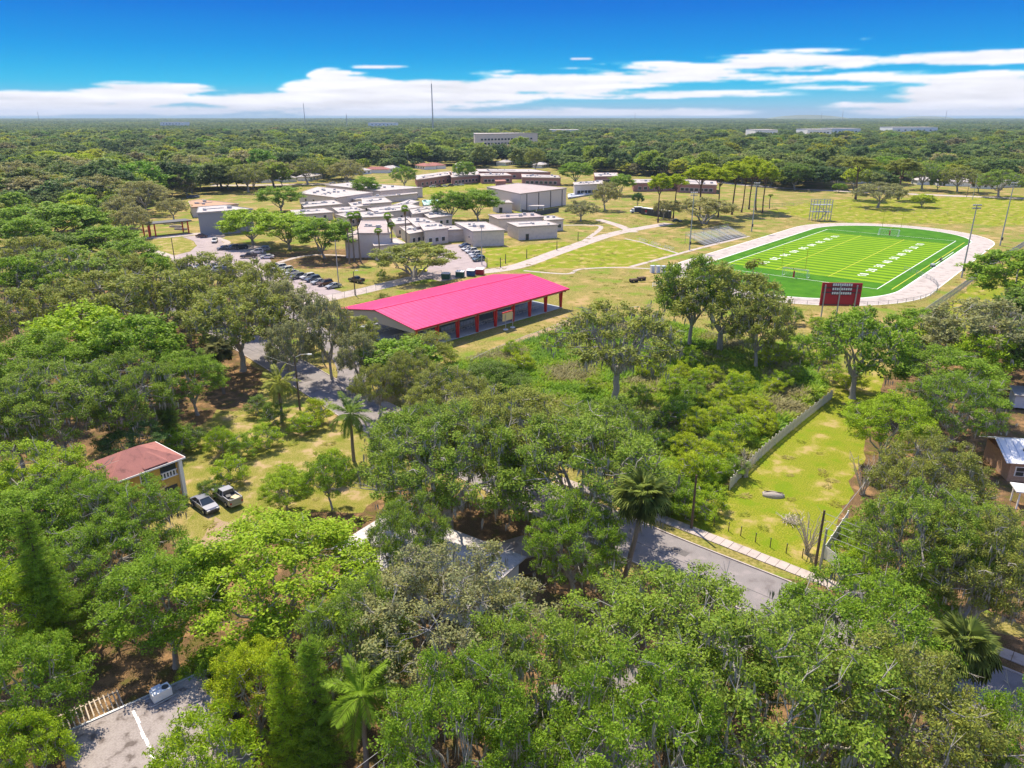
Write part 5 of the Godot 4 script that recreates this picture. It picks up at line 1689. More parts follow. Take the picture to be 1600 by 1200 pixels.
func build_flat_house() -> void:
	var a := Vector2(-33.45, -41.46)
	var b := Vector2(-25.35, -48.11)
	var d := (b - a).normalized()
	var w := a.distance_to(b)
	var t := thing("flat_roofed_house", "house with a stained flat grey roof at the bottom left", "house", v3(a), facing(d))
	var s := MB.new()
	s.box(Vector3(w * 0.5, 1.45, 5.6), Vector3(w - 1.0, 3.1, 10.4))
	part("wall", s.mesh(), M.yellow_wall, t)
	s = MB.new()
	s.box(Vector3(w * 0.5, 3.1, 5.6), Vector3(w, 0.24, 11.2))
	part("roof", s.mesh(), M.old_roof, t)
	for z in [0.08, 11.1]:
		s = MB.new()
		s.box(Vector3(w * 0.5, 3.25, z), Vector3(w + 0.1, 0.1, 0.18))
		part("edge_trim", s.mesh(), M.galvanised, t)
	s = MB.new()
	for i in 7:
		s.box(Vector3(w * 0.47 + sin(i * 1.7) * 0.04, 3.235, 1.4 + i * 0.86), Vector3(0.2 + 0.05 * sin(i * 2.3), 0.03, 0.8))
	part("roof_patch", s.mesh(), M.white_paint, t)
	s = MB.new()
	s.box(Vector3(w - 1.8, 1.6, 2.9), Vector3(3.0, 2.6, 0.1))
	part("porch_wall", s.mesh(), M.blue_grey, t)
	# air conditioner
	var ac := thing("air_conditioner", "white air conditioning unit on a metal stand on the flat roof", "air conditioner", t.transform * Vector3(w * 0.67, 3.22, 0.95), facing(d) + 0.1)
	s = MB.new()
	for z in [-0.55, 0.55]:
		s.bar(Vector3(-1.0, 0.08, z), Vector3(1.0, 0.08, z), 0.08, 0.1)
	part("stand", s.mesh(), M.galvanised, ac)
	s = MB.new()
	s.box(Vector3(0, 0.5, 0), Vector3(1.4, 0.72, 0.85))
	part("casing", s.mesh(), M.white_metal, ac)
	s = MB.new()
	s.box(Vector3(-0.2, 0.93, -0.22), Vector3(0.7, 0.16, 0.42))
	part("cowl", s.mesh(), M.blue_grey, ac)
	s = MB.new()
	s.cyl(Vector3(0.35, 0.86, 0.05), 0.26, 0.05, 16)
	part("fan_grille", s.mesh(), M.dark_steel, ac)
	# pergola of bare slats
	var pg := thing("pergola", "open pergola of bare pale timber slats along the flat roof edge", "pergola", t.transform * Vector3(-0.2, 0, -2.6), facing(d))
	var pl := w * 0.46
	for z in [0.0, 2.5]:
		s = MB.new()
		s.box(Vector3(pl * 0.5, 2.72, z), Vector3(pl, 0.14, 0.1))
		part("beam", s.mesh(), M.slat_wood, pg)
	for i in 15:
		s = MB.new()
		s.box(Vector3(0.1 + (pl - 0.2) * i / 14.0, 2.84 + 0.01 * sin(i * 3.0), 1.25), Vector3(0.09, 0.1, 2.75), Basis(Vector3.UP, 0.012 * sin(i * 5.1)))
		part("slat", s.mesh(), M.slat_wood, pg)
	for x in [0.1, pl * 0.5, pl - 0.1]:
		s = MB.new()
		s.box(Vector3(x, 1.3, 0.0), Vector3(0.12, 2.7, 0.12))
		part("post", s.mesh(), M.slat_wood, pg)
	for i in 6:
		var cr := thing("storage_crate", "pale plastic crate under the pergola, %s" % ["nearest the left end", "second from the left end", "third from the left end", "fourth from the left end", "fifth from the left end", "farthest to the right"][i], "crate", t.transform * Vector3(0.8 + i * 0.72, 0, -1.3 - 0.3 * (i % 2)), facing(d) + 0.4 * sin(i * 2.0), "crates under the pergola")
		s = MB.new()
		s.box(Vector3(0, 0.3, 0), Vector3(0.55, 0.6, 0.45))
		part("tub", s.mesh(), M.blue_grey, cr)
		s = MB.new()
		s.box(Vector3(0, 0.63, 0), Vector3(0.6, 0.06, 0.5))
		part("lid", s.mesh(), M.white_metal, cr)
	var bn := thing("rubbish_bin", "dark round bin beside the porch of the flat roofed house", "bin", t.transform * Vector3(w + 1.0, 0, 3.6), 0)
	s = MB.new()
	s.cyl(Vector3.ZERO, 0.3, 0.95, 14, 0.36)
	part("tub", s.mesh(), M.navy, bn)
	s = MB.new()
	s.cyl(Vector3(0, 0.95, 0), 0.38, 0.08, 14, 0.3)
	part("lid", s.mesh(), M.navy, bn)

# ---------------------------------------------------------------- vehicles and street furniture

var cars := {}


func car_shell(side: Array, half: float, tuck: float) -> MB:
	# a body from its side outline: points [x, y, inset]; mirrored across, flat faced with bevelled shoulders
	var s := MB.new()
	var n := side.size()
	for i in n:
		var p: Array = side[i]
		var q: Array = side[(i + 1) % n]
		var hp: float = half - p[2]
		var hq: float = half - q[2]
		var o := Vector3(q[1] - p[1], -(q[0] - p[0]), 0)
		s.quad(Vector3(p[0], p[1], -hp), Vector3(q[0], q[1], -hq), Vector3(q[0], q[1], hq), Vector3(p[0], p[1], hp), o * -1.0)
	var poly := PackedVector2Array()
	for p in side:
		poly.append(Vector2(p[0], p[1]))
	var tri_ := Geometry2D.triangulate_polygon(poly)
	for f in [-1.0, 1.0]:
		for i in range(0, tri_.size(), 3):
			var v := []
			for j in 3:
				var p: Array = side[tri_[i + j]]
				v.append(Vector3(p[0], p[1], f * (half - p[2])))
			s.tri(v[0], v[1], v[2], Vector3(0, 0, f))
	return s


func make_car(kind: String) -> Node3D:
	# +x is forward
	var t := Node3D.new()
	var long := 4.7
	var body: Array
	var cabin: Array
	if kind == "pickup":
		long = 5.6
		body = [[-2.8, 0.5, 0.05], [-2.8, 1.05, 0.04], [-0.75, 1.08, 0.02], [0.9, 1.1, 0.02], [2.5, 1.02, 0.1], [2.78, 0.85, 0.14], [2.82, 0.5, 0.12], [2.6, 0.36, 0.1], [-2.6, 0.36, 0.1]]
		cabin = [[-0.85, 1.08, 0.06], [-0.7, 1.72, 0.2], [0.4, 1.76, 0.22], [1.15, 1.1, 0.1]]
	elif kind == "suv":
		body = [[-2.3, 0.45, 0.08], [-2.35, 0.95, 0.04], [-2.2, 1.05, 0.03], [0.95, 1.05, 0.03], [2.05, 0.98, 0.12], [2.32, 0.75, 0.16], [2.34, 0.42, 0.14], [2.1, 0.3, 0.1], [-2.1, 0.3, 0.1]]
		cabin = [[-2.2, 1.05, 0.06], [-1.95, 1.6, 0.18], [-1.7, 1.7, 0.22], [0.2, 1.7, 0.24], [1.05, 1.05, 0.1]]
	else:
		body = [[-2.3, 0.42, 0.1], [-2.35, 0.8, 0.08], [-2.2, 0.98, 0.08], [-1.5, 1.0, 0.04], [0.85, 0.95, 0.03], [2.05, 0.82, 0.12], [2.32, 0.62, 0.18], [2.34, 0.35, 0.14], [2.1, 0.26, 0.1], [-2.1, 0.26, 0.1]]
		cabin = [[-1.75, 0.97, 0.08], [-1.0, 1.38, 0.24], [-0.7, 1.43, 0.26], [0.1, 1.43, 0.26], [1.05, 0.95, 0.1]]
	part("body", car_shell(body, 0.92, 0.0).mesh(), null, t)
	part("cabin_glass", car_shell(cabin, 0.88, 0.0).mesh(), M.glass, t)
	# roof panel and pillars in body colour, set just proud of the glass
	var n := cabin.size()
	var r0: Array = cabin[1]
	var r1: Array = cabin[n - 2]
	var s := MB.new()
	s.box(Vector3((r0[0] + r1[0]) * 0.5, r1[1] + 0.015, 0), Vector3(r1[0] - r0[0] + 0.08, 0.06, 2.0 * (0.9 - r1[2])))
	part("roof", s.mesh(), null, t)
	s = MB.new()
	for f in [-1.0, 1.0]:
		s.bar(Vector3(r1[0], r1[1], f * (0.885 - r1[2])), Vector3(cabin[n - 1][0], cabin[n - 1][1], f * (0.885 - cabin[n - 1][2])), 0.08, 0.08)
		s.bar(Vector3(r0[0], r0[1], f * (0.885 - r0[2])), Vector3(cabin[0][0], cabin[0][1], f * (0.885 - cabin[0][2])), 0.12, 0.12)
		var mx: float = (r0[0] + r1[0]) * 0.5 + 0.1
		s.bar(Vector3(mx, r1[1], f * (0.89 - r1[2])), Vector3(mx, cabin[0][1], f * (0.89 - cabin[0][2])), 0.09, 0.05)
	part("pillars", s.mesh(), null, t)
	if kind == "pickup":
		s = MB.new()
		s.box(Vector3(-1.8, 1.085, 0), Vector3(1.85, 0.03, 1.55))
		part("bed_floor", s.mesh(), M.dark_steel, t)
		s = MB.new()
		for f in [-1.0, 1.0]:
			s.box(Vector3(-1.78, 1.2, f * 0.84), Vector3(2.0, 0.24, 0.1))
		s.box(Vector3(-2.73, 1.2, 0), Vector3(0.1, 0.24, 1.75))
		part("bed_rail", s.mesh(), null, t)
	var wb := long * 0.295
	for x in [-wb, wb]:
		for f in [-1.0, 1.0]:
			s = MB.new()
			var r := 0.34 if kind == "sedan" else 0.39
			s.tube(PackedVector3Array([Vector3(x, r, f * 0.7), Vector3(x, r, f * 0.93)]), PackedFloat32Array([r, r]), 14)
			var w := part("wheel", s.mesh(), M.tyre, t)
			s = MB.new()
			s.tube(PackedVector3Array([Vector3(x, r, f * 0.9), Vector3(x, r, f * 0.95)]), PackedFloat32Array([r * 0.62, r * 0.58]), 10)
			part("rim", s.mesh(), M.rim, w)
	var nose: float = body[6][0] if kind != "pickup" else body[5][0]
	for f in [-1.0, 1.0]:
		s = MB.new()
		s.box(Vector3(long * 0.5 - 0.1, 0.74 if kind != "sedan" else 0.64, f * 0.6), Vector3(0.14, 0.16, 0.36))
		part("headlight", s.mesh(), M.lamp_clear, t)
		s = MB.new()
		s.box(Vector3(-long * 0.5 + 0.0, 0.85, f * 0.74), Vector3(0.12, 0.22, 0.2))
		part("taillight", s.mesh(), M.lamp_red, t)
	s = MB.new()
	s.box(Vector3(long * 0.5 - 0.02, 0.44, 0), Vector3(0.1, 0.14, 1.5))
	s.box(Vector3(-long * 0.5 + 0.02, 0.46, 0), Vector3(0.1, 0.14, 1.5))
	part("bumper", s.mesh(), M.dark_steel if kind != "pickup" else M.rim, t)
	s = MB.new()
	s.box(Vector3(long * 0.5 - 0.03, 0.62, 0), Vector3(0.06, 0.16, 0.75))
	part("grille", s.mesh(), M.dark_steel, t)
	return t


func put_car(kind: String, paint: Color, at: Vector3, d: Vector2, label: String, group := "cars parked at the school") -> Node3D:
	if not cars.has(kind):
		cars[kind] = make_car(kind)
	var t: Node3D = cars[kind].duplicate()
	t.name = numbered("pickup_truck" if kind == "pickup" else "parked_car")
	add_child(t)
	t.position = at + Vector3(0, 0.03, 0)
	t.rotation.y = facing(d)
	tag(t, label, "truck" if kind == "pickup" else "car", group)
	var key := "car_" + paint.to_html()
	if not M.has(key):
		var m := mat(paint.r, paint.g, paint.b, 0.32, 0.25)
		m.clearcoat_enabled = true
		m.clearcoat = 0.7
		m.clearcoat_roughness = 0.06
		M[key] = m
	for c in t.get_children():
		if c.material_override == null:
			c.material_override = M[key]
	return t


func build_cars() -> void:
	var white := Color(0.72, 0.72, 0.72)
	var silver := Color(0.42, 0.43, 0.45)
	var black := Color(0.03, 0.03, 0.035)
	var blue := Color(0.06, 0.1, 0.2)
	var grey := Color(0.16, 0.17, 0.18)
	var maroon := Color(0.12, 0.05, 0.05)
	# the two near the yellow house
	put_car("sedan", Color(0.17, 0.175, 0.21), Vector3(-38.3, 0, -80.2), Vector2(0.74, 0.67), "silver sedan parked next to the pickup by the yellow house", "vehicles at the yellow house")
	var pk := put_car("pickup", Color(0.3, 0.3, 0.33), Vector3(-36.29, 0, -82.13), Vector2(-0.72, -0.7), "silver pickup truck with a loaded bed by the yellow house", "vehicles at the yellow house")
	var load_ := MB.new()
	load_.box(Vector3(-2.2, 1.2, 0.2), Vector3(0.9, 0.22, 0.8), Basis(Vector3.UP, 0.3))
	var cargo := thing("lumber_load", "tan boards lying in the bed of the silver pickup", "cargo", pk.position, pk.rotation.y)
	part("board", load_.mesh(), M.backboard, cargo)
	load_ = MB.new()
	load_.box(Vector3(-1.4, 1.22, -0.3), Vector3(0.7, 0.24, 0.6), Basis(Vector3.UP, -0.2))
	part("sack", load_.mesh(), M.dark_steel, cargo)
	# long row by the palms
	var row := [["suv", silver, -76.74, -231.63], ["suv", white, -74.13, -231.11], ["suv", white, -70.9, -227.04], ["sedan", white, -67.98, -223.11], ["suv", grey, -64.51, -216.98], ["suv", white, -61.31, -216.52], ["suv", blue, -58.96, -213.36], ["sedan", silver, -56.38, -209.85], ["suv", maroon, -54.0, -207.71], ["sedan", silver, -50.83, -204.37]]
	var order := ["farthest", "second farthest", "third farthest", "fourth farthest", "fifth farthest", "fifth nearest", "fourth nearest", "third nearest", "second nearest", "nearest"]
	var tint := ["silver", "white", "white", "white", "grey", "white", "dark blue", "silver", "maroon", "silver"]
	for i in row.size():
		put_car(row[i][0], row[i][1], Vector3(row[i][2], 0, row[i][3]), Vector2(-0.69, 0.72), "%s %s, %s of the long row of parked cars" % [tint[i], row[i][0], order[i]])
	put_car("pickup", Color(0.05, 0.055, 0.06), Vector3(-45.8, 0, -212.03), Vector2(-0.8, -0.6), "dark grey pickup standing alone on the dry grass")
	# short row in the lot before the stucco block
	var lot := [["sedan", blue, -17.69, -273.45, "dark blue"], ["sedan", white, -16.34, -266.54, "white"], ["suv", white, -14.66, -261.24, "white"], ["suv", white, -12.98, -254.89, "white"], ["sedan", silver, -12.36, -251.22, "silver"], ["suv", Color(0.1, 0.16, 0.19), -11.23, -245.31, "teal grey"]]
	for i in lot.size():
		put_car(lot[i][0], lot[i][1], Vector3(lot[i][2], 0, lot[i][3]), Vector2(-0.75, 0.66), "%s %s, %s from the stucco block in the short row" % [lot[i][4], lot[i][0], ordinal(i + 1)])
	# drive and lot at the entrance
	put_car("sedan", maroon, Vector3(-124.84, 0, -296.38), Vector2(0.95, 0.1), "maroon sedan waiting before the school entrance")
	put_car("suv", white, Vector3(-114.85, 0, -283.72), Vector2(0.2, 0.95), "white car on the curved entrance drive")
	var ent := [["sedan", grey, -105.52, -267.9, "grey sedan, left of three facing the lawn"], ["suv", grey, -102.48, -268.58, "dark car, middle of three facing the lawn"], ["suv", black, -99.43, -268.58, "black car, right of three facing the lawn"], ["pickup", black, -90.73, -251.22, "black pickup alone in the entrance lot"], ["suv", white, -90.72, -259.95, "white car right of the black pickup"], ["suv", silver, -90.12, -265.2, "silver car farthest right in the entrance lot"], ["sedan", white, -83.95, -250.02, "white sedan partly behind the oak twigs"]]
	for e in ent:
		put_car(e[0], e[1], Vector3(e[2], 0, e[3]), Vector2(-0.75, 0.66) if e[2] < -95.0 else Vector2(-0.97, 0.2), e[4])
	var hid := [[-102.86, -228.05, black], [-100.07, -232.15, white], [-96.8, -229.06, silver], [-96.58, -233.19, blue], [-92.8, -227.04, white], [-92.91, -231.11, white], [-89.62, -226.05, grey]]
	for i in hid.size():
		put_car("sedan" if i % 2 else "suv", hid[i][2], Vector3(hid[i][0], 0, hid[i][1]), Vector2(-0.8, 0.6), "car glimpsed through the big oak twigs, %s from the left" % ordinal(i + 1))
	put_car("sedan", Color(0.02, 0.06, 0.05), Vector3(75.87, 0, -341.67), Vector2(0.98, -0.1), "dark sedan parked under the trees by the black container")
	# roadside cars far away
	var far := [[-191.46, -446.32, blue], [-189.88, -449.95, silver], [-129.46, -544.64, white], [-125.09, -549.99, grey], [-122.05, -555.44, white], [-119.9, -561.0, blue], [-54.26, -514.56, white], [-50.11, -516.94, maroon], [-46.8, -519.35, white], [-43.02, -521.77, black], [-39.39, -526.69, silver], [-35.97, -529.19, white]]
	for i in far.size():
		put_car("sedan" if i % 3 else "suv", far[i][2], Vector3(far[i][0], 0, far[i][1]), Vector2(-0.9, 0.3), ["dark car, left of a pair on the road behind the entrance hall", "silver car, right of a pair on the road behind the entrance hall"][i] if i < 2 else ("car on the road behind the classroom block, %s from left" % ordinal(i - 1) if i < 6 else "car before the brick school, %s from the left" % ordinal(i - 5)), "cars on the far roads")
	# box truck and container
	var bt := thing("box_truck", "small truck with a white roof at the left end of the container", "truck", Vector3(62.87, 0, -374.7), facing(Vector2(-0.99, 0.1)))
	var s := MB.new()
	s.box(Vector3(-0.6, 1.75, 0), Vector3(4.0, 2.5, 2.2))
	part("box", s.mesh(), M.navy, bt)
	s = MB.new()
	s.box(Vector3(-0.6, 3.05, 0), Vector3(4.1, 0.14, 2.3))
	part("roof", s.mesh(), M.white_metal, bt)
	part("cab", car_shell([[1.45, 0.5, 0.05], [1.45, 2.3, 0.1], [2.3, 2.3, 0.14], [2.9, 1.4, 0.1], [3.4, 1.2, 0.12], [3.4, 0.5, 0.1]], 1.05, 0.0).mesh(), M.white_metal, bt)
	s = MB.new()
	s.box(Vector3(2.62, 1.88, 0), Vector3(0.06, 0.8, 1.7), Basis(Vector3.BACK, 0.58))
	part("windscreen", s.mesh(), M.glass, bt)
	for x in [-1.6, 2.3]:
		for f in [-1.0, 1.0]:
			s = MB.new()
			s.tube(PackedVector3Array([Vector3(x, 0.45, f * 0.75), Vector3(x, 0.45, f * 1.08)]), PackedFloat32Array([0.45, 0.45]), 12)
			part("wheel", s.mesh(), M.tyre, bt)
	var a := Vector3(63.97, 0, -369.61)
	var b := Vector3(74.43, 0, -355.12)
	var d := Vector2(b.x - a.x, b.z - a.z)
	var ct := thing("shipping_container", "long black container with a white roof edge and red emblem", "container", a, facing(d))
	var w := d.length()
	s = MB.new()
	s.box(Vector3(w * 0.5, 1.6, -1.3), Vector3(w, 3.1, 2.6))
	part("body", s.mesh(), M.dark_steel, ct)
	s = MB.new()
	for i in 24:
		s.box(Vector3(w * (i + 0.5) / 24.0, 1.6, 0.03), Vector3(w / 52.0, 2.9, 0.08))
	part("corrugation", s.mesh(), M.dark_steel, ct)
	s = MB.new()
	s.box(Vector3(w * 0.5, 3.22, -1.3), Vector3(w + 0.1, 0.16, 2.7))
	part("roof", s.mesh(), M.white_metal, ct)
	s = MB.new()
	s.box(Vector3(w * 0.2, 2.1, 0.1), Vector3(1.3, 0.5, 0.04))
	s.box(Vector3(w * 0.2, 1.5, 0.1), Vector3(0.8, 0.9, 0.04))
	part("red_emblem", s.mesh(), M.scarlet, ct)
	s = MB.new()
	s.box(Vector3(w * 0.2, 1.0, 0.11), Vector3(1.4, 0.25, 0.04))
	s.box(Vector3(w * 0.68, 1.9, 0.11), Vector3(0.5, 1.3, 0.04))
	part("white_emblem", s.mesh(), M.white_metal, ct)


func pole(label: String, at: Vector3, h: float, m: Material, arms := 1, lamp := 0.0, called := "utility_pole", lean := Vector3.ZERO) -> Node3D:
	var t := thing(called, label, "pole", at)
	var s := MB.new()
	s.tube(PackedVector3Array([Vector3(0, -0.3, 0), lean * 0.5 + Vector3(0, h * 0.5, 0), lean + Vector3(0, h, 0)]), PackedFloat32Array([0.17, 0.14, 0.11]), 9)
	part("shaft", s.mesh(), m, t)
	for i in arms:
		s = MB.new()
		s.bar(lean + Vector3(-0.9, h - 0.4 - i * 0.8, 0.13), lean + Vector3(0.9, h - 0.4 - i * 0.8, 0.13), 0.1, 0.12)
		part("crossarm", s.mesh(), M.wood, t)
		for x in [-0.8, 0.0, 0.8]:
			s = MB.new()
			s.cyl(lean + Vector3(x, h - 0.34 - i * 0.8, 0.13), 0.05, 0.16, 6)
			part("insulator", s.mesh(), M.white_metal, t)
	if lamp != 0.0:
		s = MB.new()
		s.tube(PackedVector3Array([Vector3(0, h - 0.3, 0), Vector3(lamp * 0.5, h + 0.25, 0), Vector3(lamp, h + 0.3, 0)]), PackedFloat32Array([0.05, 0.045, 0.04]), 6)
		part("lamp_arm", s.mesh(), M.galvanised, t)
		s = MB.new()
		s.box(Vector3(lamp * 1.12, h + 0.27, 0), Vector3(0.65, 0.14, 0.3))
		part("lamp_head", s.mesh(), M.white_metal, t)
	return t


func wire(a: Vector3, b: Vector3, sag: float, label: String, r := 0.022) -> void:
	var t := thing("power_line", label, "cable", a, 0, "overhead wires")
	var p := PackedVector3Array()
	var rr := PackedFloat32Array()
	for i in 17:
		var f := i / 16.0
		p.append((b - a) * f - Vector3(0, sag * 4.0 * f * (1.0 - f), 0))
		rr.append(r)
	var s := MB.new()
	s.tube(p, rr, 5, false)
	part("strand", s.mesh(), M.wire, t)


func build_furniture() -> void:
	pole("dark wooden utility pole beside the sidewalk at the lawn corner", Vector3(21.28, 0, -75.38), 7.1, M.wood, 0)
	pole("stout wooden pole by the white fence corner", Vector3(32.49, 0, -66.69), 7.5, M.wood, 0)
	pole("slim pale steel pole right beside the stout wooden pole", Vector3(33.3, 0, -67.17), 5.0, M.galvanised, 0, 0.0, "steel_pole")
	pole("street lamp on a wooden pole beside the left palms", Vector3(-34.48, 0, -110.01), 10.3, M.wood, 0, 2.2, "street_lamp")
	pole("slim pole with a top box near the right end of the yard wires", Vector3(-37.55, 0, -137.7), 6.0, M.galvanised, 0, 0.0, "steel_pole")
	for e in [[Vector3(-9.89, 0, -238.56), 12.4, "wooden utility pole by the nearest car of the short row"], [Vector3(-51.08, 0, -212.03), 12.3, "leaning pale utility pole beside the long car row"], [Vector3(-115.3, 0, -248.83), 7.2, "brown lamp post at the tip of the entrance lawn"], [Vector3(-87.1, 0, -224.08), 5.7, "brown lamp post in the entrance lot"], [Vector3(-42.88, 0, -195.68), 6.5, "lamp post in front of the lone dark pickup"], [Vector3(-143.18, 0, -566.66), 17.4, "tall pale pole far behind the classroom block"], [Vector3(-93.4, 0, -683.38), 14.3, "thin pale pole among the far trees"], [Vector3(-42.88, 0, -555.44), 9.9, "pale pole before the brick school"], [Vector3(4.52, 0, -898.85), 22.1, "tall thin pole beyond the far school"], [Vector3(268.99, 0, -437.47), 14.4, "leaning pole on the far right road"], [Vector3(273.99, 0, -451.79), 7.1, "street lamp on the far right road"]]:
		pole(e[2], e[0], e[1], M.wood if e[1] < 9.0 else M.galvanised, 1 if e[1] > 9.0 else 0, 0.0 if e[1] > 9.0 else 0.8)
	for e in [[Vector3(-8.06, 0, -234.25), "at the lot corner"], [Vector3(-3.72, 0, -234.25), "on the grass left of centre"], [Vector3(-2.12, 0, -240.77), "beside the drive, tallest"], [Vector3(5.05, 0, -250.02), "halfway along the drive"], [Vector3(16.34, 0, -266.54), "near the grassy shed"], [Vector3(25.89, 0, -288.34), "left of the bend of the path"]]:
		pole("thin fence post %s" % e[1], e[0], 3.2, M.dark_steel, 0, 0.0, "fence_post")
	# wires along the street
	var p0 := Vector3(32.49, 0, -66.69) + Vector3(0, 7.2, 0)
	for i in 4:
		wire(p0 + Vector3(0.1 * i, -0.8 * i, 0.1 * i), Vector3(66.0 + i, 7.6 - i * 0.9, -31.0 + i * 0.5), 0.5, "overhead wire beside the street at right, %s from the top" % ordinal(i + 1), 0.028)
	var q0 := Vector3(-13.5, 8.2, -30.0)
	for i in 4:
		wire(q0 + Vector3(0.3 * i, -0.55 * i, 0), Vector3(2.0 + 0.5 * i, 8.5 - 0.55 * i, -47.0 - i * 0.3), 0.3, "overhead wire crossing behind the big feather palm, %s from the top" % ordinal(i + 1), 0.02)
	wire(Vector3(-34.48, 0, -110.01) + Vector3(0, 8.6, 0), Vector3(-60.78, 0, -140.15) + Vector3(0, 6.0, 0), 0.4, "wire running left from the street lamp to the woods", 0.02)
	wire(Vector3(33.3, 0, -67.17) + Vector3(0, 4.8, 0), Vector3(58.07, 0, -97.78) + Vector3(0, 4.0, 0), 0.2, "pale cable rising across the bare shrub to the right woods", 0.03)
	# wood fence along the lawn
	var fl := [Vector2(28.53, -85.02), Vector2(32.12, -89.96), Vector2(38.24, -97.78), Vector2(45.85, -106.84), Vector2(55.57, -118.07)]
	var t := thing("board_fence", "long weathered board fence between the marsh and the bright lawn", "fence", v3(fl[0]))
	var line := smooth_line(PackedVector2Array(fl), 2.4)
	for i in line.size() - 1:
		var a := v3(line[i] - fl[0])
		var b := v3(line[i + 1] - fl[0])
		var s := MB.new()
		var k := 14
		for j in k:
			var c0 := a.lerp(b, (j + 0.2) / k)
			var c1 := a.lerp(b, (j + 0.8) / k)
			s.bar(c0 + Vector3(0, 0.8 + 0.04 * sin(j * 2.7 + i), 0), c1 + Vector3(0, 0.8 + 0.04 * sin(j * 2.7 + i), 0), 0.03, 1.5)
		part("panel", s.mesh(), M.fence_wood, t)
		s = MB.new()
		s.box(a + Vector3(0, 0.88, 0), Vector3(0.16, 1.85, 0.16))
		part("post", s.mesh(), M.fence_wood, t)
		s = MB.new()
		s.bar(a + Vector3(0, 0.35, 0.0), b + Vector3(0, 0.35, 0.0), 0.1, 0.1)
		s.bar(a + Vector3(0, 1.25, 0.0), b + Vector3(0, 1.25, 0.0), 0.1, 0.1)
		part("rail", s.mesh(), M.fence_wood, t)
	# white fence at the street corner
	var wl := [Vector3(40.16, 0, -76.54), Vector3(34.47, 0, -69.23), Vector3(35.32, 0, -66.23)]
	var wf := thing("white_fence", "white board fence corner between the lawn and the right woods", "fence", wl[0])
	for i in 2:
		var d: Vector3 = wl[i + 1] - wl[i]
		var k := maxi(1, int(d.length() / 2.2))
		for j in k:
			var s := MB.new()
			var a: Vector3 = wl[i] - wl[0] + d * float(j) / k
			var b: Vector3 = wl[i] - wl[0] + d * float(j + 1) / k
			for q in 10:
				s.bar(a.lerp(b, (q + 0.01) / 10.0) + Vector3(0, 0.85, 0), a.lerp(b, (q + 0.99) / 10.0) + Vector3(0, 0.85, 0), 0.04, 1.6)
			part("panel", s.mesh(), M.white_paint, wf)
			s = MB.new()
			s.box(a + Vector3(0, 0.88, 0), Vector3(0.14, 1.8, 0.14))
			part("post", s.mesh(), M.white_paint, wf)
	# short posts along the sidewalk
	var sp := [Vector3(24.08, 0, -75.95), Vector3(25.52, 0, -74.81), Vector3(26.67, 0, -73.83), Vector3(27.96, 0, -72.47), Vector3(29.3, 0, -71.41), Vector3(30.71, 0, -70.24), Vector3(32.13, 0, -69.23)]
	for i in sp.size():
		var b := thing("short_post", "short dark post, %s from the left along the lawn edge" % ordinal(i + 1), "post", sp[i], 0, "posts along the lawn edge")
		var s := MB.new()
		s.cyl(Vector3(0, -0.2, 0), 0.06, 1.35, 7, 0.05)
		part("stake", s.mesh(), M.wood, b)
		s = MB.new()
		s.cyl(Vector3(0, 1.15, 0), 0.075, 0.06, 7)
		part("cap", s.mesh(), M.dark_steel, b)
	# overturned boat on the lawn, a rock pile, an old stump
	var bo := thing("upturned_boat", "small upturned weathered boat lying on the bright lawn", "boat", Vector3(33.66, 0, -83.3), -0.25)
	var hull := MB.new()
	var rings := []
	for i in 9:
		var f := i / 8.0
		var x := -1.35 + 2.7 * f
		var wd := 0.72 * pow(sin(PI * clampf(f * 0.86 + 0.12, 0.0, 1.0)), 0.55)
		var ring := PackedVector3Array()
		for j in 9:
			var a := PI * j / 8.0
			ring.append(Vector3(x, 0.62 * pow(sin(a), 0.7) * (0.6 + 0.4 * sin(PI * f)), cos(a) * wd))
		rings.append(ring)
	for i in 8:
		for j in 8:
			hull.quad(rings[i][j], rings[i + 1][j], rings[i + 1][j + 1], rings[i][j + 1], Vector3(0, 0.3, 0) + rings[i][j])
	part("hull", hull.mesh(), M.stone, bo)
	var keel := MB.new()
	keel.bar(Vector3(-1.2, 0.6, 0), Vector3(1.2, 0.6, 0), 0.08, 0.1)
	part("keel", keel.mesh(), M.wood, bo)
	rng.seed = 31
	var rk := thing("brush_pile", "pale heap of cut brush on the bright lawn", "brush pile", Vector3(33.47, 0, -76.98), 0)
	var s2 := MB.new()
	for i in 90:
		var a := Vector3(rng.randfn() * 0.5, absf(rng.randfn()) * 0.2, rng.randfn() * 0.5)
		s2.bar(a, a + Vector3(rng.randfn() * 0.5, rng.randf() * 0.4, rng.randfn() * 0.5), 0.04, 0.04)
	part("sticks", s2.mesh(), M.dead_wood, rk)
	# waste containers behind the pavilion
	var bins := [[Vector3(-19.8, 0, -216.52), M.bin_green, "left of two green dumpsters behind the pavilion ridge"], [Vector3(-15.75, 0, -219.3), M.bin_green, "right of two green dumpsters behind the pavilion ridge"], [Vector3(-12.55, 0, -221.19), M.bin_blue, "blue dumpster behind the pavilion ridge"], [Vector3(-9.88, 0, -223.11), M.scarlet, "red and grey dumpster next to the blue one"]]
	for e in bins:
		var b := thing("dumpster", e[2], "dumpster", e[0], -0.2, "dumpsters behind the pavilion")
		var s := MB.new()
		s.box(Vector3(0, 0.95, 0), Vector3(2.4, 1.6, 1.8))
		part("tub", s.mesh(), e[1], b)
		s = MB.new()
		s.box(Vector3(0, 1.82, 0), Vector3(2.5, 0.12, 1.95), Basis(Vector3.RIGHT, 0.1))
		part("lid", s.mesh(), M.white_metal, b)
		for x in [-1.0, 1.0]:
			s = MB.new()
			s.box(Vector3(x, 0.08, 0), Vector3(0.2, 0.18, 1.6))
			part("skid", s.mesh(), M.dark_steel, b)
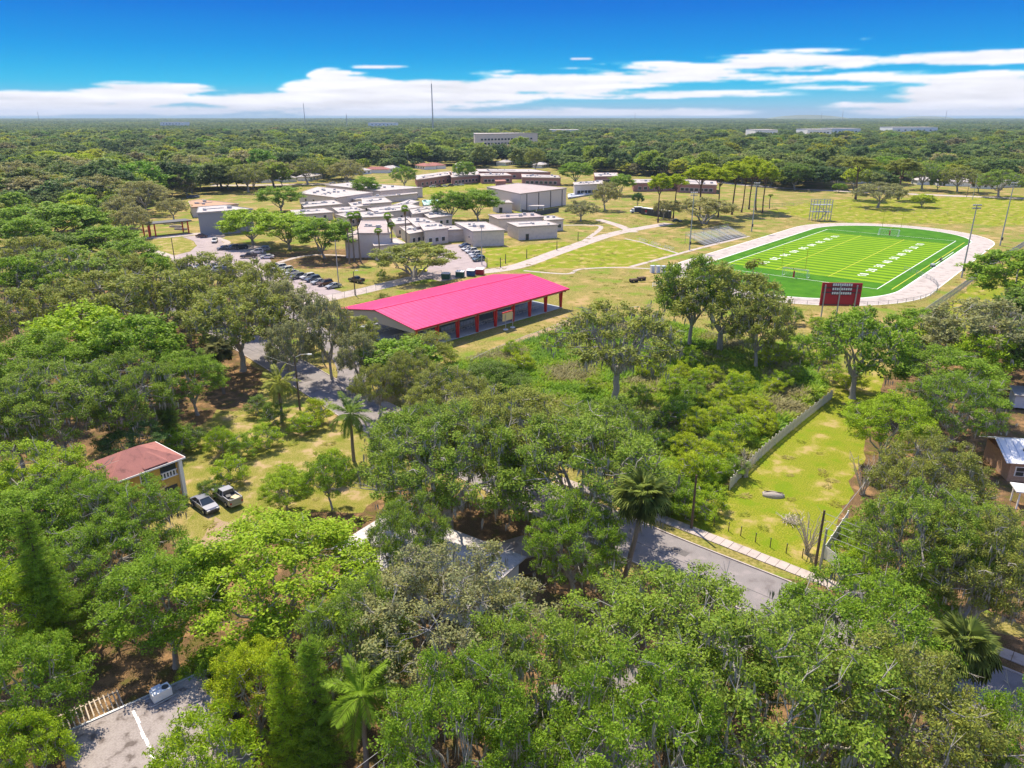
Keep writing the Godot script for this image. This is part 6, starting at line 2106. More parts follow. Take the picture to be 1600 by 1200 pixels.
	var ym := thing("yellow_kerb", "bright yellow painted ramp under the spreading oak", "ramp", Vector3(-28.03, 0, -228.05), -0.3)
	var ys := MB.new()
	ys.box(Vector3(0, 0.2, 0), Vector3(2.6, 0.4, 1.4), Basis(Vector3.RIGHT, 0.12))
	part("ramp", ys.mesh(), M.paint_yellow, ym)
	ys = MB.new()
	ys.bar(Vector3(-1.2, 0.3, 0.7), Vector3(1.2, 0.3, 0.7), 0.05, 0.6)
	part("rail", ys.mesh(), M.paint_yellow, ym)
	for e in [[Vector3(35.81, 0, -212.03), "left of two brown carts on the dry grass"], [Vector3(38.52, 0, -214.7), "right of two brown carts on the dry grass"]]:
		var b := thing("field_cart", e[1], "cart", e[0], 0.4, "carts on the dry grass")
		var s := MB.new()
		s.box(Vector3(0, 0.75, 0), Vector3(2.4, 0.5, 1.3))
		part("tray", s.mesh(), M.wood, b)
		for x in [-0.8, 0.8]:
			s = MB.new()
			s.tube(PackedVector3Array([Vector3(x, 0.35, -0.7), Vector3(x, 0.35, 0.7)]), PackedFloat32Array([0.35, 0.35]), 10)
			part("wheel", s.mesh(), M.tyre, b)
	for i in 3:
		var b := thing("portable_toilet", "white portable cabin by the end of the pale path, %s of three" % ["left", "middle", "right"][i], "cabin", Vector3(43.81, 0, -226.05) + Vector3(i * 1.7, 0, 0.2 * i), 0.2, "white cabins by the path")
		var s := MB.new()
		s.box(Vector3(0, 1.05, 0), Vector3(1.2, 2.1, 1.2))
		part("body", s.mesh(), M.white_metal, b)
		s = MB.new()
		s.box(Vector3(0, 2.16, 0), Vector3(1.3, 0.14, 1.3))
		part("roof", s.mesh(), M.blue_grey, b)
		s = MB.new()
		s.box(Vector3(0, 1.0, 0.61), Vector3(0.75, 1.8, 0.05))
		part("door", s.mesh(), M.blue_grey, b)
	# fences on the campus
	chain_fence(smooth_line([Vector2(-47.48, -189.06), Vector2(-41.86, -194.92), Vector2(-33.16, -206.87), Vector2(-21.48, -220.24)], 4.0), 1.9, "chain link fence along the road behind the pavilion", 3.5)
	chain_fence(smooth_line([Vector2(-8.09, -134.17), Vector2(-2.63, -143.1), Vector2(8.62, -157.65), Vector2(15.98, -167.95)], 4.0), 1.7, "chain link fence between the pavilion grass and the marsh", 3.2)
	chain_fence(smooth_line([Vector2(115.12, -382.58), Vector2(152.93, -405.25), Vector2(176.7, -388.02), Vector2(215.01, -367.12)], 8.0), 1.8, "long low fence across the grass behind the pitch", 7.0)
	# masts on the skyline
	lattice(Vector3(-188.38, 0, -1843.22), 116.0, 3.2, "tall guyed lattice mast rising above the horizon")
	for e in [[513, 3300.0, 95.0, "thin mast left of the tall lattice mast"], [145, 5200.0, 70.0, "small mast at the left of the skyline"], [1228, 4500.0, 60.0, "small mast right of the distant mound"], [1257, 5000.0, 75.0, "slim mast farther right on the skyline"], [1400, 4800.0, 75.0, "mast near the right skyline roofs"], [571, 3000.0, 50.0, "short mast above the pale warehouse"], [970, 5200.0, 60.0, "tiny mast in the middle of the skyline"]]:
		lattice(Vector3((e[0] - 800.0) / 1075.0 * e[1], 0, -e[1]), e[2], 2.4, e[3])


func lattice(at: Vector3, h: float, w: float, label: String) -> void:
	var t := thing("radio_mast", label, "mast", at, 0, "masts on the skyline")
	var c := []
	for i in 3:
		c.append(Vector3(cos(TAU * i / 3.0), 0, sin(TAU * i / 3.0)) * w * 0.5)
	for i in 3:
		var s := MB.new()
		s.bar(c[i] - Vector3(0, 0.5, 0), c[i] * 0.45 + Vector3(0, h, 0), 0.9, 0.9)
		part("leg", s.mesh(), M.galvanised, t)
	var s2 := MB.new()
	var k := int(h / 4.0)
	for j in k:
		var f0 := 1.0 - 0.55 * j / k
		var f1 := 1.0 - 0.55 * (j + 1) / k
		for i in 3:
			s2.bar(c[i] * f0 + Vector3(0, h * j / k, 0), c[(i + 1) % 3] * f1 + Vector3(0, h * (j + 1) / k, 0), 0.4, 0.4)
	part("lacing", s2.mesh(), M.galvanised, t)
	var g := MB.new()
	g.cyl(Vector3(0, h, 0), 0.2, h * 0.08, 6)
	part("antenna", g.mesh(), M.scarlet, t)

# ---------------------------------------------------------------- planting plan

func build_planting() -> void:
	# [kind, leaf colour, x, z, crown radius, crown centre height, label]
	var plan := [
		# foreground
		["oak", "oak", 12.19, -45.11, 8.5, 7.6, "broad live oak with bare grey twigs before the street"],
		["oak", "green", 26.24, -45.47, 6.9, 7.6, "bright topped live oak right of the twiggy street oak"],
		["oak", "oak", 16.79, -37.39, 8.0, 9, "mossy live oak low in the picture right of the driveway"],
		["oak", "olive", 25.12, -37.31, 6.3, 8, "grey green mossy oak below the roadside cabbage palm"],
		["oak", "green", 33.47, -35.01, 4.3, 7.2, "oak cut by the lower right corner of the picture"],
		["oak", "green", 7.42, -33.85, 5.9, 9, "dense oak at the bottom edge beside the driveway"],
		["oak", "grey", -5.06, -47.44, 8.1, 7.8, "grey green oak with pale twigs below the pale roofed house"],
		["oak", "oak", -11.91, -46.06, 4.7, 7.4, "oak crown behind the big feather palm"],
		["oak", "oak", 0.9, -40.73, 5.9, 8, "thin oak over the bare ground at bottom centre"],
		["oak", "green", -3.22, -35.19, 5.2, 8.6, "oak at the bottom edge right of the feather palm"],
		["broad", "bright", -21.16, -55.28, 8.3, 7.4, "large bright green rounded tree below the parked pickup"],
		["broad", "green", -29.84, -52.16, 5.2, 7, "dark rounded tree above the stained flat roof"],
		["broad", "lime", -19.31, -43.2, 3.1, 6, "yellow green tree right of the flat roofed house"],
		["wispy", "bright", -20.58, -37.15, 3.6, 5.4, "feathery young tree hanging over the stained flat roof"],
		["broad", "bright", -42.14, -50.45, 4.3, 7, "yellow green tree cut by the left edge below the spire"],
		["broad", "green", -35.09, -42.12, 3.7, 7, "green tree left of the pergola"],
		["broad", "bright", -33.09, -37.31, 3.0, 5.5, "green tree in the lower left corner"],
		["oak", "green", -39.41, -65.89, 5.4, 6.4, "live oak in front of the yellow house"],
		["oak", "bright", -53.72, -72.08, 7.1, 7, "live oak left of the red hip roof"],
		["oak", "green", -39.07, -58.3, 5.7, 6, "oak between the spire and the yellow house"],
		["oak", "green", -46.35, -68.23, 5.1, 6.4, "live oak covering the low wing of the yellow house"],
		["broad", "green", -49.18, -62.25, 5.7, 7, "rounded tree at the left edge above the spire"],
		["oak", "oak", -7.12, -72.82, 8.9, 9, "big dark mossy oak over the pale roofed house"],
		["oak", "oak", 7.3, -70.91, 9.7, 9.2, "largest dark oak left of the tall cabbage palm"],
		["oak", "olive", 0.0, -80.46, 9.3, 9, "grey mossy oak behind the two big central oaks"],
		["oak", "oak", -10.01, -61.5, 4.1, 6.6, "thin oak spreading over the pale roof"],
		["oak", "green", 6.23, -61.16, 5.0, 6.6, "oak above the shaded ground by the grey shed"],
		["oak", "oak", -11.85, -81.84, 5.9, 7.5, "small oak beside the street bend"],
		# right hand woods
		["broad", "bright", 51.3, -91.09, 5.4, 6.5, "bright green rounded tree at the head of the lawn"],
		["broad", "green", 69.08, -109.05, 7.9, 7, "rounded green tree behind the bright lawn tree"],
		["oak", "green", 62.78, -96.1, 7.1, 6.8, "spreading tree left of the blue garden shed"],
		["oak", "olive", 47.17, -73.21, 6.1, 7.2, "grey twiggy oak left of the metal roofed house"],
		["oak", "oak", 43.82, -59.14, 5.7, 7.2, "big oak below the metal roofed house"],
		["oak", "oak", 38.44, -58.99, 6.0, 8, "dense oak right of the white fence"],
		["oak", "olive", 42.39, -55.0, 5.7, 7.6, "shaded oak above the wires at right"],
		["broad", "green", 35.79, -54.9, 3.8, 4.6, "low tree between the white fence and the wires"],
		["broad", "bright", 82.17, -120.34, 5.0, 6.5, "light green tree behind the garden shed"],
		["oak", "grey", 86.53, -127.28, 11.0, 8.5, "grey oak with dead white branches at the right edge"],
		["broad", "green", 125.86, -178.68, 11.4, 9, "green tree overhanging the right end of the track"],
		["broad", "deep", 90.91, -117.3, 6.5, 7.5, "tree cut by the right edge above the blue shed"],
		["oak", "green", 59.02, -117.93, 9.2, 9, "mossy oak at the far end of the board fence"],
		["oak", "oak", 37.82, -148.31, 8.2, 11, "oak crown hiding the left end of the running track"],
		["oak", "olive", 42.89, -144.81, 12.0, 10.5, "large mossy oak between the pitch and the marsh"],
		["oak", "olive", 47.27, -133.25, 6.7, 8, "dark mossy oak right of the large marsh oak"],
		["broad", "green", 86.3, -146.19, 6.6, 5, "low green tree by the grey chain link fence"],
		["lone", "olive", 17.13, -113.43, 10.4, 11.5, "lone oak with bare limbs standing in the marsh"],
		["broad", "deep", -3.09, -110.19, 5.7, 5.5, "dark green tree in front of the pavilion's near corner"],
		["oak", "oak", 11.28, -83.73, 6.9, 7.5, "dark oak below the lone marsh oak"],
		["wispy", "olive", -16.2, -130.68, 5.8, 5, "pale leaved tree against the pavilion gable"],
		["broad", "green", -20.23, -121.59, 6.7, 5.5, "green tree between the street and the pavilion"],
		["oak", "olive", -9.48, -100.6, 6.6, 6.5, "twiggy oak by the street right of the queen palm"],
		# left woods
		["broad", "green", -75.04, -109.38, 8.1, 8.5, "dark crown among the left woods nearest the edge"],
		["broad", "bright", -76.7, -125.26, 8.6, 8.5, "bright topped tree in the middle of the left woods"],
		["broad", "green", -64.21, -119.53, 7.7, 8.5, "tall green tree in the left woods above the red roof"],
		["oak", "oak", -61.8, -91.94, 8.7, 8.5, "spreading oak left of the red hip roof, in the woods"],
		["oak", "oak", -55.52, -96.75, 7.3, 8.5, "shaded oak behind the red hip roof"],
		["broad", "dark", -52.31, -91.34, 4.4, 4, "dark low tree touching the back of the red roof"],
		["broad", "green", -51.45, -110.45, 5.4, 6.5, "green tree right of the slender cypress"],
		["oak", "oak", -66.79, -89.86, 6.0, 7.5, "oak at the left edge beyond the hip roof"],
		["oak", "olive", -72.83, -144.55, 12.4, 9.5, "oak with long bare limbs in the left woods"],
		["oak", "olive", -51.61, -132.36, 10.2, 9.5, "great mossy oak left of the side road"],
		["oak", "grey", -45.78, -142.87, 7.7, 8.6, "mossy oak before the long car row"],
		["oak", "grey", -33.54, -128.18, 5.1, 8.6, "slender mossy oak at the street corner"],
		["oak", "grey", -39.63, -123.18, 4.5, 7, "mossy oak leaning over the street from the left woods"],
		["oak", "olive", -21.37, -108.72, 4.1, 5.5, "oak overhanging the street beside its pavement"],
		["oak", "olive", -31.3, -143.16, 4.4, 4.5, "light oak left of the pavilion roof tip"],
		["oak", "olive", -72.5, -173.57, 10.8, 8.5, "wide oak in front of the hidden cars"],
		["oak", "oak", -110.71, -181.1, 13.6, 8.5, "wide oak in the upper left woods"],
		["oak", "green", -120.32, -173.57, 9.3, 8.5, "oak at the left edge of the upper woods"],
		["oak", "olive", -88.48, -154.12, 11.1, 8.5, "pale oak behind the bright woods tree"],
		["oak", "olive", -96.44, -138.33, 8.8, 8.5, "grey oak at the left edge of the middle woods"],
		["broad", "green", -136.0, -245.8, 11.1, 7, "round green tree left of the entrance lawn"],
		["broad", "green", -174.27, -278.34, 16.3, 9, "large green tree left of the entrance canopy"],
		["broad", "green", -169.42, -253.27, 9.9, 8, "green tree near the left edge beyond the path"],
		["oak", "khaki", -209.5, -378.23, 15.5, 10, "pale tall tree before the white block"],
		["oak", "khaki", -247.29, -395.4, 18.5, 10, "pale wide tree at the upper left"],
		["oak", "khaki", -180.32, -367.48, 12.5, 9.5, "pale tree left of the entrance canopy posts"],
		["oak", "khaki", -156.85, -344.74, 7.1, 6, "small pale tree behind the canopy roof"],
		["broad", "bright", -98.25, -278.45, 11.3, 7.8, "bright tree left of the auditorium, first of three"],
		["broad", "bright", -81.4, -268.42, 11.6, 7.8, "bright tree left of the auditorium, second of three"],
		["broad", "green", -64.22, -250.5, 10.0, 8.2, "darker tree touching the auditorium, third of three"],
		["broad", "green", -117.24, -378.13, 11.0, 7.5, "dense tree before the long classroom block"],
		["broad", "green", -85.8, -442.9, 7.9, 7.5, "lone tree on the roofs of the school court"],
		["open", "olive", -29.74, -218.41, 12.7, 6.2, "spreading many stemmed oak behind the pavilion"],
		["broad", "green", -28.37, -344.95, 9.2, 8, "dense court tree, left of a pair before the gymnasium"],
		["broad", "green", -15.39, -345.66, 10.4, 8.5, "dense court tree, right of a pair before the gymnasium"],
		["oak", "grey", 31.94, -344.16, 8.0, 5.2, "small round oak in a mulch ring beside the path"],
		["oak", "khaki", 48.38, -385.81, 7.9, 8, "drooping brown tree on the campus lawn"],
		["broad", "green", 67.19, -460.32, 7.8, 7.5, "dark green tree behind the drooping brown tree"],
		["broad", "dark", 67.52, -401.03, 3.1, 4.5, "small dark conical tree beside the box truck"],
		["broad", "green", 45.31, -536.72, 11.8, 9, "broad tree at the end of the far white roofs"],
		["open", "khaki", 86.56, -336.12, 15.0, 7, "pale wide many stemmed oak by the bleachers"],
		["oak", "khaki", 71.89, -353.36, 5.2, 5, "small brown tree before the black container"],
		["oak", "grey", 194.92, -397.58, 12.9, 7.5, "wide grey oak alone behind the pitch"],
		["broad", "lime", 219.64, -399.43, 6.5, 4, "yellow green bush tree behind the pitch"],
		["broad", "green", 208.86, -479.83, 4.1, 3.5, "small green tree right of the filming tower"],
		["broad", "green", -34.32, -549.67, 7.9, 9, "roadside tree before the brick school"],
		["oak", "green", -71.29, -495.74, 8.4, 9, "feathery tree left of the brick school"],
		["oak", "khaki", -230.18, -546.27, 18.4, 11, "pale oak behind the orange brown roof, nearest the canopy"],
		["oak", "olive", -196.08, -510.18, 15.5, 10, "olive oak behind the entrance hall, left one"],
		["oak", "olive", -169.33, -482.34, 13.9, 10, "olive oak behind the entrance hall, right one"],
		["oak", "khaki", -165.32, -522.22, 15.0, 10, "pale oak above the dense classroom tree"],
		["oak", "khaki", -114.62, -522.22, 13.2, 10, "brown green oak behind the classroom block"],
		["oak", "olive", -146.11, -541.34, 14.6, 10, "olive oak beside the tall pale pole"],
		["broad", "green", -206.58, -446.77, 12.9, 9, "green tree above the canopy posts"],
		["oak", "khaki", -308.52, -526.3, 20.0, 11, "pale broad oak at the upper left, right of two"],
		["oak", "khaki", -309.42, -468.94, 17.9, 11, "pale broad oak at the upper left edge"],
		["oak", "khaki", -165.75, -316.05, 9.2, 8, "pale thin oak beside the white block"],
		["broad", "lime", -342.66, -599.16, 14.1, 11, "yellow green crown high at the upper left"],
		["broad", "lime", -391.81, -643.51, 14.1, 11, "yellow green crown farther left at the upper left"],
		["broad", "green", -119.48, -227.17, 8.0, 6, "dark green tree hiding the left of the entrance lawn"],
		["broad", "deep", -144.14, -239.02, 9.4, 6, "shaded tree below the large green tree at left"],
		["oak", "grey", -26.65, -120.34, 4.0, 6.5, "mossy oak in the angle of street and side road"],
		["oak", "olive", -16.67, -111.85, 4.6, 6, "thin oak on the pavilion side of the street"],
		["oak", "olive", -56.87, -163.32, 7.3, 8.5, "pale oak before the left end of the car row"],
		["oak", "olive", -70.5, -154.12, 7.6, 8.5, "pale oak in the woods below the entrance lot"],
		["broad", "green", -99.49, -199.34, 6.7, 6.5, "green tree below the entrance lawn"],
		["oak", "olive", -104.23, -190.03, 7.6, 7.5, "olive oak below the round tree by the lawn"],
		["oak", "khaki", -150.75, -293.39, 7.6, 7, "pale thin tree between the white block and canopy"],
		["broad", "green", -166.63, -285.86, 10.4, 8, "green tree right of the large campus edge tree"],
		["oak", "olive", -137.72, -210.56, 9.2, 8, "olive oak at the left edge by the path"],
		["broad", "deep", 105.04, -136.49, 10.5, 9, "large dark tree cut by the right edge beyond the fence"],
		["oak", "olive", 229.13, -532.8, 13.5, 11, "tall olive tree behind the filming tower"],
		["broad", "green", 267.93, -546.27, 15.7, 11, "tall green tree behind the wide grey oak"],
		["oak", "oak", 271.85, -498.68, 13.5, 10, "tall oak behind the yellow green bush tree"],
		["oak", "olive", 284.47, -479.99, 12.2, 9, "oak by the far right road, left of the leaning pole"],
		["oak", "oak", 292.78, -451.24, 13.8, 9, "oak by the far right road, right of the leaning pole"],
		["broad", "deep", 187.56, -498.68, 11.8, 10, "dark tree right of the pine clump"],
		["broad", "olive", 20.62, -664.37, 8.9, 12, "round topped tree above the far school roofs"],
	]
	var n := 0
	for e in plan:
		n += 1
		var near: bool = e[3] > -112.0
		var called := "live_oak"
		var key := ""
		match e[0]:
			"oak":
				key = ("oak_near_%d" if near else "oak_mid_%d") % (n % 4)
			"broad":
				called = "broadleaf_tree"
				key = ("broad_near_%d" if near else "broad_mid_%d") % (n % 3)
			"lone":
				key = "lone_oak"
			"open":
				key = "open_oak"
			"wispy":
				called = "feathery_tree"
				key = "wispy"
		plant_tree(called, key, e[2], e[3], e[4], e[5], e[1], e[6])
	# spires
	plant_tree("conifer", "spire", -38.94, -51.0, 3.1, 8.5, "green", "tall dark spire shaped conifer at the left", "tree", "", "pine_bark")
	plant_tree("conifer", "spire_small", -15.8, -40.13, 2.3, 6, "bright", "yellow green conifer, left of a pair beside the feather palm", "tree", "", "pine_bark")
	plant_tree("conifer", "spire_small", -13.87, -40.49, 2.3, 6.4, "green", "yellow green conifer, right of a pair beside the feather palm", "tree", "", "pine_bark")
	plant_tree("conifer", "spire_small", -51.22, -100.07, 2.3, 6, "deep", "slender cypress behind the red hip roof", "tree", "", "pine_bark")
	# tall pines by the bleachers
	var pines := [[66.99, -340.05, 5.2, 17, "leftmost of the tall pines beyond the container"], [76.79, -353.67, 5.7, 17, "second of the tall pines beyond the container"], [93.18, -369.84, 8.1, 19, "tall pine behind the pale wide oak"], [99.32, -357.84, 6.1, 19, "tall pine left of the pine clump"], [108.93, -368.47, 6.8, 20, "leftmost pine of the dense clump"], [116.21, -377.16, 6.0, 20, "second pine of the dense clump"], [123.97, -390.19, 6.6, 21, "tallest pine of the dense clump"], [126.44, -386.26, 6.5, 20, "fourth pine of the dense clump"], [125.81, -374.01, 5.7, 19, "rightmost pine of the dense clump"], [201.29, -439.03, 10.3, 20, "broad pine far behind the wide grey oak"], [225.39, -437.02, 9.6, 18, "broad pine right of the wide grey oak"]]
	for i in pines.size():
		var e: Array = pines[i]
		plant_tree("pine_tree", "pine_%d" % (i % 2), e[0], e[1], e[2], e[3], "lime" if i < 9 else "olive", e[4], "tree", "tall pines", "pine_bark")
	# slender fan palms before the auditorium
	var fans := [[Vector3(-53.89, 0, -240.77), 12.6, "leftmost fan palm before the auditorium"], [Vector3(-52.88, 0, -244.16), 15.2, "second fan palm before the auditorium"], [Vector3(-50.51, 0, -243.02), 15.6, "third fan palm before the auditorium"], [Vector3(-44.49, 0, -244.16), 10.4, "short fan palm in the middle of the row"], [Vector3(-42.77, 0, -253.66), 14.0, "fan palm left of the tallest one"], [Vector3(-41.21, 0, -253.66), 11.0, "fan palm tucked against the spreading oak"], [Vector3(-37.26, 0, -257.4), 16.0, "tallest fan palm standing right of the others"], [Vector3(135.87, 0, -393.6), 7.0, "small palm on the grass right of the pines"]]
	for e in fans:
		plant_tree("fan_palm", "fan_palm", e[0].x, e[0].z, 1.9, e[1], "green", e[2], "palm tree", "slender fan palms", "palm_bark", "dead_frond")
	# near palms, frond by frond
	palm("queen_palm", "queen palm with drooping feather fronds on the rough lawn", Vector3(-22.46, 0, -93.53), 7.1, Vector3.ZERO, "feather", 22, 1.15, M.leaf_deep, 61)
	palm("queen_palm", "feather palm beside the street lamp at the wood's edge", Vector3(-36.73, 0, -107.36), 6.5, Vector3(0.2, 0, 0), "feather", 22, 1.1, M.leaf_olive, 62)
	palm("feather_palm", "big yellow green feather palm at the bottom left of centre", Vector3(-10.61, 8.5, -39.9) - Vector3(0, 8.5, 0), 8.5, Vector3(0.3, 0, 0.2), "feather", 22, 1.0, M.leaf_green, 63)
	palm("cabbage_palm", "tall leaning cabbage palm beside the street", Vector3(10.42, 0, -61.21), 12.8, Vector3(1.75, 0, 1.2), "fan", 38, 1.3, M.leaf_palm, 64)
	palm("cabbage_palm", "cabbage palm among oaks by the wires at lower right", Vector3(33.52, 9, -44.15) - Vector3(0, 9.0, 0), 9.0, Vector3(0.0, 0, 0.0), "fan", 34, 1.15, M.leaf_palm, 65)
	palm("cabbage_palm", "cabbage palm with a shaggy trunk left of the street lamp", Vector3(-50.82, 0, -120.25), 8.0, Vector3(0.2, 0, 0), "fan", 30, 1.2, M.leaf_grey, 66)
	palm("cabbage_palm", "small fan palm by the street below the queen palm", Vector3(-17.38, 0, -88.63), 3.4, Vector3.ZERO, "fan", 26, 1.0, M.leaf_deep, 67)
	build_shrubs()
	build_bare_shrubs()
	build_woods()


func build_shrubs() -> void:
	var list := [[36.91, -67.73, "bright"], [38.84, -70.5, "green"], [39.4, -72.91, "bright"], [37.19, -65.59, "green"], [26.98, -101.38, "lime"], [39.76, -104.21, "lime"], [29.77, -88.58, "green"], [30.51, -115.0, "green"], [32.21, -101.17, "green"], [39.13, -119.24, "bright"], [38.26, -102.22, "lime"], [41.15, -123.92, "lime"], [33.89, -125.79, "lime"], [29.37, -94.88, "green"], [27.37, -92.07, "green"], [45.96, -120.11, "lime"], [28.39, -120.01, "bright"], [26.21, -96.55, "lime"], [27.52, -90.99, "lime"], [33.69, -107.03, "bright"], [24.78, -106.31, "green"], [27.37, -110.32, "green"], [27.76, -103.03, "lime"], [31.96, -113.73, "lime"], [32.16, -106.31, "lime"], [36.23, -117.63, "lime"], [36.35, -110.32, "lime"], [33.03, -121.77, "bright"], [36.75, -126.53, "lime"], [39.9, -113.73, "lime"], [41.44, -110.88, "lime"], [24.7, -94.59, "lime"], [25.88, -91.09, "lime"], [21.81, -88.57, "bright"], [23.38, -86.71, "lime"], [25.93, -86.71, "bright"], [30.48, -95.66, "lime"], [34.11, -100.15, "bright"], [37.64, -103.77, "lime"], [47.49, -122.43, "bright"], [52.22, -127.59, "bright"], [57.56, -137.1, "bright"], [56.17, -142.13, "bright"], [50.57, -135.1, "lime"], [22.61, -97.86, "green"], [22.02, -105.03, "deep"], [21.84, -116.1, "green"], [1.85, -133.15, "lime"], [14.13, -120.8, "bright"], [0.0, -142.13, "bright"], [-4.93, -133.15, "green"], [30.99, -137.1, "bright"], [34.96, -135.1, "bright"], [25.23, -129.4, "lime"], [30.48, -125.83, "lime"], [58.61, -125.83, "bright"], [61.98, -137.1, "bright"], [63.88, -150.31, "bright"], [69.68, -152.73, "lime"], [60.11, -155.23, "green"], [60.64, -122.43, "lime"], [66.13, -166.0, "green"], [70.29, -163.18, "bright"], [-37.42, -106.31, "deep"], [-41.26, -110.32, "deep"], [-31.99, -103.03, "bright"], [-30.55, -106.31, "lime"], [-36.17, -97.86, "bright"], [-42.44, -96.75, "bright"], [-38.55, -82.66, "deep"], [-37.43, -87.26, "bright"], [-38.7, -94.59, "green"], [-29.23, -84.91, "bright"], [-24.01, -87.63, "bright"], [20.47, -79.08, "green"], [22.07, -77.53, "bright"], [19.37, -81.49, "green"], [24.21, -79.87, "bright"], [37.38, -66.77, "green"], [35.1, -63.89, "bright"], [36.9, -62.79, "green"], [-25.06, -48.23, "green"], [-26.33, -50.09, "bright"], [-42.73, -145.66, "olive"], [-33.18, -184.95, "olive"], [-47.1, -97.86, "deep"], [-48.04, -95.66, "green"], [-39.28, -217.32, "green"], [93.34, -155.23, "green"], [85.47, -145.66, "lime"], [78.43, -137.1, "lime"], [-12.65, -137.1, "lime"]]
	rng.seed = 91
	var todo: Array = []
	var looks := {"oak": "green", "olive": "olive green", "grey": "grey green", "green": "fresh green", "deep": "deep green", "dark": "dark green", "bright": "bright green", "khaki": "pale brown", "lime": "yellow green"}
	var marks := [[16.5, -112.0, "the lone marsh oak"], [37.0, -97.0, "the middle of the board fence"], [26.0, -86.0, "the near end of the board fence"], [47.0, -117.0, "the far end of the board fence"], [40.0, -118.0, "the stream"], [28.0, -140.0, "the big mossy oak"], [5.0, -140.0, "the pavilion fence"], [-8.0, -128.0, "the pavilion's near corner"], [72.0, -160.0, "the scoreboard"], [50.0, -140.0, "the dark mossy oak"], [-37.0, -106.0, "the street lamp"], [-41.0, -84.0, "the parked pickup"], [-25.0, -92.0, "the queen palm"], [33.0, -68.0, "the stout wooden pole"], [42.0, -80.0, "the bare pale shrub"], [20.0, -78.0, "the dark utility pole"], [-21.0, -48.0, "the flat roofed house"], [84.0, -146.0, "the grey chain link fence"]]
	for i in list.size():
		var e: Array = list[i]
		var p := Vector2(e[0], e[1])
		var r := rng.randf_range(1.5, 2.6)
		var best := 1e9
		var where := ""
		for m in marks:
			var dd: float = Vector2(m[0], m[1]).distance_to(p)
			if dd < best:
				best = dd
				where = m[2]
		var look: String = looks[e[2]]
		todo.append(plant_tree("shrub", "shrub_%d" % (i % 3), p.x, p.y, r, r * 0.55 * rng.randf_range(0.9, 1.4), e[2], "%s shrub near %s" % [look, where], "shrub", "leafy shrubs", "oak_bark", ""))
	count_off(todo)
	# two taller young trees on the rough lawn
	plant_tree("broadleaf_tree", "broad_near_1", -27.56, -79.1, 3.0, 3.2, "bright", "round young tree on the rough lawn, left of two")
	plant_tree("broadleaf_tree", "wispy", -22.29, -79.77, 3.3, 4.6, "green", "taller young tree on the rough lawn, right of two")
	plant_tree("broadleaf_tree", "wispy", -41.73, -95.04, 1.8, 2.8, "bright", "thin sapling behind the parked pickup")


func build_bare_shrubs() -> void:
	var spots := [[Vector3(45.19, 0, -83.81), 5.5, "bare pale shrub at the right side of the bright lawn"], [Vector3(33.1, 0, -70.12), 5.0, "bare pale shrub by the stout wooden pole"], [Vector3(31.72, 0, -88.63), 4.0, "bare pale bush against the board fence"], [Vector3(98.96, 0, -146.62), 7.0, "bleached dead branches in the right hand oaks"], [Vector3(87.93, 0, -140.15), 6.0, "bleached dead limbs left of the right hand oaks"]]
	for k in spots.size():
		rng.seed = 300 + k
		var t := thing("bare_shrub", spots[k][2], "dead shrub", spots[k][0], 0, "bare dead shrubs")
		var h: float = spots[k][1]
		for i in 16:
			var s := MB.new()
			var a := rng.randf() * TAU
			var e := Vector3(cos(a) * h * rng.randf_range(0.15, 0.5), h * rng.randf_range(0.6, 1.0), sin(a) * h * rng.randf_range(0.15, 0.5))
			var p := bend(Vector3(rng.randfn() * 0.15, -0.1, rng.randfn() * 0.15), e, e * 0.5 + Vector3(0, h * 0.15, 0), 5, 0.08)
			s.tube(p, taper(6, 0.085, 0.025), 4, false)
			for j in 5:
				var q := p[rng.randi_range(2, 5)]
				s.tube(PackedVector3Array([q, q + Vector3(rng.randfn() * 0.4, rng.randf_range(0.2, 0.8), rng.randfn() * 0.4)]), PackedFloat32Array([0.025, 0.01]), 3, false)
			part("stem", s.mesh(), M.dead_wood, t)


func spread(called: String, mesh: Mesh, m: Material, list: Array, tint: Array, parent: Node3D) -> MultiMeshInstance3D:
	var mm := MultiMesh.new()
	mm.transform_format = MultiMesh.TRANSFORM_3D
	mm.use_colors = true
	mm.mesh = mesh
	mm.instance_count = list.size()
	for i in list.size():
		mm.set_instance_transform(i, list[i])
		mm.set_instance_color(i, tint[i])
	var o := MultiMeshInstance3D.new()
	o.name = called if parent != self else numbered(called)
	o.multimesh = mm
	o.material_override = m
	parent.add_child(o, true)
	o.set_meta("kind", "stuff")
	return o


func open_ground(x: float, z: float) -> bool:
	# places kept clear of far trees: the campus, the pitch and the grass behind it
	var p := Vector2(x, z)
	for poly in clear_land:
		if Geometry2D.is_point_in_polygon(p, poly):
			return true
	# an open yard on the near side of each far house
	for q in house_spots:
		var d: Vector2 = p - q
		if absf(d.x) < 15.0 and d.y > -12.0 and d.y < 42.0:
			return true
	return false


var clear_land: Array = []


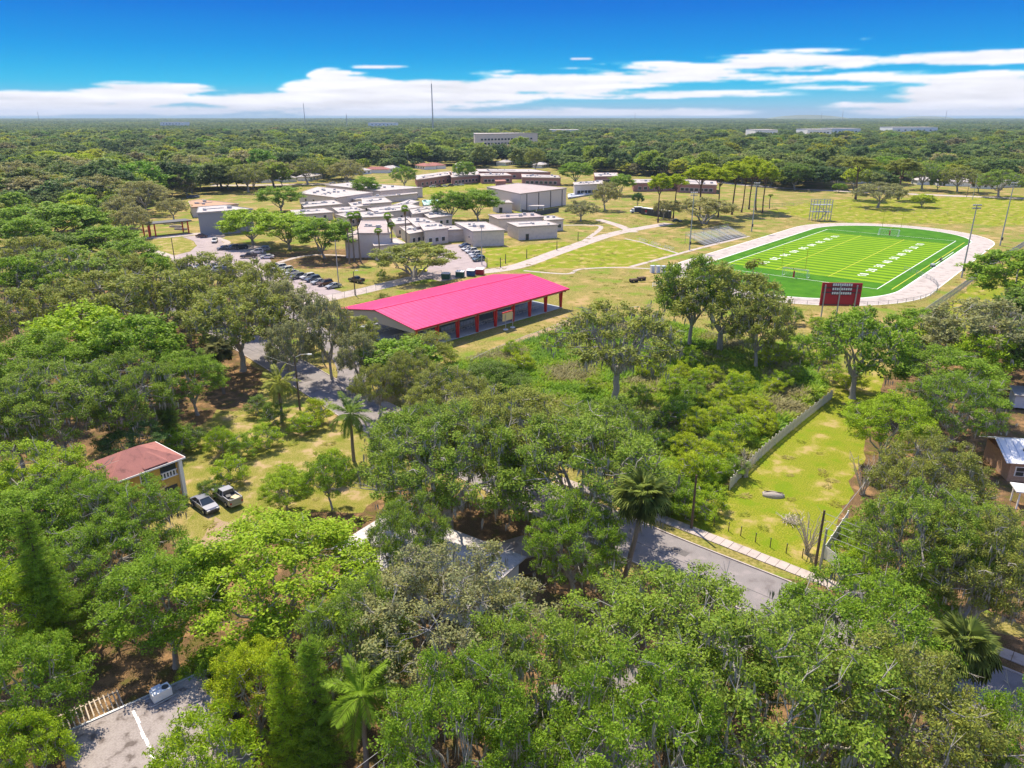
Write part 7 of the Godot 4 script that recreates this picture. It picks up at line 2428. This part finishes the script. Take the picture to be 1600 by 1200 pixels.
func build_woods() -> void:
	clear_land = [
		PackedVector2Array([Vector2(-111.64, -212.92), Vector2(-137.18, -267.9), Vector2(-182.29, -346.04), Vector2(-200.97, -411.32), Vector2(-197.62, -463.13), Vector2(-154.53, -519.35), Vector2(-134.53, -566.66), Vector2(-90.13, -667.28), Vector2(-32.48, -700.25), Vector2(56.33, -667.28), Vector2(86.17, -637.2), Vector2(157.02, -561.0), Vector2(178.99, -500.69), Vector2(329.4, -470.99), Vector2(349.52, -444.52), Vector2(205.88, -254.89), Vector2(142.45, -189.06), Vector2(77.59, -140.15), Vector2(53.39, -112.77), Vector2(10.68, -112.77), Vector2(-35.09, -125.16), Vector2(-64.53, -169.69)]),
		PackedVector2Array([Vector2(-68.16, -65.88), Vector2(-196.82, -222.15), Vector2(-179.03, -254.89), Vector2(-111.89, -254.89), Vector2(-35.09, -125.16), Vector2(51.72, -140.15), Vector2(158.09, -196.44), Vector2(184.36, -169.69), Vector2(57.71, -41.51)]),
		PackedVector2Array([Vector2(-75, -1010), Vector2(75, -1010), Vector2(66, -915), Vector2(-64, -915)]), PackedVector2Array([Vector2(440, -1515), Vector2(730, -1665), Vector2(650, -1330), Vector2(400, -1330)]), PackedVector2Array([Vector2(800, -1765), Vector2(950, -1765), Vector2(860, -1480), Vector2(740, -1480)])]
	rng.seed = 1234
	build_far_houses()
	rng.seed = 1234
	# belts of single trees that can be told apart, as individuals
	var tints := ["oak", "olive", "green", "deep", "bright", "khaki", "oak", "lime", "green", "olive"]
	var todo: Array = []
	var count := 0
	var tries := 0
	var placed: Array[Vector2] = []
	while count < 170 and tries < 6000:
		tries += 1
		var z := -rng.randf_range(300.0, 640.0)
		var x := rng.randf_range(-0.74, 0.76) * -z
		if open_ground(x, z):
			continue
		var ok := true
		for q in placed:
			if q.distance_squared_to(Vector2(x, z)) < 85.0:
				ok = false
				break
		if not ok:
			continue
		placed.append(Vector2(x, z))
		var r := rng.randf_range(5.5, 10.5)
		var side := "left of the campus" if x < -90.0 - (-z - 300.0) * 0.1 else ("right of the far school" if x > 40.0 else "behind the school buildings")
		var tint: String = tints[rng.randi() % tints.size()]
		var look: String = {"oak": "green", "olive": "olive green", "green": "fresh green", "deep": "deep green", "bright": "bright green", "khaki": "pale khaki", "lime": "yellow green"}[tint]
		todo.append(plant_tree("woodland_tree", ("far_%d" % (count % 5)), x, z, r, rng.randf_range(0.85, 1.1) * (3.2 + r * 0.52), tint, "%s tree in the wooded belt %s" % [look, side], "tree", "%s trees in the belt %s" % [look, side], "oak_bark", ""))
		count += 1
	count_off(todo)
	# the woods beyond, nobody could count them
	var woods := thing("distant_woods", "wide expanse of treetops reaching from the school to the horizon", "forest")
	woods.set_meta("kind", "stuff")
	var base := [Color(0.22, 0.31, 0.08), Color(0.16, 0.26, 0.07), Color(0.28, 0.35, 0.09), Color(0.12, 0.21, 0.06), Color(0.33, 0.44, 0.04), Color(0.46, 0.5, 0.04), Color(0.38, 0.36, 0.16), Color(0.19, 0.36, 0.04)]
	var nz := FastNoiseLite.new()
	nz.seed = 9
	nz.frequency = 0.0035
	for v in 5:
		var list := []
		var col := []
		for i in 3600:
			var d := sqrt(rng.randf_range(400.0 * 400.0, 1750.0 * 1750.0))
			var a := rng.randf_range(-0.72, 0.72)
			var x := d * sin(a)
			var z := -d * cos(a)
			if z > -360.0 or open_ground(x, z):
				continue
			if nz.get_noise_2d(x, z) < -0.3:
				continue
			var near := false
			if z > -660.0:
				for q in placed:
					if q.distance_squared_to(Vector2(x, z)) < 40.0:
						near = true
						break
			if near:
				continue
			var s := rng.randf_range(0.8, 1.7)
			list.append(Transform3D(Basis(Vector3.UP, rng.randf() * TAU).scaled(Vector3(s, s * rng.randf_range(0.55, 0.95), s)), Vector3(x, -0.5, z)))
			var k := clampi(int((nz.get_noise_2d(x * 1.7 + 900.0, z * 1.7) * 0.8 + 0.5) * 5.0 + rng.randfn() * 1.9), 0, 7)
			var g := rng.randf_range(0.75, 1.2)
			col.append(Color(base[k].r * g, base[k].g * g, base[k].b * g))
		spread("treetops", protos["far_%d" % v].leaf, M.leaf_white, list, col, woods)
	# farther still: stands of many crowns each
	for v in 3:
		rng.seed = 4000 + v
		var l := Leaves.new()
		var tl: Array = tufts.far
		for i in 46:
			var q := Vector3(rng.randf_range(-34, 34), 0, rng.randf_range(-34, 34))
			var h := rng.randf_range(8.0, 14.0)
			for j in 9:
				var dd := Vector3(rng.randfn(), absf(rng.randfn()), rng.randfn()).normalized()
				l.spray(tl[rng.randi() % tl.size()], q + Vector3(dd.x * 4.6, h * 0.5 + dd.y * h * 0.45, dd.z * 4.6), Vector3(2.7, 2.2, 2.7), Basis(Vector3.UP, rng.randf() * TAU))
		var stand := leaf_mesh(l, quad_index(l.v.size() / 4, true))
		var list := []
		var col := []
		var k0 := 1650.0
		while k0 < 11500.0:
			var step := 48.0 + (k0 - 1650.0) * 0.008
			var arc := 1.44 * k0
			var m := int(arc / step / 3.0)
			for i in m:
				var a := -0.72 + 1.44 * (i + rng.randf()) / m
				var d := k0 + rng.randf_range(0.0, step)
				var x := d * sin(a)
				var z := -d * cos(a)
				if nz.get_noise_2d(x * 0.6, z * 0.6) < -0.5:
					continue
				var s := step / 52.0 * rng.randf_range(0.95, 1.3)
				list.append(Transform3D(Basis(Vector3.UP, rng.randf() * TAU).scaled(Vector3(s, rng.randf_range(0.85, 1.35), s)), Vector3(x, -0.5, z)))
				var g := rng.randf_range(0.75, 1.15)
				var c: Color = base[clampi(int((nz.get_noise_2d(x + 500.0, z) * 0.8 + 0.45) * 4.0 + rng.randfn() * 0.8), 0, 4)]
				col.append(Color(c.r * g, c.g * g, c.b * g))
			k0 += step
		spread("tree_stands", stand, M.leaf_white, list, col, woods)
	# marsh grass: tussocks in the wet ground, and coarse tufts over the lawns
	rng.seed = 55
	var wet := PackedVector2Array([Vector2(-13.51, -132.28), Vector2(-7.76, -140.15), Vector2(14.9, -164.02), Vector2(32.78, -172.66), Vector2(45.59, -156.13), Vector2(60.59, -146.62), Vector2(55.98, -121.84), Vector2(38.9, -101.2), Vector2(28.42, -87.7), Vector2(19.0, -79.25), Vector2(9.63, -100.04), Vector2(-8.54, -112.77)])
	var blades := Leaves.new()
	for i in 42:
		var a := rng.randf() * TAU
		var d := Vector3(cos(a), 0, sin(a))
		var o := d * rng.randf_range(0.0, 0.35)
		var e := o + d * rng.randf_range(0.35, 0.9) + Vector3(0, rng.randf_range(0.2, 0.75), 0)
		var w := d.cross(Vector3.UP) * 0.06
		var g := rng.randf_range(0.7, 1.3)
		blades.leaf(o - w, o.lerp(e, 0.6) - w, e, o.lerp(e, 0.6) + w, Color(g, g, g))
	var tussock := leaf_mesh(blades, quad_index(blades.v.size() / 4, true))
	var list := []
	var col := []
	var nz2 := FastNoiseLite.new()
	nz2.seed = 21
	nz2.frequency = 0.06
	var pal := [Color(0.38, 0.35, 0.16), Color(0.36, 0.42, 0.05), Color(0.34, 0.48, 0.03), Color(0.26, 0.44, 0.02), Color(0.2, 0.36, 0.03)]
	for i in 26000:
		var p := Vector2(rng.randf_range(-20, 75), rng.randf_range(-170, -76))
		if not Geometry2D.is_point_in_polygon(p, wet):
			continue
		var s := rng.randf_range(0.6, 1.5)
		list.append(Transform3D(Basis(Vector3.UP, rng.randf() * TAU).scaled(Vector3(s * 1.3, s * rng.randf_range(0.5, 1.1), s * 1.3)), Vector3(p.x, 0, p.y)))
		var c: Color = pal[clampi(int((nz2.get_noise_2d(p.x, p.y) * 1.4 + 0.5) * 5.0 + rng.randfn() * 0.6), 0, 4)]
		col.append(c)
	var mg := spread("marsh_grass", tussock, M.leaf_white, list, col, self)
	tag(mg, "rank green and brown grass covering the marsh", "grass")
	list = []
	col = []
	for i in 5000:
		var p := Vector2(rng.randf_range(-120, 260), rng.randf_range(-420, -72))
		if p.y < -105.0 and not Geometry2D.is_point_in_polygon(p, clear_land[0]):
			continue
		if p.x > 2.0 and p.y > -78.0 and p.x < 28.0:
			continue
		if hard_ground(p):
			continue
		var s := rng.randf_range(0.2, 0.5)
		list.append(Transform3D(Basis(Vector3.UP, rng.randf() * TAU).scaled(Vector3(s * 2.4, s * 0.5, s * 2.4)), Vector3(p.x, 0, p.y)))
		col.append([Color(0.36, 0.34, 0.05), Color(0.3, 0.34, 0.025), Color(0.42, 0.37, 0.1)][rng.randi() % 3])
	var lg := spread("lawn_tufts", tussock, M.leaf_white, list, col, self)
	tag(lg, "coarse low tufts of grass over the dry lawns", "grass")


func hard_ground(p: Vector2) -> bool:
	# pitch and track
	var a := (p.x - 119.7) * 0.641 - (p.y + 260.8) * 0.768
	var b := (p.x - 119.7) * 0.768 + (p.y + 260.8) * 0.641
	var over := maxf(0.0, absf(a) - 51.5)
	if sqrt(over * over + b * b) < 38.5:
		return true
	for poly in paved:
		if Geometry2D.is_point_in_polygon(p, poly):
			return true
	return false


func count_off(list: Array) -> void:
	# things that would share a label are told apart by their order from the left
	var by := {}
	for o in list:
		var l: String = o.get_meta("label")
		if not by.has(l):
			by[l] = []
		by[l].append(o)
	for l in by:
		var row: Array = by[l]
		if row.size() < 2:
			continue
		row.sort_custom(func(a, b): return a.position.x / -a.position.z < b.position.x / -b.position.z)
		for i in row.size():
			row[i].set_meta("label", "%s, %s from left" % [l, ordinal(i + 1)])


func ordinal(k: int) -> String:
	var ones := ["", "first", "second", "third", "fourth", "fifth", "sixth", "seventh", "eighth", "ninth", "tenth", "eleventh", "twelfth", "thirteenth", "fourteenth", "fifteenth", "sixteenth", "seventeenth", "eighteenth", "nineteenth"]
	if k < 20:
		return ones[k]
	var tens: String = ["twent", "thirt", "fort"][k / 10 - 2]
	return tens + "ieth" if k % 10 == 0 else tens + "y-" + ones[k % 10]


func build_far_houses() -> void:
	# pale roofs showing between the treetops beyond the campus
	var spots := [[Vector2(-315.4, -572.44), 0], [Vector2(-335.17, -667.28), 1], [Vector2(-230.63, -483.3), 0], [Vector2(-221.48, -555.44), 1], [Vector2(-211.08, -572.44), 0], [Vector2(-185.57, -561.0), 2], [Vector2(-170.57, -566.66), 0], [Vector2(-154.38, -578.33), 1], [Vector2(-129.25, -637.2), 0], [Vector2(-115.64, -651.9), 2], [Vector2(-107.03, -667.28), 0], [Vector2(-79.71, -700.25), 2], [Vector2(-71.72, -709.0), 2], [Vector2(-48.4, -717.96), 0], [Vector2(-6.36, -756.13), 0], [Vector2(27.23, -717.96), 1], [Vector2(127.06, -717.96), 0], [Vector2(169.41, -717.96), 1], [Vector2(228.52, -651.9), 0], [Vector2(240.24, -566.66), 1], [Vector2(248.37, -561.0), 0], [Vector2(249.71, -549.99), 0], [Vector2(278.35, -561.0), 2], [Vector2(297.72, -539.39), 0], [Vector2(310.24, -529.19), 0], [Vector2(318.77, -509.85), 2], [Vector2(339.97, -519.35), 1], [Vector2(242.35, -637.2), 0], [Vector2(-459.83, -717.96), 0], [Vector2(-463.6, -787.47), 2], [Vector2(-345.13, -821.46), 0], [Vector2(-183.78, -913.16), 0], [Vector2(-126.47, -943.16), 1], [Vector2(132.9, -991.98), 0], [Vector2(276.66, -943.16), 0], [Vector2(426.16, -845.76), 1], [Vector2(526.66, -871.51), 0], [Vector2(-329.47, -483.3), 0], [Vector2(-280.82, -417.58), 0]]
	var todo: Array = []
	rng.seed = 505
	for e in spots:
		var t := thing("distant_house", "%s roofed house among the trees beyond the campus" % ["white", "grey", "brown"][e[1]], "house", v3(e[0]), rng.randf() * TAU, "houses among the far trees")
		var l := rng.randf_range(14.0, 24.0)
		var w := rng.randf_range(9.0, 12.0)
		var s := MB.new()
		s.box(Vector3(0, 1.5, 0), Vector3(l, 3.4, w))
		part("wall", s.mesh(), M.white_paint, t)
		for m in hip_roof(l, w, 3.1, 2.0, 0.6):
			part("roof_slope", m, [M.white_roof, M.pale_roof, M.shingle][e[1]], t)
		for k in 4:
			s = MB.new()
			s.box(Vector3(l * (-0.36 + 0.24 * k), 1.6, w * 0.5 + 0.02), Vector3(1.6, 1.3, 0.08))
			part("window", s.mesh(), M.glass, t)
		house_spots.append(e[0])
		todo.append(t)
	count_off(todo)


var house_spots: Array = []

# ---------------------------------------------------------------- the scene

var paved: Array = []


func _ready() -> void:
	var cam := Camera3D.new()
	cam.position = Vector3(0, 46, 0)
	cam.rotation_degrees.x = -20.18
	cam.fov = 55.5
	cam.near = 0.5
	cam.far = 30000.0
	add_child(cam)
	cam.current = true
	build_materials()
	var env := Environment.new()
	env.background_mode = Environment.BG_SKY
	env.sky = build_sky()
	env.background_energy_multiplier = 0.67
	env.tonemap_mode = Environment.TONE_MAPPER_LINEAR
	env.tonemap_exposure = 1.9
	env.sdfgi_enabled = true
	env.ssao_enabled = true
	env.ssil_enabled = true
	env.fog_enabled = true
	env.fog_density = 0.00007
	env.fog_light_color = Color(0.8, 0.9, 1.0)
	var we := WorldEnvironment.new()
	we.environment = env
	add_child(we)
	var sun := DirectionalLight3D.new()
	var to_sun := Vector3(-0.4 * cos(deg_to_rad(58.0)), sin(deg_to_rad(58.0)), -0.917 * cos(deg_to_rad(58.0)))
	sun.look_at_from_position(to_sun * 100.0, Vector3.ZERO, Vector3.UP)
	sun.light_energy = 1.25
	sun.light_color = Color(1.0, 0.95, 0.86)
	sun.light_angular_distance = 0.5
	sun.shadow_enabled = true
	add_child(sun)
	build_ground()
	paved = [PackedVector2Array([Vector2(-46.88, -198.76), Vector2(-49.5, -183.51), Vector2(-52.23, -169.69), Vector2(-69.76, -200.33), Vector2(-88.38, -227.04), Vector2(-106.28, -222.15), Vector2(-118.61, -254.89), Vector2(-133.54, -298.03), Vector2(-124.51, -304.84), Vector2(-94.15, -276.31), Vector2(-79.56, -240.77)]), PackedVector2Array([Vector2(-53.43, -182.17), Vector2(-19.22, -216.52), Vector2(18.07, -257.4), Vector2(70.82, -327.16), Vector2(73.96, -348.27), Vector2(0.0, -240.77), Vector2(-55.67, -190.49)]), PackedVector2Array([Vector2(-27.04, -276.31), Vector2(-13.73, -270.65), Vector2(-7.99, -238.56), Vector2(-20.81, -212.92), Vector2(-28.31, -220.24)]), PackedVector2Array([Vector2(-66, -154), Vector2(-35, -118), Vector2(0, -80), Vector2(80, -14), Vector2(80, -26), Vector2(22, -76), Vector2(-10, -104), Vector2(-54, -160)]), PackedVector2Array([Vector2(-38, -160), Vector2(14, -200), Vector2(18, -182), Vector2(-17, -143)])]
	build_pavilion()
	build_school()
	build_houses()
	build_field()
	build_cars()
	build_furniture()
	build_protos()
	build_planting()
	build_far()


func build_far() -> void:
	# low mounds on the skyline and a works at the far right
	for e in [[1208.0, 9000.0, 520.0, 55.0], [1370.0, 9500.0, 420.0, 40.0]]:
		var s := MB.new()
		var k := 24
		for i in k:
			var a0 := -1.0 + 2.0 * i / k
			var a1 := -1.0 + 2.0 * (i + 1) / k
			var y0: float = e[3] * pow(cos(a0 * PI / 2), 0.6)
			var y1: float = e[3] * pow(cos(a1 * PI / 2), 0.6)
			s.quad(Vector3(a0 * e[2], -2, 150), Vector3(a1 * e[2], -2, 150), Vector3(a1 * e[2], y1, 0), Vector3(a0 * e[2], y0, 0), Vector3(0, 1, 1))
			s.quad(Vector3(a0 * e[2], -2, -150), Vector3(a1 * e[2], -2, -150), Vector3(a1 * e[2], y1, 0), Vector3(a0 * e[2], y0, 0), Vector3(0, 1, -1))
		var o := part("hill", s.mesh(), M.hill, self, Transform3D(Basis(), Vector3((e[0] - 800.0) / 1070.0 * e[1], 0, -e[1])))
		o.set_meta("kind", "structure")
	var w := thing("works", "pale industrial works with stacks on the far right horizon", "factory", Vector3(5450, 0, -8000))
	rng.seed = 8
	for i in 9:
		var s := MB.new()
		var h := rng.randf_range(18.0, 45.0)
		s.box(Vector3(i * 90.0, h * 0.5, 0), Vector3(rng.randf_range(50, 110), h, 60))
		part("hall", s.mesh(), M.white_paint, w)
	for i in 6:
		var s := MB.new()
		s.cyl(Vector3(40 + i * 130.0, 0, 0), 6.0, rng.randf_range(50.0, 80.0), 10, 4.0)
		part("stack", s.mesh(), M.white_paint, w)
